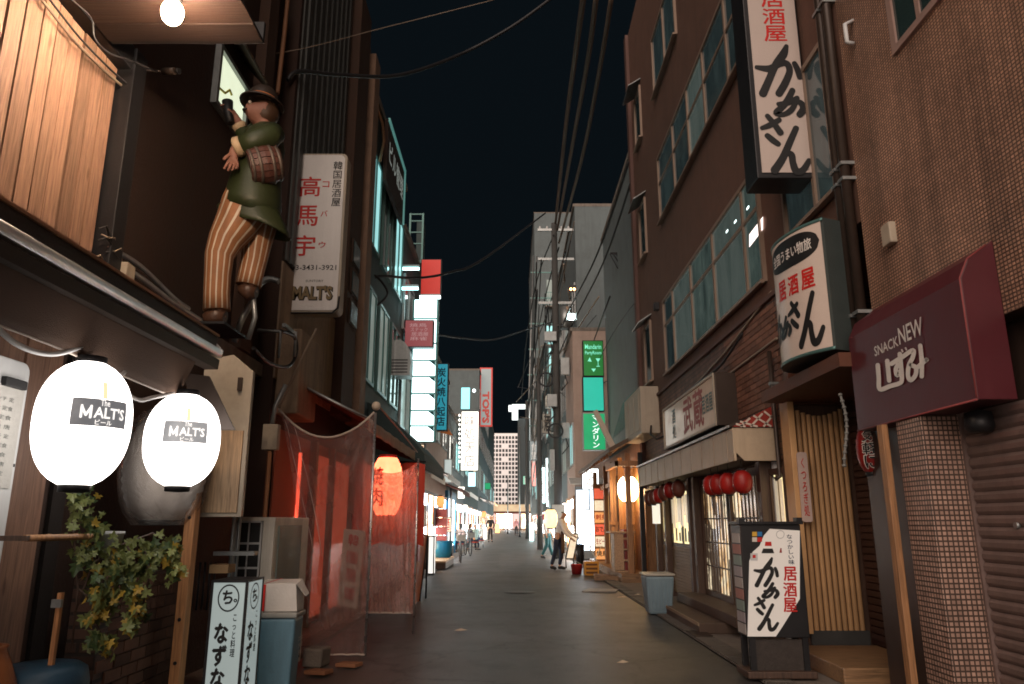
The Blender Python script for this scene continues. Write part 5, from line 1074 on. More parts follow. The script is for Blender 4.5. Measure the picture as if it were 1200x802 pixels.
# straight side back to the wall, top and bottom
m = MB(); ring_ = AP+[(3.08, 6.36)]; m.prism([(a, b, cz0) for a, b in ring_], (0, 0, cz1-cz0)); m.build('box', M('dark_green_sign_box', (.05,.062,.06), .45, var=.2), cs)
m = MB(); m.grid(lambda u, v: (*arcn(.025+FW*u, .006), cz0+.03+(cz1-cz0-.06)*v), 30, 2); m.build('face', M('pinkish_sign_face', (.60,.50,.44), .12, var=.05, spec=.7), cs)
for z in (cz0, cz1-.03): MB().grid(lambda u, v, z=z: (*arcn(AL[-1]*.98*u, .012), z+.03*v), 40, 1).build('edge_strip', metal_teal, cs, solid=.006)
MB().grid(lambda u, v: (*arcn(.025+FW+.3*u, .005), cz0+.03+(cz1-cz0-.06)*v), 12, 1).build('corner_strip', metal_teal, cs)
am = lambda s, z, o=.009: (*arcn(s, o), z)
ov = [(s, z) for s, z in [(.06+(.86)*(.5-.5*math.cos(math.pi*t/12)), 0) for t in range(13)]]
def oval(u, v):
    s = .05+.79*u; hh = .145*math.sqrt(max(.0, 1-abs(2*u-1)**3.2)); return am(s, cz1-.20+hh*(2*v-1), .0085)
MB().grid(oval, 30, 2).build('oval_mark', ink_black, cs)
def ctext(s_, s0, z, wd, hg, mat, bold): text(cs, s_, mat, (0,0,0), (1,0,0), (0,0,1), wd, hg, bold, fn=lambda a, b: am(s0-a, z+b, .0105))
ctext('全国うまい物旅', .445, cz1-.20, .62, .115, ink_white, .02)
for k, ch in enumerate('居酒屋'): ctext(ch, .60-.195*k, cz1-.52, .15, .185, ink_red, .035)
brush(cs, lambda x, y, lf: am(.50-(y-697)/84*.78*.95, cz0+.30+(-(x-898)+0)*.013*0+(.5-(x-885)/28)*.0+.0, .0095+lf), ink_black) if False else None
# the four brushed characters set side by side, right to left larger
BR = {'か': BRUSH[0:3], 'あ': BRUSH[3:6], 'さ': BRUSH[6:9], 'ん': BRUSH[9:11]}
BC = {'か': (898,670), 'あ': (903,692), 'さ': (890.5,710), 'ん': (901,723)}
m = MB()
for ch, sc0, zc0, kx, kz in (('か', .78, cz0+.36, .0085, .0085), ('あ', .60, cz0+.34, .011, .011), ('さ', .44, cz0+.42, .013, .013), ('ん', .235, cz0+.33, .0125, .0155)):
    for st in BR[ch]: ribbon(m, [(x, y, w_) for x, y, w_ in st], lambda x, y, lf, ch=ch, sc0=sc0, zc0=zc0, kx=kx, kz=kz: am(sc0-(x-BC[ch][0])*kx, zc0-(y-BC[ch][1])*kz, .0095+lf))
m.build('brush_lettering', ink_black, cs)
# ------------------------------------------------------------------ big hanging sign
BY = 6.95
x0, x1 = 2.50, 3.075; z0, z1 = WY(925, 209, BY)[1], 8.2
bs = th('hanging_sign', 'very tall white sign with brushed black characters high on the brick building', 'sign', ((x0+x1)/2, BY, z0))
MB().box(x0, x1, BY, BY+.38, z0, z1).build('case', metal_black, bs, bev=.01)
MB().box(x0+.05, x1-.02, BY-.008, BY-.001, z0+.06, z1-.03).build('face', M('pinkish_white_sign_face', (.50,.42,.38), .35, var=.05), bs)
kk = (x1-x0)/71; xm = (x0+x1)/2+.01
for k, ch in enumerate('居酒屋'):
    _, zz = WY(0, [8, 22, 40][k]-[0,0,0][k], BY); zz = WY(900, [0, 20, 40][k], BY)[1]; text(bs, ch, ink_red, (xm+.02, BY-.0095, zz), *FACE_CAM, .235, .19, .02)
bm_map = lambda x, y, lf: (x0+.085+(x-885)*.0168, BY-.0095-lf, WY(920, 56+(y-655)*1.76, BY)[1])
brush(bs, bm_map, ink_black, .95)
text(bs, '®', ink_black, (x1-.06, BY-.0095, z0+.10), *FACE_CAM, .035, .035)
for z in (5.3, 6.2, 7.2): MB().box(x1-.02, XR+.1, BY+.1, BY+.25, z-.06, z+.06).build('bracket', metal_black, bs)
tag(MB().box(3.12, 3.5, 6.9, 7.05, 5.55, 5.95).build('sign_control_box', metal_black, bev=.01), 'black box between the tall hanging sign and the downpipe', 'box')
# ================================================================== RIGHT, SECOND: brick izakaya building
r2 = th('brick_building', 'red brown building with long strips of office windows above a tiled pub front', 'building', (XR, 12, 0))
MB().box(XR, 9, 6.15, 17.6, 3.95, 14).build('upper_wall', stucco, r2)
MB().box(XR-.004, 9, 8.3, 17.6, 2.05, 3.95).build('brick_band', brick_red, r2)
bme = None
for r_ in range(16):   # the nearest bricks stand out one by one
    for q in range(9):
        yb_ = 8.32+q*.235+(.1175 if r_ % 2 else 0); zb_ = 2.70+r_*.075
        if bme is None: bo = MB().box(-.0, .012, 0, .223, 0, .064).build('brick', M('proud_brick', (.185,.088,.058), .75, var=.35, grime=.35, tone=.3), r2, local=True); bme = bo.data
        else: bo = bpy.data.objects.new('brick', bme); C.objects.link(bo); bo.parent = r2
        bo.location = Vector((XR-.012-.003*random.random(), yb_, zb_))-r2.location
MB().box(XR+.25, 9, 8.3, 17.6, 0, 2.05).build('ground_wall', plaster_dark, r2)
MB().box(XR-.05, XR, 6.4, 17.6, 3.93, 3.99).build('string_course', M('dark_course', (.10,.05,.04), .7), r2)
def strip_window(bld, x, ya, yb, za, zb, mull, trans, pane, frame, split=True, sill=True):
    m = MB(); d = .05
    m.box(x-d, x, ya-.05, yb+.05, za-.06, za); m.box(x-d, x, ya-.05, yb+.05, zb, zb+.06); m.box(x-d, x, ya-.05, ya, za, zb); m.box(x-d, x, yb, yb+.05, za, zb)
    for q in mull: m.box(x-d+.004, x-.002, q-.03, q+.03, za, zb)
    if trans: 
        e = [ya]+sorted(mull)+[yb]
        for i in range(len(e)-1): m.box(x-d+.008, x-.004, e[i]+.03, e[i+1]-.03, trans-.025, trans+.025)
    if sill: m.box(x-.10, x-d-.001, ya-.08, yb+.08, za-.09, za-.05)
    w_ = m.build('window', frame, bld); e = [ya]+sorted(mull)+[yb]
    for i in range(len(e)-1):
        for (p, q) in ((za, trans-.025), (trans+.025, zb)) if trans else ((za, zb),):
            MB().box(x-.022, x-.008, e[i]+.03, e[i+1]-.03, p, q).build('pane', pane[i] if isinstance(pane, list) else pane, w_)
    return w_
fr_w = M('tan_window_frame', (.26,.185,.14), .45, .2, var=.12, grime=.1)
w1 = strip_window(r2, XR, 8.62, 14.45, 4.25, 5.66, [9.22, 10.72, 12.15, 13.62], 5.18, [office_a, office_b, office_a, office_b, office_c], fr_w)
for yy, zz in ((9.0, 5.32), (9.55, 5.36), (9.95, 5.38)): MB().box(XR-.026, XR-.0225, yy-.045, yy+.045, zz, zz+.028).build('ceiling_light', EM('office_ceiling_light', (.75,1,.95), 2.6), w1)
MB().prism([(XR-.0245, *WX(a, b, XR-.0245)) for a, b in ((879, 275), (895, 254), (895, 269), (879, 290))], (.002, 0, 0)).build('light_panel', EM('office_poster', (1,.78,.72), 1.6), w1)
MB().box(XR-.02, XR-.005, 9.3, 9.8, 4.3, 4.7)
strip_window(r2, XR, 8.75, 14.3, 7.40, 8.75, [9.35, 10.6, 11.7, 12.9], 8.2, [office_c, office_c, office_b, office_c, office_c], fr_w)
strip_window(r2, XR, 12.2, 14.3, 10.3, 11.6, [13.2], None, office_c, fr_w)
strip_window(r2, XR, 6.50, 7.75, 4.45, 5.95, [6.95], None, office_c, fr_w)
for z in (4.42, 7.38, 10.3): strip_window(r2, XR, 16.0, 16.7, z, z+1.25, [], None, glass_dark, fr_w); MB().quad((XR, 15.9, z+1.45), (XR, 16.8, z+1.45), (XR-.3, 16.8, z+1.25), (XR-.3, 15.9, z+1.25)).build('window_hood', metal_gal, r2, solid=.02)
MB().box(XR-.08, XR, 17.35, 17.6, 2.1, 14).build('corner_pilaster', M('dark_course', (.1,.05,.04)), r2)
cable('conduit', [(XR-.03, 8.4, 4.0), (XR-.03, 10.5, 3.72), (XR-.03, 12.8, 3.55)], .016, 'thin pale conduit crossing the brick band under the office windows', cable_pale)
cable('conduit', [(XR-.03, 8.35, 3.42), (XR-.03, 9.4, 3.40), (XR-.03, 10.4, 3.38)], .016, 'second thin conduit just above the lit pub sign', cable_pale)
tag(MB().box(XR-.1, XR, 15.0, 15.15, 5.7, 5.85).build('wall_vent', metal_black), 'small black vent cap on the stucco left of the office windows', 'vent')
# pub sign
MX = 2.80
ps = th('pub_sign', 'long cream box sign with dark red characters above the beige canopy', 'sign', (MX, 12, 2.62))
ya, yb, za, zb = 10.08, 13.6, 2.63, 3.36
MB().box(MX, XR-.005, ya, yb, za, zb).build('case', metal_brown, ps, bev=.008)
MB().box(MX-.012, MX-.002, ya+.03, yb-.03, za+.03, zb-.03).build('face', sign_cream, ps)
m = MB(); m.box(MX-.03, MX-.0125, ya, yb, za, za+.035); m.box(MX-.03, MX-.0125, ya, yb, zb-.035, zb); m.box(MX-.03, MX-.0125, ya, ya+.035, za+.035, zb-.035); m.box(MX-.03, MX-.0125, yb-.035, yb, za+.035, zb-.035); m.build('trim', cream_metal, ps)
for k, ch in enumerate('武蔵'): text(ps, ch, ink_darkred, (MX-.014, 11.72-.68*k, 3.0), *FACE_W, .60, .56, .03)
for k, ch in enumerate('酒処'): text(ps, ch, M('dim_teal_ink', (.10,.16,.16)), (MX-.014, 12.4+.35-.4*k*0, 3.12-.26*k), *FACE_W, .28, .24, .03)
text(ps, '居酒屋', M('dim_teal_ink', (.10,.16,.16)), (MX-.014, 10.52, 3.0), *FACE_W, .60, .26, .03)
for k, yy in enumerate((12.5, 11.9, 11.3)): pass
cable('cable', [(MX+.1, 13.4, 3.4), (MX+.1, 12.2, 3.44), (MX+.05, 11.2, 3.42), (MX+.15, 10.3, 3.5), (XR-.02, 9.6, 3.8)], .018, 'black cable sagging along the top of the cream pub sign')
# canopy with lattice end
CXN = 2.57
cn = th('shop_canopy', 'long beige sheet canopy with red lattice end above the lantern hung pub front', 'canopy', (CXN, 12, 2.04))
m = MB(); m.box(CXN, CXN+.03, 8.66, 15.3, 2.04, 2.42); m.build('fascia', canopy_m, cn, bev=.004)
m = MB(); m.prism([(CXN+.03, 8.66, 2.42), (XR, 8.66, 2.42), (XR, 8.66, 2.04), (CXN+.12, 8.66, 2.04), (CXN+.03, 8.66, 2.13)], (0, .03, 0)); m.build('end_panel', canopy_m, cn)
k = 0; yy = 8.9
while yy < 15.2: MB().box(CXN-.006, CXN, yy, yy+.02, 2.05, 2.41).build('panel_seam', M('canopy_seam', (.36,.28,.2), .5), cn); yy += .62
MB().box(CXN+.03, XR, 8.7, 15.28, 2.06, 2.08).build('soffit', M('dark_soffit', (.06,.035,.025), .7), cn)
MB().quad((CXN-.03, 8.66, 2.425), (CXN-.03, 15.32, 2.425), (XR, 15.32, 2.63), (XR, 8.66, 2.63)).build('roof_sheet', metal_brown, cn, solid=.03)
tri = MB(); tri.prism([(CXN, 8.64, 2.43), (XR, 8.64, 2.43), (XR, 8.64, 2.70)], (0, .02, 0)); tri.build('lattice_back', ink_darkred, cn)
for (a, b) in (((2.72,2.43),(2.61,2.462)), ((2.86,2.43),(2.66,2.49)), ((2.78,2.43),(2.93,2.585)), ((3.02,2.43),(2.82,2.56)), ((2.93,2.43),(3.08,2.60)), ((3.08,2.50),(2.95,2.61)), ((2.66,2.43),(2.78,2.53))):
    v = Vector((b[0]-a[0], 0, b[1]-a[1])).normalized(); n_ = Vector((-v.z, 0, v.x))*.011; A_ = Vector((a[0], 8.632, a[1])); B_ = Vector((b[0], 8.632, b[1]))
    MB().prism([A_-n_, A_+n_, B_+n_, B_-n_], (0, .006, 0)).build('lattice_bar', M('pale_lattice', (.6,.5,.42), .6), cn)
gp = th('drain_pipe', 'brown drainpipe with an elbow beside the red lattice', 'pipe', (2.98, 8.5, 2))
MB().tube([(3.02, 8.5, 3.3), (3.02, 8.5, 2.55), (3.02, 8.48, 1.85), (2.96, 8.48, 1.82)], .028, 10).build('pipe', metal_brown, gp); MB().box(2.99, 3.1, 8.47, 8.53, 2.9, 2.93).build('clamp', metal_gal, gp)
wp = th('white_pipe', 'fat white pipe standing under the end of the beige canopy', 'pipe', (2.9, 8.7, 0))
x_, _ = WY(914, 580, 8.8); MB().cyl((x_, 8.8, 0.02), (x_, 8.8, 2.04), .06, n=16).build('pipe', plastic_white, wp); MB().cyl((x_, 8.8, 1.3), (x_, 8.8, 1.36), .066, n=16).build('collar', plastic_white, wp)
# pub front
pf = th('pub_facade', 'dark timber pub front with lattice sliding doors and paper covered windows', 'shop front', (XR, 12, 0))
FXp = 3.02
MB().box(FXp+.1, FXp+.22, 8.35, 15.6, .02, 2.04).build('back_wall', wood_dark, pf)
for yy in (8.95, 12.25, 12.6, 14.6, 15.5): MB().box(FXp-.10, FXp+.1, yy-.075, yy+.075, .0, 2.06).build('post', wood_dark, pf, bev=.006)
# doors: rails and bars, lit glass
for d0 in (9.05, 10.65):
    dr = MB(); d1 = d0+1.54
    dr.box(FXp, FXp+.04, d0, d1, .22, .34); dr.box(FXp, FXp+.04, d0, d1, 1.92, 2.0); dr.box(FXp, FXp+.04, d0, d0+.07, .34, 1.92); dr.box(FXp, FXp+.04, d1-.07, d1, .34, 1.92)
    dr = dr.build('sliding_door', wood_dark, pf)
    MB().box(FXp+.045, FXp+.055, d0+.05, d1-.05, .34, 1.92).build('glass', SHOPGLASS('dim_door_glass', [(.012,.008,.005),(.10,.05,.02),(.75,.45,.2),(.9,.75,.5),(.06,.04,.025)], .85), dr)
    for k in range(9): yy = d0+.15+k*.155; MB().box(FXp+.034, FXp+.044, yy-.010, yy+.010, .34, 1.92).build('bar', wood_dark, dr)
    for z in (.7, 1.05, 1.4): MB().box(FXp+.030, FXp+.0335, d0+.07, d1-.07, z-.011, z+.011).build('bar', wood_dark, dr)
# windows with papers
for w0, w1_, nm in ((12.7, 14.5, 0), (14.7, 15.4, 1), (8.38, 8.86, 2)):
    wf = MB(); wf.box(FXp, FXp+.05, w0, w1_, .92, .98); wf.box(FXp, FXp+.05, w0, w1_, 1.88, 1.95)
    for q in (w0, (w0+w1_)/2-.02, w1_-.04): wf.box(FXp, FXp+.05, q, q+.04, .98, 1.88)
    wf = wf.build('window', wood_dark, pf); MB().box(FXp+.03, FXp+.04, w0+.03, w1_-.03, .98, 1.88).build('pane', EM('amber_paper_pane', (1,.60,.30), 1.5, var=.6, scale=4), wf)
    yy = w0+.06
    while yy < w1_-.2:
        ww = random.choice((.10, .13, .17)); hh = random.uniform(.32, .6); MB().box(FXp-.003, FXp+.002, yy, yy+ww, 1.80-hh, 1.82).build('menu_strip', EM('lit_menu_strip_%d' % random.randint(0, 3), random.choice(((.9,.75,.5),(.8,.6,.38),(.85,.8,.7),(.6,.5,.36))), .55, var=.3, scale=20), wf); yy += ww+random.uniform(.015, .06)
    yy = w0+.08
    while yy < w1_-.2: MB().box(FXp-.006, FXp-.0035, yy, yy+.13, 1.02, 1.02+random.uniform(.12, .24)).build('notice', M('notice_paper_%d' % random.randint(0, 2), random.choice(((.5,.45,.4),(.3,.34,.36),(.5,.3,.2))), .7), wf); yy += random.uniform(.17, .35)
for w0, w1_ in ((12.70, 14.50), (14.68, 15.42)):
    pn = MB().box(FXp+.01, FXp+.06, w0, w1_, .1, .92).build('lower_panel', M('ribbed_tan_board', (.30,.20,.115), .6, var=.2, grime=.3), pf)
    for k in range(15): MB().box(FXp-.008, FXp+.01, w0+.02, w1_-.02, .13+k*.052, .163+k*.052).build('batten', M('ribbed_tan_board', (.30,.20,.115)), pf)
for k, (px, z0_, z1_, lb) in enumerate(((838, .95, 1.62, 'upper'), (846, .6, 1.5, 'lower'))): 
    yy, _ = WX(px+2, 620, FXp-.03); MB().box(FXp-.03, FXp-.022, yy-.06, yy+.06, z0_+.5, z1_+.15).build('door_poster', M('poster_cream', (.5,.42,.32), .7, var=.25, scale=18), pf)
# hanging white paper banner
hb_ = th('paper_banner', 'white paper banner hanging under the far lanterns of the pub', 'banner', (2.8, 15, 1.2)); ya, za = WX(765, 592, 2.85); yb, zb_ = WX(775, 614, 2.85)
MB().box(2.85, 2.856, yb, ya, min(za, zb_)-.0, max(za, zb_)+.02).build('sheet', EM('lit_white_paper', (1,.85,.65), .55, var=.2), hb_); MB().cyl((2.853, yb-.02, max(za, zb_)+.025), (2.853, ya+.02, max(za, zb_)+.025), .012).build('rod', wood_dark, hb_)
# two rows of red lanterns
names = ['leftmost', 'second', 'third', 'fourth', 'fifth', 'rightmost']
rowA = [(762, 584, 8), (767, 583, 8), (773, 581, 9), (779, 578, 9.5), (786, 575, 10), (796, 573, 11)]
rowB = [(835, 569, 7.5), (843, 568, 8), (855, 567, 9), (871, 565, 12)]
for grp, row, lab in (('A', rowA, 'in the far cluster under the beige canopy'), ('B', rowB, 'in the near row under the canopy end')):
    for k, (px, py, rr_) in enumerate(row):
        Xl = 2.70; yy, zz = WX(px, py, Xl); r = .116 if grp == 'B' else .108
        mt_ = red_lantern if not (grp == 'A' and k in (0, 1, 3, 5)) else brown_lantern
        nm = ('leftmost','second','third','fourth','fifth','rightmost')[k] if k < len(row)-1 else 'rightmost'
        col = 'bright red' if mt_ is red_lantern else 'faded brown red'
        t = th('paper_lantern', f'{nm} {col} paper lantern {lab}', 'lantern', (Xl, yy, zz), 0, 'red paper lanterns under the pub canopy')
        MB().lathe([(lant_r(-.135+.27*i/14, r, .142)*(1 if i % 2 == 0 else .965), -.135+.27*i/14) for i in range(15)], 22, (Xl, yy, zz)).build('paper_body', mt_, t)
        MB().lathe([(.02,.13),(.045,.13),(.045,.15),(.02,.15)], 12, (Xl, yy, zz)).build('cap', ink_black, t); MB().lathe([(.02,-.15),(.045,-.15),(.045,-.13),(.02,-.13)], 12, (Xl, yy, zz)).build('cap', ink_black, t)
        MB().cyl((Xl, yy, zz+.14), (Xl, yy, 2.06), .004).build('cord', cable_m, t)
# steps and bin
stp = th('pub_step', 'two worn brown timber steps in front of the sliding doors', 'step', (2.6, 11.5, 0))
x0_, y0_ = WZ(810, 747); MB().box(2.30, 3.0, 9.7, 12.4, .012, .14).build('tread', M('worn_brown_step', (.085,.055,.04), .6, var=.35, grime=.4, bump=.2), stp, bev=.012)
MB().box(2.62, 3.0, 9.2, 12.4, .142, .27).build('tread', M('worn_brown_step', (.085,.055,.04)), stp, bev=.012); MB().box(2.29, 2.305, 9.7, 12.4, .105, .145).build('nosing', M('worn_edge', (.28,.2,.13), .5), stp)
wb_ = th('waste_bin', 'pale blue grey pedal bin with cream lid on the kerb by the pub steps', 'bin', (2.4, 12, 0))
x, y_ = WZ(778, 722); bxx, byy = x-.02, y_+.22
m = MB(); m.hexa([(bxx-.17,byy-.17,.015),(bxx+.17,byy-.17,.015),(bxx+.17,byy+.17,.015),(bxx-.17,byy+.17,.015)], [(bxx-.22,byy-.22,.56),(bxx+.22,byy-.22,.56),(bxx+.22,byy+.22,.56),(bxx-.22,byy+.22,.56)]); m.build('body', M('pale_blue_plastic', (.17,.25,.30), .45, var=.2, grime=.4), wb_, bev=.03)
m = MB(); m.box(bxx-.235, bxx+.235, byy-.235, byy+.235, .56, .60); m.build('lid', M('cream_lid', (.38,.36,.31), .45, grime=.3), wb_, bev=.02)
for k in range(6): MB().box(bxx-.15+.06*k, bxx-.135+.06*k, byy-.222, byy-.20, .1, .5).build('flute', M('pale_blue_plastic', (.17,.25,.30)), wb_)
# stand sign in the foreground right
KY = 6.95
ks = th('stand_sign', 'black framed stand sign with brushed characters in front of the ribbed entrance', 'sign', (2.3, KY, 0))
x0, x1 = 2.075, 2.62; zt = 1.33
MB().box(x0, x1, KY, KY+.30, .36, zt).build('case', metal_black, ks, bev=.008)
for xx in (x0+.015, x1-.065):
    for yy in (KY+.01, KY+.24): MB().box(xx, xx+.05, yy, yy+.05, .02, .36).build('leg', metal_black, ks)
MB().box(x0-.03, x1+.03, KY-.03, KY+.33, .03, .09).build('base', wood_dark, ks, bev=.01); MB().box(x0+.03, x1-.03, KY+.03, KY+.05, .09, .345).build('lower_panel', M('dark_shelf_clutter', (.04,.032,.028), .5, var=.6, scale=14), ks)
for xx in (x0-.015, x1-.04): MB().box(xx, xx+.055, KY-.02, KY+.06, zt, zt+.06).build('finial', metal_black, ks)
MB().box(x0-.02, x1+.02, KY-.022, KY+.31, zt+.0, zt+.025).build('top_rail', metal_black, ks)
F = lambda px, py, lf=0: Vector((*[0], 0, 0))
def KF(px, py, lf=0.0):
    x_, z_ = WY(px, py, KY-.004); return (x_, KY-.010-lf, z_)
panel = [(884,742-2),(877,745)]
pp = [(877,746),(910,746),(918,734),(938,702),(938,622),(903,620),(896,628),(891,640),(883,647),(879,658)]
m = MB(); m.prism([KF(*q) for q in pp], (0, .008, 0)); m.build('face', EM('faintly_lit_acrylic', (.66,.62,.57), .22, var=.06, base=1), ks)
ps_ = [KF(x_, y_, .001) for x_, y_ in pp]
brush(ks, lambda x_, y_, lf: KF(x_, y_, .0015+lf), ink_black)
for k, ch in enumerate('居酒屋'): text(ks, ch, ink_red, KF(926.5, [672.5, 691, 709][k], .002), *FACE_CAM, .115, .118, .035)
text(ks, 'なつかしい味', M('blue_black_ink', (.02,.025,.06)), KF(927, 644, .002), *FACE_CAM, .05, .26, .015, True)
m = MB(); m.prism([KF(*q, .002) for q in ((893,648.5),(908,648.5),(906,643),(895,643))], (0, .001, 0)); m.build('kettle_print', ink_black, ks)
m = MB(); m.prism([KF(*q, .002) for q in ((897,640),(905,640),(904.5,635),(897.5,635))], (0, .001, 0)); m.build('lid_print', ink_red, ks)
m = MB(); m.prism([KF(*q, .002) for q in ((914,648),(917,648),(916.5,642.5),(915.2,642.5))], (0, .001, 0)); m.build('bottle_print', ink_darkred, ks)
m = MB(); m.tube([KF(915+4.6*math.cos(t*.4), 626.5+4.6*math.sin(t*.4), .002) for t in range(17)], .0022, 4); m.build('steam_print', M('grey_print', (.34,.34,.33)), ks)
for (qx, qy, mt_) in ((885,626,ink_yellow),(891,626,ink_blue),(885,632.5,sign_white),(891,632.5,ink_red)):
    m = MB(); m.prism([KF(*q, .001) for q in ((qx-2.8,qy+2.6),(qx+2.8,qy+2.6),(qx+2.8,qy-2.6),(qx-2.8,qy-2.6))], (0, .001, 0)); m.build('sticker', mt_, ks)
m = MB(); m.prism([KF(*q, .004) for q in ((880,657),(888.5,657),(888.5,648.5),(880,648.5))], (0, .001, 0)); m.build('sticker', plastic_white, ks); m = MB(); m.prism([KF(*q, .006) for q in ((882.5,654),(886,654),(886,650.5),(882.5,650.5))], (0, .001, 0)); m.build('sticker', ink_red, ks)
for k in range(9):   # papers down the street side
    z_ = zt-.08-.098*k; MB().box(x0-.006, x0-.001, KY+.04, KY+.27, z_-.085, z_).build('side_paper', M('side_paper_%d' % (k % 4), ((.45,.42,.4),(.42,.2,.17),(.25,.33,.3),(.4,.36,.38))[k % 4], .6, var=.3, scale=16), ks)
for k, (px, py, lb) in enumerate(((878, 795, 'small crumpled can lying under the stand sign'), (898, 797, 'scrap of white paper on the road by the stand sign base'))):
    x, y_ = WZ(px, py); tag(MB().ball((x, y_-.1, .045), .05, .03, .02, 8, 6).build('litter_scrap', plastic_white), lb, 'litter')
# ================================================================== THE STREET BEYOND
def facade(name, label, side, y0, y1, h, wall, floors=(), X=None, shop=None, depth=6, cols=3, roof=True, wframe=metal_gal):
    """a building along the street: wall box, windows (frame > pane), shop glazing, parapet"""
    X = X or (2.9 if side > 0 else -2.7); t = th(name, label, 'building', (X, (y0+y1)/2, 0))
    b = sorted((X, X+side*depth)); MB().box(b[0], b[1], y0+.01, y1-.01, 0, h).build('wall', wall, t)
    if roof: b2_ = sorted((X-side*.08, X+side*depth)); MB().box(b2_[0], b2_[1], y0, y1, h, h+.14).build('parapet', concrete, t)
    n = cols; wy = (y1-y0)/n
    for (za, zb, pane) in floors:
        for k in range(n):
            a, c_ = y0+wy*k+wy*.16, y0+wy*(k+1)-wy*.16; m = MB()
            f0, f1 = sorted((X, X-side*.06))
            m.box(f0, f1, a-.06, a, za-.06, zb+.06); m.box(f0, f1, c_, c_+.06, za-.06, zb+.06); m.box(f0, f1, a, c_, za-.06, za); m.box(f0, f1, a, c_, zb, zb+.06); m.box(f0, f1, (a+c_)/2-.025, (a+c_)/2+.025, za, zb)
            wf = m.build('window', wframe, t); g = sorted((X-side*.015, X-side*.03))
            p = pane if not isinstance(pane, (list, tuple)) else pane[k % len(pane)]
            MB().box(g[0], g[1], a, (a+c_)/2-.025, za, zb).build('pane', p, wf); MB().box(g[0], g[1], (a+c_)/2+.025, c_, za, zb).build('pane', p, wf)
    if shop:
        n = max(2, int((y1-y0)/1.6)); wy = (y1-y0-.3)/n
        for k in range(n):
            a, c_ = y0+.15+wy*k+.06, y0+.15+wy*(k+1)-.06; f0, f1 = sorted((X, X-side*.08)); m = MB()
            m.box(f0, f1, a-.05, a, .02, 2.3); m.box(f0, f1, c_, c_+.05, .02, 2.3); m.box(f0, f1, a, c_, 2.2, 2.3); m.box(f0, f1, a, c_, .02, .35)
            wf = m.build('shop_window', random.choice((wood_dark, metal_black, wood_warm)), t); g = sorted((X-side*.02, X-side*.04)); MB().box(g[0], g[1], a, c_, .35, 2.2).build('pane', shop[k % len(shop)], wf)
            if k % 2 == 0: m = MB(); m.box(*sorted((X-side*.05, X-side*.06)), a+.1, c_-.2, 1.2, 1.85); m.build('poster', M('shop_poster_%d' % (k % 3), ((.5,.42,.35),(.45,.12,.08),(.2,.28,.34))[k % 3], .6, var=.4, scale=12), wf)
    return t
def eave(label, side, y0, y1, X, z, d, mat, cat='awning', drop=.35, edge=None):
    t = th('shop_awning', label, cat, (X, (y0+y1)/2, z))
    a, b = (X, z+drop), (X-side*d, z)
    MB().prism([(a[0], y0, a[1]), (b[0], y0, b[1]), (b[0], y0, b[1]-.05), (a[0], y0, a[1]-.05)], (0, y1-y0, 0)).build('cover', mat, t)
    MB().box(*sorted((b[0]-side*.0, b[0]-side*.02)), y0, y1, b[1]-.16, b[1]+.01).build('valance', edge or mat, t); return t
def psign(name, label, r, Y, face, words=None, ink=ink_black, thick=.22, frame=metal_black, cat='sign', vert=True, fill=.8, bold=.03, fr=.03, textw=None):
    x0, x1, z0, z1 = rectY(*r, Y); t = th(name, label, cat, ((x0+x1)/2, Y, z0))
    MB().box(x0, x1, Y, Y+thick, z0, z1).build('case', frame, t); MB().box(x0+fr, x1-fr, Y-.012, Y-.002, z0+fr, z1-fr).build('face', face, t)
    if words: text(t, words, ink, ((x0+x1)/2, Y-.016, (z0+z1)/2), *FACE_CAM, textw or (x1-x0)*.62, (z1-z0)*fill if vert else None, bold, vert)
    return t
# ---- left row
facade('far_house', 'dim house with pale teal lit upper windows right after the corner pillars', -1, 12.62, 17.2, 9.4, plaster_teal, [(3.9, 5.6, [pane_cream, pane_cream, glass_dark]), (6.5, 8.3, [pane_cyan, glass_dark, pane_cyan])], cols=3, wframe=metal_teal)
rf = th('roof_sign', 'slanting green edged sign board standing over the dim teal house', 'sign', (-2.6, 15, 8.6)); P = [(-2.55, *WX(a, b, -2.55)) for a, b in ((458,141),(475,200))]
A0, A1 = WX(455, 139, -2.55), WX(474, 201, -2.55); MB().box(-2.6, -2.52, A0[0], A1[0], A1[1]-1.35, A1[1]).build('panel', plaster_dark, rf); m = MB(); m.box(-2.53, -2.49, A0[0]-.0, A1[0], A1[1]-.06, A1[1]+.02); m.box(-2.53, -2.49, A1[0]-.08, A1[0], A1[1]-1.35, A1[1]-.06); m.build('edge', EM('dim_green_edge', (.15,.42,.38), .32), rf)
text(rf, 'ビル管理', EM('dim_sign_letter', (.5,.55,.5), .25), (-2.515, (A0[0]+A1[0])/2, A1[1]-.6), *FACE_E, 1.9, .5, .02)
MB().tube([(-2.56, *WX(440,120,-2.56)), (-2.5, *WX(449,145,-2.5)), (-2.5, *WX(451,165,-2.5)), (-2.6, *WX(446,190,-2.6))], .03).build('curved_pipe', M('rusty_pipe', (.25,.12,.06)), rf)
facade('far_house', 'narrow house behind the stacked lit signs with a hooded vent', -1, 17.2, 22.0, 8.4, plaster_teal, [(3.6, 4.9, [pane_cream, glass_dark]), (6.0, 7.3, glass_dark)], cols=2)
facade('far_house', 'low house with peach lit gable behind the cyan vertical sign', -1, 22.0, 31.0, 7.0, plaster_pink, [(4.2, 5.6, [pane_warm, pane_cream, glass_dark])], shop=[shop_white, shop_warm], cols=3)
facade('far_house', 'small shop house with white lit front beyond the cyan sign', -1, 31.0, 42.0, 6.0, plaster_grey, [(3.8, 5.0, [glass_dark, pane_cyan, pane_cream])], shop=[shop_warm, shop_white, shop_cyan], cols=3)
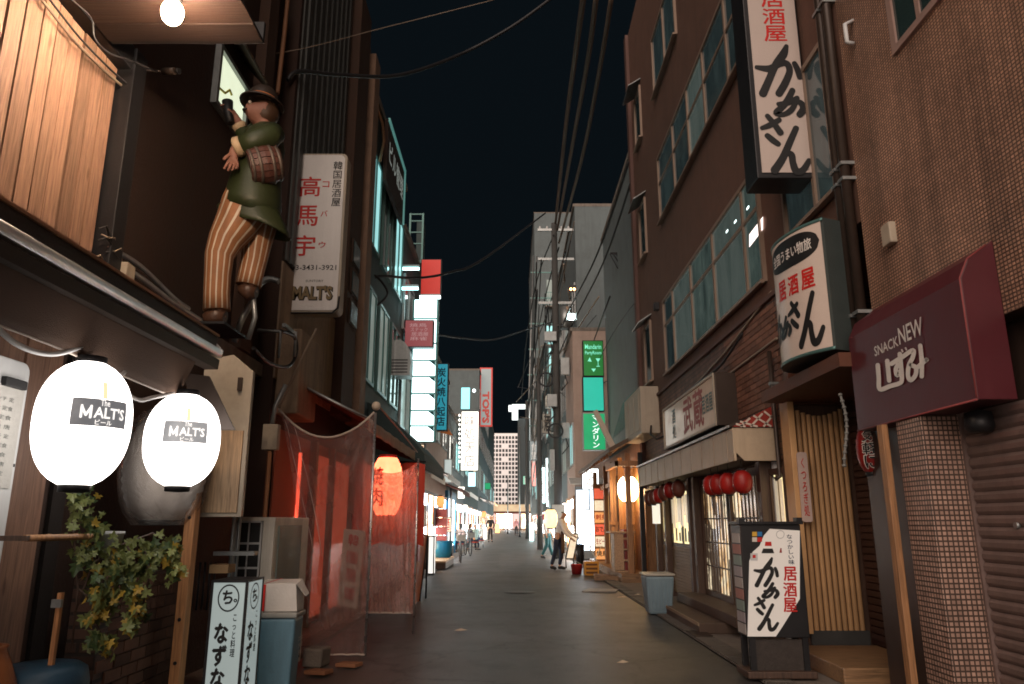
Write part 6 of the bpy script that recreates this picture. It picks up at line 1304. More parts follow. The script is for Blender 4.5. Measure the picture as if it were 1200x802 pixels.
facade('far_house', 'mid height shop house behind the white lit shop sign', -1, 42.0, 60.0, 7.2, plaster_teal, [(4, 5.4, [pane_cyan, glass_dark, pane_warm, pane_cream])], shop=[shop_white, shop_cyan, shop_warm], cols=4)
facade('far_house', 'grey block behind the red edged hotel sign', -1, 60.0, 84.0, 13.5, plaster_grey, [(4, 5.8, [pane_cream, glass_dark, pane_cyan]), (7.5, 9, glass_dark), (10.5, 12, [glass_dark, pane_cream])], shop=[shop_white, shop_warm], cols=5)
facade('far_house', 'farthest dim green block on the left before the crossing', -1, 84.0, 120.0, 15, plaster_teal, [(4, 6, [pane_cyan, glass_dark]), (8, 10, glass_dark)], shop=[shop_warm, shop_white], cols=5, X=-2.9)
# stacked lit tenant signs
tn = th('tenant_sign', 'tall stack of white lit tenant signs in a pale teal frame', 'sign', (-2.2, 18.6, 2.6))
x0, x1, z0, z1 = rectY(482, 350, 513, 518, 18.4); n = 7
m = MB(); m.box(x0, x1, 18.45, 18.68, z0, z1); m.build('case', metal_teal, tn)
tops = [350, 373, 402, 422, 441, 461, 481, 499, 518]
for k in range(8):
    _, _, za, zb = rectY(482, tops[k]+1.2, 513, tops[k+1]-1.0, 18.4); MB().box(x0+.05, x1-.05, 18.43, 18.446, za, zb).build('tile', em_sign_cool, tn)
    if k in (3, 4, 5, 7): text(tn, ['','','','つんと','酒場','','','八起'][k] or '店', EM('pale_grey_lit_ink', (.35,.48,.48), .7), ((x0+x1)/2+.06, 18.425, (za+zb)/2-.02), *FACE_CAM, .32, .12, .0)
    if k in (3, 4, 5, 6, 7): MB().prism([(x1-.2, 18.424, zb), (x1-.05, 18.424, zb), (x1-.05, 18.424, zb-.12)], (0, .004, 0)).build('corner_mark', M('teal_ink', (.02,.12,.13)), tn)
psign('projecting_sign', 'bright red blank sign with a white tube below near the roof line', (494, 304, 518, 346), 19.4, em_sign_red, None, fr=.02)
tb_ = th('sign_tube', 'white fluorescent tube under the bright red sign', 'lamp', (-2.2, 19.3, 7)); x0, x1, z0, z1 = rectY(493, 346.5, 517, 350.5, 19.3); MB().tube([(x0, 19.3, (z0+z1)/2), (x1, 19.3, (z0+z1)/2)], .045, 10).build('tube', em_tube, tb_); MB().box(x0, x1, 19.3, 19.4, z1, z1+.04).build('holder', metal_gal, tb_)
for r_, lb in (((455, 315, 493, 320), 'upper cyan tube lamp left of the red sign'), ((452, 338, 492, 343), 'lower cyan tube lamp left of the red sign')):
    x0, x1, z0, z1 = rectY(*r_, 17.3); t = th('sign_tube', lb, 'lamp', ((x0+x1)/2, 17.3, z0)); MB().tube([(x0, 17.15, (z0+z1)/2), (x1, 17.15, (z0+z1)/2)], .035, 10).build('tube', em_cyan_tube, t); MB().box(x0, x1, 17.16, 17.24, z1, z1+.05).build('holder', metal_gal, t)
psign('projecting_sign', 'dusty pink tenant sign with small grey lines below the red sign', (475, 375, 509, 407), 17.8, em_sign_pink, None, fr=.02)
o = [q_ for q_ in C.objects if q_.get('label', '').startswith('dusty pink')][0]
for k in range(4): x0, x1, z0, z1 = rectY(482+2*k % 5, 380+5.2*k, 500, 382.2+5.2*k, 17.77); text(o, ['焼鳥','スナック','居酒屋','麻雀'][k], EM('pinkish_lit_ink', (.5,.3,.3), .55), ((x0+x1)/2, 17.782, (z0+z1)/2), *FACE_CAM, .42, .10)
psign('projecting_sign', 'slim blue cyan vertical sign with dark characters right of the white stack', (510, 426, 526, 505), 22.5, em_sign_cyan, '炭火焼八起店', M('dark_blue_ink', (.005,.03,.07)), fill=.86)
hv = th('vent_hood', 'arched grey vent hood with grille beside the pink sign', 'vent', (-2.5, 16.6, 4.8)); x0, x1, z0, z1 = rectY(452, 398, 482, 440, 16.4)
m = MB(); m.prism([((x0+x1)/2+(x1-x0)/2*math.cos(R(a)), 16.4, z1-.45+.45*math.sin(R(a))) for a in range(0, 181, 20)]+[(x0, 16.4, z0), (x1, 16.4, z0)], (0, .5, 0)); m.build('hood', metal_gal, hv)
for k in range(5): MB().box(x0+.06, x1-.06, 16.39, 16.398, z0+.06+.07*k, z0+.085+.07*k).build('slat', metal_black, hv)
fi = th('fire_balcony', 'small dark balcony frame with rails against the sky above the tube lamps', 'balcony', (-2.3, 20, 8))
x0, x1, z0, z1 = rectY(480, 250, 497, 308, 20.0); m = MB(); m.box(x0, x1, 20, 20.6, z0, z0+.08); 
for xx in (x0, x1-.05): m.box(xx, xx+.05, 20, 20.06, z0+.08, z1)
for q_ in (.35, .6, .85, 1.0): m.box(x0+.05, x1-.05, 20.01, 20.05, z0+.08+(z1-z0-.12)*q_, z0+.11+(z1-z0-.12)*q_)
m.build('rail', metal_teal, fi); MB().box(x1-.2, x1, 20.03, 20.4, z0+.1, z1-.25).build('panel', plaster_teal, fi)
psign('projecting_sign', 'glowing white shop sign with faint grey characters hung over the left shops', (541, 482, 562, 552), 36.0, em_sign_warm, '味処天店', EM('grey_lit_ink', (.55,.5,.45), .8), fill=.86)
bb = th('bulb_strip', 'row of small bulbs down the left edge of the glowing white shop sign', 'lamp', (-2.6, 36, 5));
for k in range(11): x_, z_ = WY(539.5, 487+5.4*k, 36.1); MB().ball((x_, 36.1, z_), .05, .05, .07, 8, 6).build('bulb', em_sign_warm, bb)
t = psign('projecting_sign', 'grey vertical sign with red edge and sideways letters far down the street', (563, 431, 578, 500), 62.0, em_grey_sign, None, frame=em_sign_red, fr=.12)
x0, x1, z0, z1 = rectY(563, 431, 578, 500, 62.0); text(t, "TOP'S", EM('red_lit_ink', (.45,.03,.02), .6), ((x0+x1)/2, 61.97, (z0+z1)/2-.9), (0,0,-1), (1,0,0), 2.7, .62, .05)
psign('projecting_sign', 'small pale blue lit sign below the glowing white shop sign', (549, 553, 559, 571), 40.0, EM('pale_blue_backlit', (.6,.9,1), 1.4), None)
psign('projecting_sign', 'small white square sign over the low awnings left', (537, 570, 546, 585), 34.0, em_sign_warm, '酒', EM('grey_lit_ink', (.55,.5,.45), .8))
psign('projecting_sign', 'green framed lit sign deep on the left side', (569, 566, 576, 574), 70.0, em_sign_green2, None)
psign('projecting_sign', 'tall pale plain signboard left of the glowing white sign', (521, 538, 531, 566), 26.0, EM('pale_plain_board', (.6,.68,.66), .62), None, frame=metal_gal)
psign('projecting_sign', 'cyan lit panel cluster above the grey red edged sign', (541, 454, 552, 480), 56.0, EM('bright_cyan_backlit', (.3,.9,1), 1.1), None)
tag(MB().ball((WY(556.5, 458, 55)[0], 55, WY(556.5, 458, 55)[1]), .12, .12, .12, 10, 8).build('globe_lamp', em_tube), 'small round white lamp beside the cyan panels', 'lamp')
# awnings along the left row (each its own)
for y0, y1, z, d, mt_, ed_, lb in ((18.0, 21.8, 2.55, .75, metal_gal, M('white_edge', (.6,.6,.58)), 'grey sheet eave with white edge past the dark green awning'), (22.3, 27.5, 2.75, .8, metal_brown, M('white_edge', (.6,.6,.58)), 'brown sheet eave under the cyan vertical sign'), (27.8, 32, 2.5, .9, fabric_darkred, fabric_darkred, 'red brown cloth awning past the brown eave'), (32.5, 40, 2.6, .9, metal_gal, M('white_edge', (.6,.6,.58)), 'long pale edged eave over the seated drinkers'), (40.5, 48, 2.7, .8, fabric_teal, fabric_teal, 'dark green awning beyond the seated drinkers'), (50, 60, 2.8, 1.0, metal_brown, metal_brown, 'dark brown eave before the red edged sign'), (64, 78, 3.0, 1.2, metal_brown, em_eave_edge, 'wide eave with orange glowing edge near the far end')):
    eave(lb, -1, y0, y1, -2.7, z, d, mt_, edge=ed_)
t = th('orange_awning', 'small orange pointed awning high beside the cyan sign', 'awning', (-2.4, 25, 5)); MB().prism([P3(514, 506, 24), P3(532, 511, 24), P3(521, 494, 26)], (0, .05, 0)).build('cloth', M('orange_cloth', (.5,.16,.06), .7), t)
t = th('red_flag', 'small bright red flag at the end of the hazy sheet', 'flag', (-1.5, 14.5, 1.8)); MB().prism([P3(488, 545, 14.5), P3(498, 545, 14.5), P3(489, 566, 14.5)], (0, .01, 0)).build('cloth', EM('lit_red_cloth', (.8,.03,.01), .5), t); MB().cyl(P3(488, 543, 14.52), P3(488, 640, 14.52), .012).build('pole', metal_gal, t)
psign('lit_box_sign', 'warm lit box sign showing between the dark awning and the red flag', (487, 520, 499, 545), 16.2, em_orange_lantern if False else EM('warm_box', (1,.7,.45), 1.0), '酒', EM('dark_red_lit_ink', (.5,.02,.01), .35))
# left street level: doors, stacked boxes, tub, platform, bicycles
wd = th('wood_shutter_front', 'closed brown timber front between the hazy sheet and the blue framed shop', 'shop front', (-2.7, 19, 0))
for k in range(14): MB().box(-2.70, -2.66, 14+k*.36, 14.34+k*.36, .05, 2.3).build('board', wood_dark if k % 3 else M('brown_front_board', (.13,.08,.05), .6, tone=.2), wd)
MB().box(-2.7, -2.6, 19.1, 19.25, .0, 2.4).build('post', metal_gal, wd)
pl = th('entry_platform', 'low pale timber platform at the left kerb in front of the blue tub', 'platform', (-2.0, 23.4, 0)); a = WZ(497, 672, .2)
MB().box(-2.62, -1.92, 22.4, 25.6, .20, .25).build('deck', wood_pale, pl); MB().box(-2.55, -1.95, 22.45, 22.5, .02, .2).build('skirt', wood_dark, pl); MB().box(-1.97, -1.93, 22.5, 25.5, .02, .2).build('skirt', wood_dark, pl)
tt = th('round_tub', 'wide blue plastic tub standing on the timber platform', 'tub', (-2.25, 25.1, .25)); MB().lathe([(.001,0),(.24,0),(.31,.44),(.32,.5),(.30,.5),(.23,.05),(.001,.04)], 22, (-2.2, 24.6, .255)).build('body', EM('x', (0,0,0), 0) if False else plastic_tub, tt); MB().lathe([(.31,.46),(.335,.46),(.335,.51),(.31,.51)], 22, (-2.2, 24.6, .255)).build('rim', plastic_tub, tt)
for k, (px, py0, py1, Yk, mt_, lb) in enumerate(((503, 631, 660, 21.8, concrete, 'grey concrete pier left of the blue tub'), (505, 630, 645, 22.1, paper, 'pale carton on the grey concrete pier'),)):
    x0, x1, z0, z1 = rectY(px-5, py0, px+6, py1, Yk); tag(MB().box(x0, x1, Yk, Yk+.4, max(z0, .013), z1).build('pier' if k == 0 else 'carton', mt_, bev=.01), lb, 'pier' if k == 0 else 'box')
bs_ = th('beer_crates', 'stack of dark red bottle crates against the left shop wall', 'crates', (-2.5, 27, 0))
for k in range(6): MB().box(-2.68, -2.25, 26.4, 26.8, .013+.30*k, .29+.30*k).build('crate', M('dark_red_crate', (.20,.03,.025), .5, var=.3), bs_)
psign('menu_sign', 'glowing cream menu panel above the dark red crates', (520, 606, 530, 624), 27.5, EM('cream_lit_panel', (1,.72,.5), 1.2), '酒', ink_red)
bf = th('blue_frame_shop', 'shop front with bright blue door frame behind the seated drinkers', 'shop front', (-2.65, 33, 0))
for (y_, z0_, z1_) in ((30.5,0,2.3),(32.4,0,2.3),(34.6,0,2.3)): MB().box(-2.72, -2.56, y_, y_+.28, z0_, z1_).build('frame_post', M('blue_frame_paint', (.02,.16,.30), .45), bf)
MB().box(-2.72, -2.57, 30.5, 34.9, 2.3, 2.6).build('frame_beam', M('blue_frame_paint', (.02,.16,.30)), bf)
for y_ in (30.8, 32.7): MB().box(-2.64, -2.6, y_, y_+1.6, .5, 2.3).build('pane', pane_white, bf)
# ---- right row
R3X = 2.75
wh = th('timber_pub', 'small timber pub glowing orange under a shallow tiled roof', 'building', (R3X, 21, 0))
MB().box(R3X+.35, 7, 17.65, 25.2, 0, 3.3).build('wall', wood_warm, wh)
MB().prism([(2.25,17.3,3.02),(2.25,17.3,2.92),(3.2,17.3,3.42),(3.2,17.3,3.52)], (0, 8.2, 0)).build('roof', M('brown_roof_sheet', (.09,.055,.035), .6), wh)
for k in range(14): MB().box(2.27, 2.33, 17.5+k*.58, 17.56+k*.58, 2.86, 2.93).build('rafter', wood_warm, wh)
for y_ in (17.9, 19.2, 20.6, 22.2, 25.0): MB().box(R3X-.06, R3X+.06, y_-.06, y_+.06, .0, 2.95).build('post', wood_warm, wh)
for y_ in (19.3, 20.7, 22.3): 
    f = MB(); f.box(R3X+.1, R3X+.14, y_, y_+1.2, .1, 2.2); f = f.build('lattice_door', wood_warm, wh); MB().box(R3X+.085, R3X+.098, y_+.12, y_+1.08, .3, 2.1).build('pane', pane_amber, f)
    for k in range(6): MB().box(R3X+.06, R3X+.084, y_+.15+k*.17, y_+.18+k*.17, .3, 2.1).build('bar', wood_dark, f)
MB().box(R3X-.25, R3X+.35, 17.65, 25.0, .012, .20).build('plinth', WOOD('worn_step_timber', (.26,.15,.075), 'X'), wh)
MB().box(R3X-.02, R3X+.06, 17.95, 25, 2.3, 2.42).build('lintel', wood_warm, wh)
for k in range(7): MB().box(2.50+k*.095, 2.585+k*.095, 19.32-.012*(k % 2), 19.36, .2, 2.7).build('board', wood_warm, wh)
MB().box(2.46, 3.2, 19.28, 19.33, 1.28, 1.36).build('rail', wood_warm, wh); MB().box(2.66, 2.72, 19.27, 19.31, 1.36, 2.5).build('dark_batten', wood_dark, wh)
MB().box(2.40, 3.3, 17.5, 17.58, 2.62, 2.74).build('beam', wood_orange, wh); MB().box(2.40, 2.48, 17.5, 19.3, 2.62, 2.74).build('beam', wood_orange, wh)
c = (2.84, 18.5, 2.13); lantern('pub_lantern', 'glowing warm white paper lantern under the timber pub eave', c, .26, .33, EM('warm_white_lantern_paper', (1,.62,.30), 22.0, var=.1), ribs=9, cap=wood_dark, trunc=.9)
tag(MB().box(2.87, 2.97, 17.05, 17.15, .012, 2.9).build('dark_post', metal_black, bev=.01), 'tall dark metal post at the corner of the timber pub', 'post')
# crate stack, menu wall, easel board, folding things
cr = th('crate_shelf', 'open timber shelf of red crates outside the timber pub', 'shelf', (2.5, 19, .2)); x0, x1, z0, z1 = rectY(721, 625, 744, 672, 18.3)
for xx in (x0, x1-.06): MB().box(xx, xx+.06, 18.3, 18.9, .2, z1).build('upright', wood_pale, cr)
MB().box(x0+.02, x0+.22, 18.28, 18.32, .25, z1-.02).build('front_board', wood_pale, cr)
for k in range(4): MB().box(x0+.24, x1-.07, 18.31, 18.88, .24+.25*k, .43+.25*k).build('crate', M('dark_red_crate', (.2,.03,.025)), cr); MB().box(x0+.06, x1-.06, 18.3, 18.9, .2+.25*k, .235+.25*k).build('shelf_board', wood_pale, cr)
MB().box(x0-.1, x1+.05, 18.25, 18.95, z1, z1+.04).build('top_board', wood_pale, cr)
mw = th('menu_wall', 'tall panel of lit orange and white menus beside the timber pub', 'menu board', (2.4, 24, 0)); x0, x1, z0, z1 = rectY(697, 575, 714, 652, 23.5)
MB().box(x0, x1, 23.5, 23.6, .1, z1+.2).build('panel', wood_warm, mw)
for k in range(6): MB().box(x0+.03, x1-.03, 23.485, 23.498, .25+k*.36, .56+k*.36).build('menu_sheet', EM('menu_sheet_%d' % (k % 3), ((1,.35,.12),(1,.75,.5),(.9,.12,.06))[k % 3], .75, var=.5, scale=14), mw)
for k in range(4): text(mw, ['焼鳥','生ビール','おでん','刺身'][k], ink_red if k % 2 else ink_black, ((x0+x1)/2, 23.48, .42+.36*k), *FACE_CAM, .34, .16, .03)
wn_ = th('lit_noren', 'broad glowing white cloth sign behind the woman', 'banner', (2.3, 30, 1.3)); x0, x1, z0, z1 = rectY(661, 590, 682, 612, 30); MB().box(x0, x1, 30, 30.04, z0, z1).build('cloth', EM('white_glow_cloth', (1,.90,.8), 6.0), wn_); MB().cyl((x0-.05, 30.02, z1+.03), (x1+.05, 30.02, z1+.03), .02).build('rod', wood_dark, wn_)
ea = th('easel_board', 'black framed easel board with pale menu by the woman', 'sign board', (2.0, 23, 0)); A = [P3(664, 655, 23.2), P3(673, 655, 23.4), P3(679, 626, 23.9), P3(670, 626, 23.7)]
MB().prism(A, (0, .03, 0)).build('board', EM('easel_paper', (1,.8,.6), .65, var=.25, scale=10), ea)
for i in range(4): MB().tube([A[i], A[(i+1) % 4]], .022, 6).build('frame', metal_black, ea)
for p in (A[0], A[1]): MB().cyl(p, (p[0], p[1]-.12, .02), .018).build('leg', metal_black, ea); 
MB().cyl(A[2], (A[2][0]+.1, A[2][1]+.5, .02), .018).build('leg', metal_black, ea)
bk2 = th('bucket', 'small red bucket on the road by the timber pub', 'bucket', (1.9, 20.8, 0)); x, y_ = WZ(677, 674); MB().lathe([(.001,0),(.12,0),(.16,.24),(.165,.25),(.15,.25),(.11,.02)], 18, (x, y_, .02)).build('body', M('red_plastic', (.32,.02,.02), .4), bk2); MB().tube([(x-.15, y_, .26), (x, y_, .34), (x+.15, y_, .26)], .008).build('handle', metal_gal, bk2)
yb_ = th('yellow_crate', 'yellow orange bottle crate next to the red bucket', 'crate', (2.2, 20.3, 0)); x0, x1, z0, z1 = rectY(686, 660, 703, 676, 20.0)
MB().box(x0, x1, 20.0, 20.3, .015, .36).build('body', M('yellow_plastic', (.5,.24,.03), .45), yb_)
for k in range(3): MB().box(x0+.04, x1-.04, 19.985, 19.999, .06+k*.1, .11+k*.1).build('slot', M('dark_slot', (.12,.05,.015)), yb_)
vs_ = th('umbrella_pot', 'black cylinder stand on the kerb behind the red bucket', 'stand', (2.1, 22, 0)); x, y_ = WZ(681, 662); MB().cyl((x, y_, .015), (x, y_, .62), .13, .15, 18).build('cylinder', metal_black, vs_); MB().lathe([(.14,.6),(.165,.6),(.165,.65),(.14,.65)], 18, (x, y_, 0)).build('rim', metal_black, vs_)
fr_t = th('folding_frame', 'white folding table legs leaning beside the lit menus', 'stand', (2.4, 21.8, 0))
for a, b in (((691,640),(706,668)), ((706,640),(692,668)), ((689,641),(708,641))): MB().cyl(P3(*a, 21.6), P3(*b, 21.5), .013).build('leg', plastic_white, fr_t)
rp2 = th('ramp_block', 'dark wooden ramp block at the kerb below the timber pub', 'block', (2.3, 18.8, 0)); x0_, y0_ = WZ(697, 681); MB().prism([(x0_, y0_, .012), (x0_+.62, y0_-.1, .012), (x0_+.62, y0_-.1, .10), (x0_, y0_, .14)], (.05, .5, 0)).build('wedge', WOOD('worn_step_timber', (.2,.12,.07), 'X'), rp2)
x, y_ = WZ(706, 694); tag(MB().prism([(x-.42, y_-.25, .022), (x+.25, y_-.28, .018), (x+.38, y_+.3, .016), (x-.22, y_+.35, .022)], (0, 0, .02)).build('floor_plate', M('pale_plate', (.34,.31,.28), .6, grime=.3)), 'flat pale board lying on the road near the red bucket', 'board')
for k, (px, py, lb) in enumerate(((541, 743, 'white scrap of paper in the middle of the near road'), (730, 703, 'crumpled white paper by the kerb before the bin'), (748, 700, 'flattened carton piece near the timber pub kerb'), (731, 782, 'tiny white scrap on the road toward the stand sign'))):
    x, y_ = WZ(px, py); m = MB(); s_ = .09 if k < 2 else .06; m.add([(x-s_, y_, .040), (x, y_-s_*.6, .043), (x+s_, y_, .046), (x, y_+s_*.7, .052), (x, y_, .065)], [(0,1,4),(1,2,4),(2,3,4),(3,0,4)]); tag(m.build('paper_scrap', paper), lb, 'litter')
mh = tag(MB().lathe([(.001,.006),(.30,.006),(.31,.0)], 28, (.15, 15, .036)).build('manhole_cover', metal_brown), 'round iron manhole cover in the middle of the road', 'manhole cover')
# cabinet on the wall beyond the pub sign
cb = th('wall_cabinet', 'beige metal cabinet bolted high on the wall past the pub sign', 'cabinet', (2.8, 16, 3.1))
MB().box(2.70, XR, 15.5, 17.7, 3.15, 4.15).build('case', cream_metal, cb, bev=.02)
for k in range(3): MB().box(2.685, 2.70, 15.65+k*.7, 16.2+k*.7, 3.25, 4.05).build('door', cream_metal, cb, bev=.006)
MB().tube([(2.9, 15.45, 3.3), (2.85, 15.3, 3.1), (2.95, 15.2, 3.0), (3.1, 15.2, 3.05)], .02).build('hose', cable_m, cb)
tag(MB().prism([P3(696, 482, 19.0), P3(701, 480, 19.0), P3(725, 527, 18.6), P3(719, 531, 18.6)], (0, .12, 0)).build('slanted_sign', M('slanted_pale_board', (.45,.36,.28), .5), bev=.01), 'long pale sign board leaning at a slant over the timber pub roof', 'sign')
sa_ = th('shiny_panel', 'ribbed translucent awning panel with a greenish tint above the timber pub', 'awning', (3, 19, 4)); 
for k in range(10): a_, b_ = P3(716+k*2.0, 528-k*3.2, 18.4+.05*k), P3(735, 492+k*3.5, 18.9); 
MB().grid(lambda u, v: (2.72+.30*v, 17.9+2.2*u, 3.55+.95*v+.03*math.sin(u*70)), 60, 4).build('sheet', M('glossy_ribbed_sheet', (.20,.30,.28), .12, .2, var=.2, spec=.9), sa_)  # greenish base colour set in the sheet material
# green sign stack
gs = th('vertical_sign', 'tall green lit party room sign with aqua middle panel', 'sign', (2.8, 25, 4)); Yg = 25.0
x0, x1, z0, z1 = rectY(684, 399, 708.5, 441, Yg); MB().box(x0, x1, Yg, Yg+.25, z0, z1).build('upper_panel', metal_black, gs); MB().box(x0+.03, x1-.03, Yg-.01, Yg-.002, z0+.02, z1-.03).build('upper_face', em_sign_green, gs); xm = (x0+x1)/2
text(gs, 'Mandarin', em_text_teal, (xm, Yg-.014, z1-.23), *FACE_CAM, .56, .17, .01); text(gs, 'PartyRoom', em_text_teal, (xm, Yg-.014, z1-.46), *FACE_CAM, .56, .16, .01)
m = MB(); m.prism([(xm-.2, Yg-.014, z0+.52), (xm-.12, Yg-.014, z0+.66), (xm-.06, Yg-.014, z0+.5)], (0, .003, 0)); m.prism([(xm+.08, Yg-.014, z0+.62), (xm+.24, Yg-.014, z0+.62), (xm+.16, Yg-.014, z0+.48)], (0, .003, 0)); m.box(xm+.15, xm+.17, Yg-.014, Yg-.011, z0+.36, z0+.48); m.box(xm+.1, xm+.22, Yg-.014, Yg-.011, z0+.33, z0+.355); m.prism([(xm-.08, Yg-.014, z0+.26), (xm+.08, Yg-.014, z0+.26), (xm, Yg-.014, z0+.14)], (0, .003, 0)); m.build('glass_marks', em_text_teal, gs)
x0, x1, z0, z1 = rectY(684, 442, 709, 482, Yg); MB().box(x0, x1, Yg, Yg+.25, z0, z1).build('middle_panel', metal_black, gs); MB().box(x0+.03, x1-.03, Yg-.01, Yg-.002, z0+.02, z1-.02).build('middle_face', em_sign_aqua, gs)
x0, x1, z0, z1 = rectY(684, 484, 711, 528, Yg); MB().box(x0, x1, Yg, Yg+.25, z0, z1).build('lower_panel', metal_gal, gs); MB().box(x0+.03, x1-.03, Yg-.01, Yg-.002, z0+.03, z1-.03).build('lower_face', em_sign_green2, gs); text(gs, 'マンダリン', em_text_white, ((x0+x1)/2+.05, Yg-.014, (z0+z1)/2), *FACE_CAM, .24, 1.08, .02, True)
# taller buildings behind
facade('far_building', 'pale grey slab rising directly behind the timber pub', 1, 17.62, 25.4, 11.2, plaster_grey, [], X=3.3, cols=1)
facade('far_building', 'low block with pinkish end wall behind the green sign', 1, 28.0, 32.0, WY(676, 388, 28)[1], plaster_pink, [(3.5, 5, [pane_cyan, glass_dark])], X=2.35, shop=[shop_white, shop_warm], cols=2)
lf = th('lit_shop_front', 'wide white lit shop window on the end wall beside the menus', 'shop front', (3, 27.9, 0)); m = MB(); m.box(2.32, 4.4, 27.86, 27.98, .05, .35); m.box(2.32, 4.4, 27.86, 27.98, 2.5, 2.62)
for k in range(5): m.box(2.32+k*.5, 2.37+k*.5, 27.86, 27.98, .35, 2.5)
m.build('frame', metal_gal, lf)
for k in range(4): MB().box(2.38+k*.5, 2.81+k*.5, 27.94, 27.97, .36, 2.49).build('pane', shop_white, lf)
MB().prism([(2.1, 27.2, 2.66), (4.4, 27.2, 2.66), (4.4, 27.99, 2.9), (2.1, 27.99, 2.9)], (0, 0, .05)).build('eave', M('white_edge', (.6,.6,.58)), lf)
facade('far_building', 'tall pale grey block with a dark top recess', 1, 32.0, 46.0, WY(697, 242, 32)[1], plaster_grey, [(4, 5.6, [pane_cyan, glass_dark, pane_cream]), (7.2, 8.8, glass_dark), (10.4, 12, [glass_dark, pane_cream])], shop=[shop_white, shop_cyan, shop_warm], cols=4)
facade('far_building', 'middle block crowded with lit signs on the right', 1, 46.0, 66.0, 12, plaster_teal, [(4, 6, [pane_cyan, glass_dark, pane_cream]), (8, 10, [glass_dark, pane_cyan])], shop=[shop_white, shop_warm, shop_cyan], cols=5)
facade('far_building', 'brown block before the tallest grey building', 1, 66.0, 92.0, 17, plaster_teal, [(4, 6.5, [pane_cyan, pane_cream]), (9, 11, glass_dark), (13, 15, glass_dark)], shop=[shop_white, shop_cyan], cols=5)
facade('far_building', 'tallest pale grey building closing the right hand row', 1, 92.0, 122.0, WY(655, 250, 92)[1], plaster_grey, [(5, 8, [pane_cyan, glass_dark]), (12, 14, glass_dark), (18, 20, glass_dark)], X=2.95, shop=[shop_white], cols=5, depth=12)
ft = th('fire_stair', 'thin steel stair frame climbing the edge of the tallest building', 'stair', (2.2, 80, 0))
for px in (617, 623): a_, b_ = P3(px, 595, 80), P3(px+9 if px < 620 else px+7, 300, 80); MB().cyl(a_, b_, .09, n=6).build('post', metal_gal, ft)
for k in range(9): x0, z0 = WY(616+k*.9, 560-k*30, 80); MB().box(x0, x0+2.6, 80, 80.1, z0, z0+.12).build('landing', metal_teal, ft)
cl = [(631,548,640,590,60,em_sign_cool),(641,537,645,594,52,em_tube),(650,545,653,590,48,EM('teal_glow', (.3,.9,.9), 1.6)),(655,523,660,580,46,em_sign_cool),(660,575,666,590,44,em_sign_cool),(667,505,676,548,38,EM('soft_white_backlit', (.85,1,1), 1.5)),(668,552,676,580,36,em_sign_cool),(674,556,683,580,33,em_sign_warm),(683,549,703,574,26.5,EM('bright_white_panel', (.9,1,1), 2.4)),(624,535,629,570,75,EM('pinkish_red_backlit', (1,.35,.3), 1.2)),(636,485,649,508,55,M('grey_notice', (.32,.3,.26), .6)),(622,517,631,540,70,em_grey_sign),(614,558,620,568,85,EM('green_glow', (.3,.7,.5), .8)),(652,560,655,592,47,EM('cyan_blue_glow', (.25,.7,.9), 1.2)),(643,560,648,580,58,em_sign_warm)]
pl_ = ['cool white column sign','bright white tube sign','thin teal lit strip','tall cool white sign','small cool white box','pale soft lit signboard','white lit window sign','warm white lit panel','broad white lit panel beside the green sign','small pinkish red sign','grey painted notice','pale grey column sign','small green lit sign','thin cyan blue strip','small warm lit sign']
ps2 = ['nearest the far pole','left of the utility pole','behind the utility pole','on the middle right block','under the tall cool sign','beside the pinkish end wall','above the lit cloth','above the red parasol','over the lit menus','far down on the right','high on the right side block','left of the white column','by the crossing','beside the utility pole foot','between pole and block']
for (a, b, c_, d, Yk, mt_), l1, l2 in zip(cl, pl_, ps2): psign('far_sign', l1+' '+l2, (a, b, c_, d), Yk, mt_, random.choice(['酒', '鳥', None, '居酒屋', '食堂']) if c_-a > 3 else None, EM('grey_lit_ink', (.55,.5,.45), .8) if mt_.name != 'grey_notice' else ink_black, fr=.02)
# pole with wires, street lamps
pz = th('utility_pole', 'dark concrete utility pole with brackets and boxes on the right side', 'pole', (1.8, 29, 0)); x, y_ = WZ(656, 655); PXx, PYy = x, y_; PZ = WY(654, 262, y_)[1]
MB().cyl((x, y_, 0), (x, y_, PZ), .17, .12, 14).build('shaft', M('dark_pole_concrete', (.06,.06,.058), .8, grime=.3), pz)
for z in (PZ-.3, PZ-1.6, PZ-3.5): MB().box(x-.7, x+.8, y_-.05, y_+.05, z-.05, z+.05).build('cross_arm', metal_gal, pz)
MB().cyl((x+.42, y_, PZ-4.6), (x+.42, y_, PZ-3.7), .24, n=16).build('transformer', metal_gal, pz); MB().box(x-.3, x-.12, y_-.2, y_+.2, 3.3, 4.1).build('cable_box', metal_gal, pz); MB().box(x-.25, x+.25, y_-.19, y_-.175, 1.3, 2.0).build('notice', M('grey_notice', (.32,.3,.26), .6), pz)
for k in range(5): MB().ball((x-.6+.3*k, y_, PZ-.2), .05, .05, .08, 8, 6).build('insulator', plastic_white, pz)
p2 = th('utility_pole', 'slimmer dark pole farther down the street right of centre', 'pole', (1.3, 36, 0)); x, y_ = WZ(634, 645); MB().cyl((x, y_, 0), (x, y_, WY(634, 420, y_)[1]), .15, .1, 12).build('shaft', M('dark_pole_concrete', (.06,.06,.058)), p2); MB().tube([(x, y_, 5.3), (x+.25, y_-.1, 5.7), (x+.7, y_-.3, 5.75), (x+1.1, y_-.5, 5.3)], .03).build('lamp_arm', metal_gal, p2)
p3 = th('utility_pole', 'farthest thin pole beside the crossing lights', 'pole', (1.2, 60, 0)); x, y_ = WZ(619, 632); MB().cyl((x, y_, 0), (x, y_, WY(618, 470, y_)[1]), .16, .12, 10).build('shaft', M('dark_pole_concrete', (.06,.06,.058)), p3)
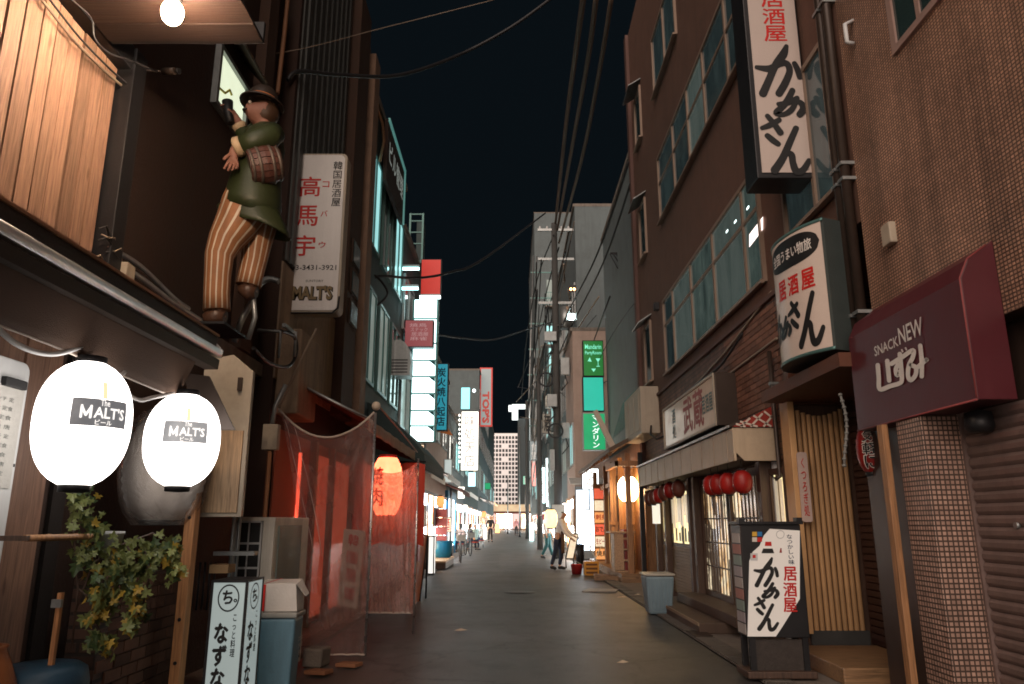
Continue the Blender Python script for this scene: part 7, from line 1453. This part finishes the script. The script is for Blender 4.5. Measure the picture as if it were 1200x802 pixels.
fl = th('flood_lamp', 'glaring blue white flood lamp on the utility pole', 'lamp', (2.3, 30, 9)); x_, z_ = WY(671, 371, 28.0); MB().ball((x_, 28.0, z_), .13, .08, .10, 12, 8).build('lens', em_glare, fl); MB().box(x_-.2, x_+.2, 28.08, 28.3, z_-.13, z_+.16).build('housing', metal_gal, fl); MB().cyl((x_, 28.2, z_), (PXx, PYy, z_-.1), .03).build('arm', metal_gal, fl)
ol = th('orange_lamp', 'small orange lamp pair above the flood lamp', 'lamp', (2.3, 30, 10))
for px in (670, 674): x_, z_ = WY(px, 339, 29); MB().ball((x_, 29, z_), .05, .05, .06, 8, 6).build('bulb', em_orange_lamp, ol)
MB().box(WY(668, 336, 29)[0], WY(676, 336, 29)[0], 29.02, 29.1, WY(672, 341, 29)[1], WY(672, 334, 29)[1]).build('bracket', metal_black, ol)
# parasol stall, lit lantern by the man
pr = th('stall_parasol', 'pale stall canopy with red edge over the white shirted people', 'canopy', (1.9, 31, 2.3)); A = [P3(637, 604, 31), P3(668, 589, 28), P3(690, 583, 33), P3(655, 592, 37)]
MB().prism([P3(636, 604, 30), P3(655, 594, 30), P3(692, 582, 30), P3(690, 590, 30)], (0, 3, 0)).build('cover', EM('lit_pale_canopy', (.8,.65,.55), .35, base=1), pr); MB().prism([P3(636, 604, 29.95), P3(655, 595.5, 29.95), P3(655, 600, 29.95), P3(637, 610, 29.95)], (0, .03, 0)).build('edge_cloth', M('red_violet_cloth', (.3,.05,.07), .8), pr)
MB().cyl(P3(640, 606, 30.2), P3(640, 650, 30.2), .03).build('pole', plastic_white, pr); MB().cyl(P3(690, 588, 30.2), P3(690, 650, 30.2), .03).build('pole', plastic_white, pr)
x_, z_ = WY(646.5, 608, 22.6); lantern('orange_lantern', 'round glowing orange white lantern hanging by the man in white', (x_, 22.6, z_), .20, .30, EM('orange_white_lantern_paper', (1,.52,.22), 2.6, var=.35, scale=5), ribs=8, cap=wood_dark, trunc=.88)
MB().cyl((x_, 22.6, z_+.3), (x_, 22.6, z_+1.0), .01)
# end of the street
en = th('corner_store', 'bright corner store closing the far end of the street', 'building', (0, 128, 0)); x0, x1, z0, z1 = rectY(577, 592, 642, 625, 126)
MB().box(-14, 14, 128, 134, 0, 4.3).build('wall', plaster_pink, en)
MB().box(-13, 13, 127.7, 127.95, 3.1, 4.2).build('sign_band', EM('orange_lit_band', (1,.50,.30), .8, var=.7, scale=.9), en)
for k in range(16): MB().box(-11+k*1.4, -9.8+k*1.4, 127.9, 127.98, .3, 2.7).build('window', (shop_warm, shop_white, EM('pink_lit_pane', (1,.6,.55), .9))[k % 3], en)
MB().box(-13, 13, 127.6, 127.9, 2.8, 3.05).build('band', M('red_brown_band', (.3,.09,.06), .6), en)
gt = th('grid_tower', 'pale high rise with a grid of small dark windows at the end of the street', 'building', (0, 300, 0)); GY = 300.0
x0, x1, z0, z1 = rectY(577.5, 508, 608, 606, GY); MB().box(x0, x1+2, GY, GY+25, 0, z1).build('wall', EM('glowing_tower_wall', (.60,.54,.51), .62, base=1), gt)  # wall emission stands in for light on the tower front
gw = bpy.data.meshes.new('window'); rows, cols_ = 18, 8; cw = (x1-x0)/cols_; rh = (z1-z0)/(rows+1)
wm = MB(); wm.box(-cw*.34, cw*.34, -.15, .1, -rh*.33, rh*.33); w0 = wm.build('window', M('dark_tower_glass', (.01,.012,.015), .3), gt, local=True)
first = True
for r_ in range(rows):
    for c_ in range(cols_):
        if c_ in (3, 4) and r_ % 3 == 0: continue
        o = w0 if first else w0.copy()
        if not first: C.objects.link(o); o.parent = gt
        first = False; o.location = Vector((x0+cw*(c_+.5), GY, z0+rh*(r_+1)))-gt.location
dt = th('dark_tower', 'dark tower with a glowing white crown beyond the poles', 'building', (6, 260, 0)); x0, x1, z0, z1 = rectY(608, 474, 627, 606, 260)
MB().box(x0, x1+4, 260, 280, 0, z1-5).build('shaft', M('dark_tower_wall', (.03,.045,.05), .5, var=.4, scale=.1), dt)
for (a, b, c_, d) in ((597, 475, 601, 482), (601, 474, 608, 492), (608, 474, 620, 479), (617, 475, 625, 490), (622, 490, 626, 560)): p = rectY(a, b, c_, d, 258.5); MB().box(p[0], p[1], 258.5, 259.9, p[2], p[3]).build('crown_light', EM('crown_light_glass', (.8,1,.95), 1.6, var=.3, scale=.3), dt)
struct(MB().box(-30, 30, 125, 127, -.02, .013).build('crossing_pavement', concrete))
# small hanging lanterns and boxes along both rows
for k, (px, py, Yk, mt_, r, lb) in enumerate(((517, 588, 20.5, EM('dim_orange_lantern_paper', (1,.36,.12), 1.2, var=.3), .12, 'orange lit lantern under the first left eave'), (546, 596, 33.5, em_sign_warm, .13, 'white lit lantern above the seated drinkers'), (568, 603, 60, MATS['dim_orange_lantern_paper'] if 'dim_orange_lantern_paper' in MATS else em_orange_lantern, .2, 'orange lit lantern near the man in black'), (633, 606, 52, em_red_lantern, .18, 'red lit lantern by the stall canopy'), (689, 604, 26, em_sign_warm, .15, 'white lit lantern next to the tall lit menus'))):
    x_, z_ = WY(px, py, Yk); lantern('shop_lantern', lb, (x_, Yk, z_), r, r*1.35, mt_, ribs=6, trunc=.88, n=14)
for k, (px, py, Yk, lb) in enumerate(((500, 470, 21, 'outdoor unit half hidden behind the white sign stack'), (645, 470, 40, 'outdoor unit high on the block behind the utility pole'))):
    x_, z_ = WY(px, py, Yk); t = th('wall_unit', lb, 'air conditioner', (x_, Yk, z_)); MB().box(x_-.2, x_+.25, Yk, Yk+.8, z_-.3, z_+.3).build('casing', ac_metal, t, bev=.02)
    m = MB(); m.lathe([(.22,-.01),(.24,-.01),(.24,.01),(.22,.01)], 16, (0,0,0)); m.v = [(x_+.02+a*.8, Yk-.012+c_, z_+b) for a, b, c_ in m.v]; m.build('fan_ring', metal_black, t); MB().box(x_-.25, x_+.28, Yk+.1, Yk+.16, z_-.36, z_-.3).build('bracket', metal_gal, t)
for k, (px, py0, py1, Yk, mt_, lb) in enumerate(((506, 628, 668, 20.2, EM('lit_white_board', (1,.95,.85), .9), 'white lit standing sign before the timber platform'), (569, 618, 633, 60, em_sign_warm, 'small lit standing sign beyond the man in black'), (624, 612, 636, 55, em_sign_cool, 'cool lit standing sign between the two right poles'), (584, 614, 626, 95, em_orange_lantern, 'orange standing sign near the end of the street'))):
    x0, x1, z0, z1 = rectY(px-(4 if k == 0 else 3), py0, px+(4 if k == 0 else 3), py1, Yk); boxsign('standing_sign', lb, x0, x1, Yk, Yk+.35, .02, z1, face=mt_, frame=.03)
bal = [(32.0, 686, 700, 300, 318, 3), (32.0, 686, 702, 350, 372, 3)]
for k, (Yb, pa_, pb_, pt, pb2, n_) in enumerate(((45.9, 664, 676, 470, 500, 3), (45.9, 664, 676, 415, 440, 3), (91.9, 640, 662, 345, 362, 4), (91.9, 640, 662, 400, 418, 4), (91.9, 640, 662, 450, 468, 4), (65.9, 642, 656, 430, 452, 3))):
    x0, x1, z0, z1 = rectY(pa_, pt, pb_, pb2, Yb); t = th('balcony', ('lower','upper','top','middle','bottom','small')[k]+' dim steel balcony on the '+('middle block' if k < 2 else 'tallest building' if k < 5 else 'brown block')+' end wall', 'balcony', ((x0+x1)/2, Yb, z0))
    MB().box(x0, x1, Yb-1.0, Yb, z0, z0+.15).build('deck', concrete, t)
    m = MB(); m.box(x0, x1, Yb-1.0, Yb-.95, z1-.08, z1)
    for q in range(9): xx = x0+(x1-x0-.05)*q/8; m.box(xx, xx+.05, Yb-.99, Yb-.96, z0+.15, z1-.08)
    m.build('rail', metal_teal, t); MB().box(x0+.2, x1-.2, Yb-.03, Yb-.015, z0+.2, z0+(z1-z0)*2.0).build('door', pane_cyan if k % 2 else pane_cream, t)
for k in range(16):
    px0 = random.uniform(616, 668); py0 = random.uniform(300, 420); px1 = px0-random.uniform(-22, 28); py1 = random.uniform(470, 590); Ya, Yb = random.uniform(28, 42), random.uniform(40, 75)
    if not (608 < px1 < 690): continue
    cable('cable', [P3(px0, py0, Ya), P3(px0*.45+px1*.55+random.uniform(-9, 9), (py0+py1)/2, (Ya+Yb)/2), P3(px1, py1, Yb)], random.uniform(.018, .045), ['pale','dark','thin','thick','slack','taut','kinked','twisted'][k % 8]+(' steep' if k < 8 else ' slanting')+' drop wire in the thicket around the utility pole', cable_pale if k % 3 == 0 else cable_m, group='drop wires around the utility pole')
for k, (px, py, Yk, w_, h_, lb) in enumerate(((663, 430, 29.0, .35, .7, 'upper'), (648, 470, 29.1, .4, .5, 'middle'), (664, 505, 28.9, .3, .6, 'lower'), (646, 395, 29.1, .5, .4, 'highest'))):
    x_, z_ = WY(px, py, Yk); t = th('wire_box', lb+' grey junction box strapped to the utility pole', 'box', (x_, Yk, z_)); MB().box(x_-w_/2, x_+w_/2, Yk-.15, Yk+.15, z_-h_/2, z_+h_/2).build('case', metal_gal, t, bev=.02); MB().tube([(x_, Yk, z_-h_/2), (x_+.1, Yk, z_-h_/2-.3), (x_-.15, Yk+.1, z_-h_/2-.6)], .025).build('tail', cable_m, t)
for k, (px, py, Yk) in enumerate(((652, 505, 28.6), (641, 445, 29.4))):
    x_, z_ = WY(px, py, Yk); m = MB(); m.tube([(x_+.28*math.cos(a*.5), Yk+.03*math.sin(a*2), z_+.28*math.sin(a*.5)) for a in range(27)], .035, 6); tag(m.build('cable_coil', cable_m), ('lower','upper')[k]+' round coil of spare cable hanging by the utility pole', 'cable')
for k in range(11):
    pa_ = random.uniform(604, 640); ya_ = random.uniform(420, 540); pb_ = random.uniform(655, 745); yb_ = random.uniform(240, 520); Ya, Yb = random.uniform(38, 70), random.uniform(18.5, 30)
    cable('cable', [P3(pa_, ya_, Ya), P3((pa_+pb_)/2, (ya_+yb_)/2+random.uniform(6, 22), (Ya+Yb)/2), P3(pb_, yb_, Yb)], random.uniform(.012, .028), ['lowest','second','third','fourth','fifth','sixth','seventh','eighth','ninth','tenth','last'][k]+' of the loose service wires strung before the far right blocks', cable_m if k % 3 else cable_pale, group='service wires over the far street')
for k, (px, py, top, Yp, lb) in enumerate(((610, 630, 500, 75, 'thin dark pole near the corner store'), (645, 640, 520, 42, 'thin steel sign pole behind the utility pole'), (596, 626, 560, 90, 'short lamp post at the far left kerb'), (528, 652, 520, 31, 'grey post at the left kerb under the eaves'))):
    x, y_ = WZ(px, py); t = th('street_post', lb, 'post', (x, y_, 0)); MB().cyl((x, y_, 0), (x, y_, WY(px, top, y_)[1]), .07, .05, 10).build('shaft', metal_gal, t); MB().cyl((x, y_, 0), (x, y_, .3), .11, n=10).build('foot', metal_black, t)
for k, (Yd, sx) in enumerate(((9.4, 1), (13.5, -1), (21.5, 1))):
    t = th('drain_grate', ('iron drain grate in the right gutter before the pub steps', 'iron drain grate in the left gutter by the orange board', 'iron drain grate in the right gutter by the timber pub')[k], 'drain grate', (sx*2.28, Yd, .026))
    for q in range(7): MB().box(sx*2.28-.11, sx*2.28+.11, Yd+.07*q, Yd+.045+.07*q, .027, .04).build('bar', metal_brown, t)
# ---- overhead cables
cable('cable', [P3(338, 94, 8.2), P3(352, 84, 8.3), P3(400, 88, 9), P3(470, 88, 10), P3(540, 64, 11), P3(600, 32, 11), P3(650, -4, 11)], .028, 'thick cable sweeping from the dark house up across the sky', n=8)
cable('cable', [P3(200, 66, 7), P3(330, 62, 8), P3(450, 33, 9.5), P3(580, 0, 10)], .007, 'hair thin wire crossing above the thick cable', cable_pale)
cable('cable', [P3(432, 335, 14), P3(445, 324, 14), P3(490, 326, 15), P3(530, 319, 16), P3(570, 302, 18), P3(640, 250, 28)], .03, 'dark cable running from the teal house past the red sign')
cable('cable', [P3(432, 350, 14), P3(442, 358, 14), P3(455, 345, 14.2), P3(448, 330, 14), P3(436, 322, 13.8), P3(428, 334, 13.6)], .025, 'coiled slack cable on the corner of the teal house')
cable('cable', [P3(500, 390, 20), P3(540, 396, 22), P3(580, 398, 24), P3(620, 386, 27), P3(648, 378, 28.5)], .03, 'slack cable between the pink sign and the utility pole')
for k, (p, lb) in enumerate((([(652,262,29),(664,150,18),(676,60,13),(685,-5,11)], 'left one of three twisted cables climbing overhead from the pole'), ([(654,270,29),(672,170,18),(690,70,13),(700,-5,11)], 'middle one of three twisted cables climbing overhead from the pole'), ([(656,285,29),(682,190,18),(704,80,13),(718,-5,11)], 'right one of three twisted cables climbing overhead from the pole'))):
    cable('cable', [P3(*q_) for q_ in p], .050-.004*k, lb, M('twisted_cable', (.17,.12,.085), .6, var=.5, scale=30))
for k, (p, lb) in enumerate((([(612,468,60),(618,400,45),(630,330,36),(650,275,29)], 'left slack line dropping from the pole to the far pole'), ([(622,470,60),(630,400,45),(642,340,36),(656,290,29)], 'second slack line dropping from the pole to the far pole'), ([(640,430,34),(665,370,28),(700,300,22),(738,190,17.5)], 'pair line from the pole to the stucco wall, upper'), ([(645,440,34),(672,380,28),(708,308,22),(740,215,17.5)], 'pair line from the pole to the stucco wall, lower'), ([(704,420,24),(720,390,21),(745,355,18),(770,335,16)], 'thin wire from the green sign to the stucco wall'))):
    cable('cable', [P3(*q_) for q_ in p], .03 if k < 4 else .012, lb)
fc = th('facade_clutter', 'bracket arm with tangled wires on the pale grey slab', 'bracket', (3, 21, 8)); x0, z0 = WY(716, 298, 22); MB().box(x0, x0+.9, 22, 22.05, z0, z0+.06).build('arm', metal_black, fc)
for k in range(6): MB().tube([(x0+.1*k, 22, z0), (x0+.2+.1*k, 21.9, z0-.4-.1*random.random()), (x0+.5, 22, z0-.6), (x0+.8, 22.05, z0-.1*k)], .02, 5).build('wire', cable_m, fc)
# ================================================================== PEOPLE
x, y_ = WZ(655, 669); person('woman in white shirt and dark apron reaching toward the easel board', (x, y_, .03), R(75), 1.66, {'elL':(.20,-.22,1.15),'wrL':(.16,-.44,1.08),'elR':(-.2,-.2,1.13),'wrR':(-.14,-.42,1.02),'knL':(.10,-.10,.50),'anL':(.10,-.02,.085),'toeL':(.11,-.17,.035),'anR':(-.10,.18,.10),'knR':(-.095,.06,.5),'toeR':(-.11,.05,.035)}, shirt_white, cloth_navy, lean=16, apron=cloth_brown, longhair=False)
x, y_ = WZ(643, 656); person('man in white shirt and teal trousers behind the orange lantern', (x, y_, .03), R(60), 1.72, {'anL':(.10,-.16,.085),'toeL':(.11,-.31,.035),'anR':(-.10,.20,.1),'toeR':(-.11,.07,.035)}, shirt_white, cloth_teal, lean=5)
x, y_ = WZ(575.5, 636); person('person all in black walking down the middle of the street', (x, y_, .03), R(10), 1.70, {'elL':(.27,.02,1.16),'elR':(-.27,.02,1.16),'anL':(.10,-.1,.085),'toeL':(.11,-.25,.035)}, cloth_black, cloth_black)
x, y_ = WZ(606, 628); person('small figure in pink top standing by the crossing', (x, y_, .03), R(0), 1.65, None, M('pink_shirt', (.5,.22,.22), .8), cloth_black)
SIT = {'hipL':(.09,-.02,.50),'hipR':(-.09,-.02,.50),'pelvis':(0,0,.52),'waist':(0,.0,.66),'chest':(0,-.02,.88),'neckb':(0,-.02,1.04),'neck':(0,-.03,1.10),'head':(0,-.05,1.20),'crown':(0,-.045,1.265),'shL':(.165,-.02,1.01),'shR':(-.165,-.02,1.01),'elL':(.22,-.10,.76),'elR':(-.22,-.10,.76),'wrL':(.13,-.32,.72),'wrR':(-.13,-.32,.72),'knL':(.11,-.44,.50),'knR':(-.11,-.44,.50),'anL':(.11,-.42,.085),'anR':(-.11,-.42,.085),'toeL':(.12,-.57,.035),'toeR':(-.12,-.57,.035)}
def stool(label, x, y_):
    t = th('stool', label, 'stool', (x, y_, .02)); MB().cyl((x, y_, .36), (x, y_, .41), .17, n=16).build('seat', M('red_stool_seat', (.3,.04,.03), .5), t)
    for k in range(4): a = k*math.pi/2+.6; MB().cyl((x+.15*math.cos(a), y_+.15*math.sin(a), .014), (x+.11*math.cos(a), y_+.11*math.sin(a), .36), .014, n=6).build('leg', metal_gal, t)
for px, py, rz, sh, lb, lh in ((540.5, 648, 200, M('pale_pink_shirt', (.6,.45,.42), .8), 'seated drinker in pale shirt seen from behind left of the group', True), (551, 645, 120, cloth_navy, 'seated person with red brown hair in dark top in the middle of the group', True), (558, 645, 230, M('pale_teal_shirt', (.42,.6,.6), .8), 'seated person in pale teal shirt leaning in at the table', False), (565, 642, 250, shirt_white, 'seated person in white at the right end of the group', False)):
    x, y_ = WZ(px, py); person(lb, (x, y_, -.06+.03), R(rz), 1.68, SIT, sh, cloth_navy, longhair=lh, group='drinkers seated by the left shops'); stool('low stool under the '+lb.replace('seated ', '').split(' in ')[0].split(' with ')[0]+{540.5:' at the left',551:' with red brown hair',558:' in pale teal',565:' in white'}[px], x, y_)
tbx = th('drinks_table', 'small white table between the seated drinkers', 'table', (-1.6, 37, 0)); x, y_ = WZ(554, 643); x -= .25; MB().box(x-.3, x+.3, y_-.9, y_-.4, .66, .70).build('table_top', plastic_white, tbx)
for dx in (-.26, .26):
    for dy in (-.85, -.45): MB().cyl((x+dx, y_+dy, .014), (x+dx, y_+dy, .66), .016).build('leg', metal_gal, tbx)
# bicycle
def bicycle(label, c, rz):
    t = th('bicycle', label, 'bicycle', c, rz, local=True)
    for yy in (-.52, .52):
        wl_ = MB(); wl_.tube([(0, yy+.31*math.cos(a*math.pi/12), .33+.31*math.sin(a*math.pi/12)) for a in range(25)], .02, 6); wl_ = wl_.build('wheel', rubber, t, local=True)
        for k in range(8): a = k*math.pi/8; MB().cyl((0, yy-.3*math.cos(a), .33-.3*math.sin(a)), (0, yy+.3*math.cos(a), .33+.3*math.sin(a)), .003, n=4).build('spoke', metal_gal, wl_, local=True)
    fr2 = MB(); seat = (0,.22,.80); head = (0,-.40,.85); bb2 = (0,.06,.32)
    for a, b in ((seat,bb2),(bb2,head),((0,.18,.68),(0,-.38,.74)),(bb2,(0,.52,.33)),((0,.2,.72),(0,.52,.33)),(head,(0,-.52,.33)),(head,(0,-.37,.98))): fr2.cyl(a, b, .016, n=8)
    fr2.build('frame', M('dark_bicycle_paint', (.03,.05,.06), .35), t, local=True)
    MB().ball((0,.24,.84), .07, .13, .04, 12, 8).build('saddle', rubber, t, local=True); MB().tube([(-.27,-.28,1.0),(-.12,-.37,1.0),(.12,-.37,1.0),(.27,-.28,1.0)], .013).build('handlebar', metal_gal, t, local=True); MB().box(-.15,.15,-.72,-.45,.72,.92).build('basket', metal_gal, t, local=True)
    for s_ in (-1, 1): MB().box(s_*.03, s_*.13, .04-.03*s_, .1-.03*s_, .32-.1*s_, .34-.1*s_).build('pedal', rubber, t, local=True)
x, y_ = WZ(539, 661); bicycle('dark city bicycle parked facing the road before the seated drinkers', (x, y_+.5, .02), R(6))
x, y_ = WZ(548, 653); bicycle('second bicycle with basket parked beyond the first one', (x, y_+.6, .02), R(14))
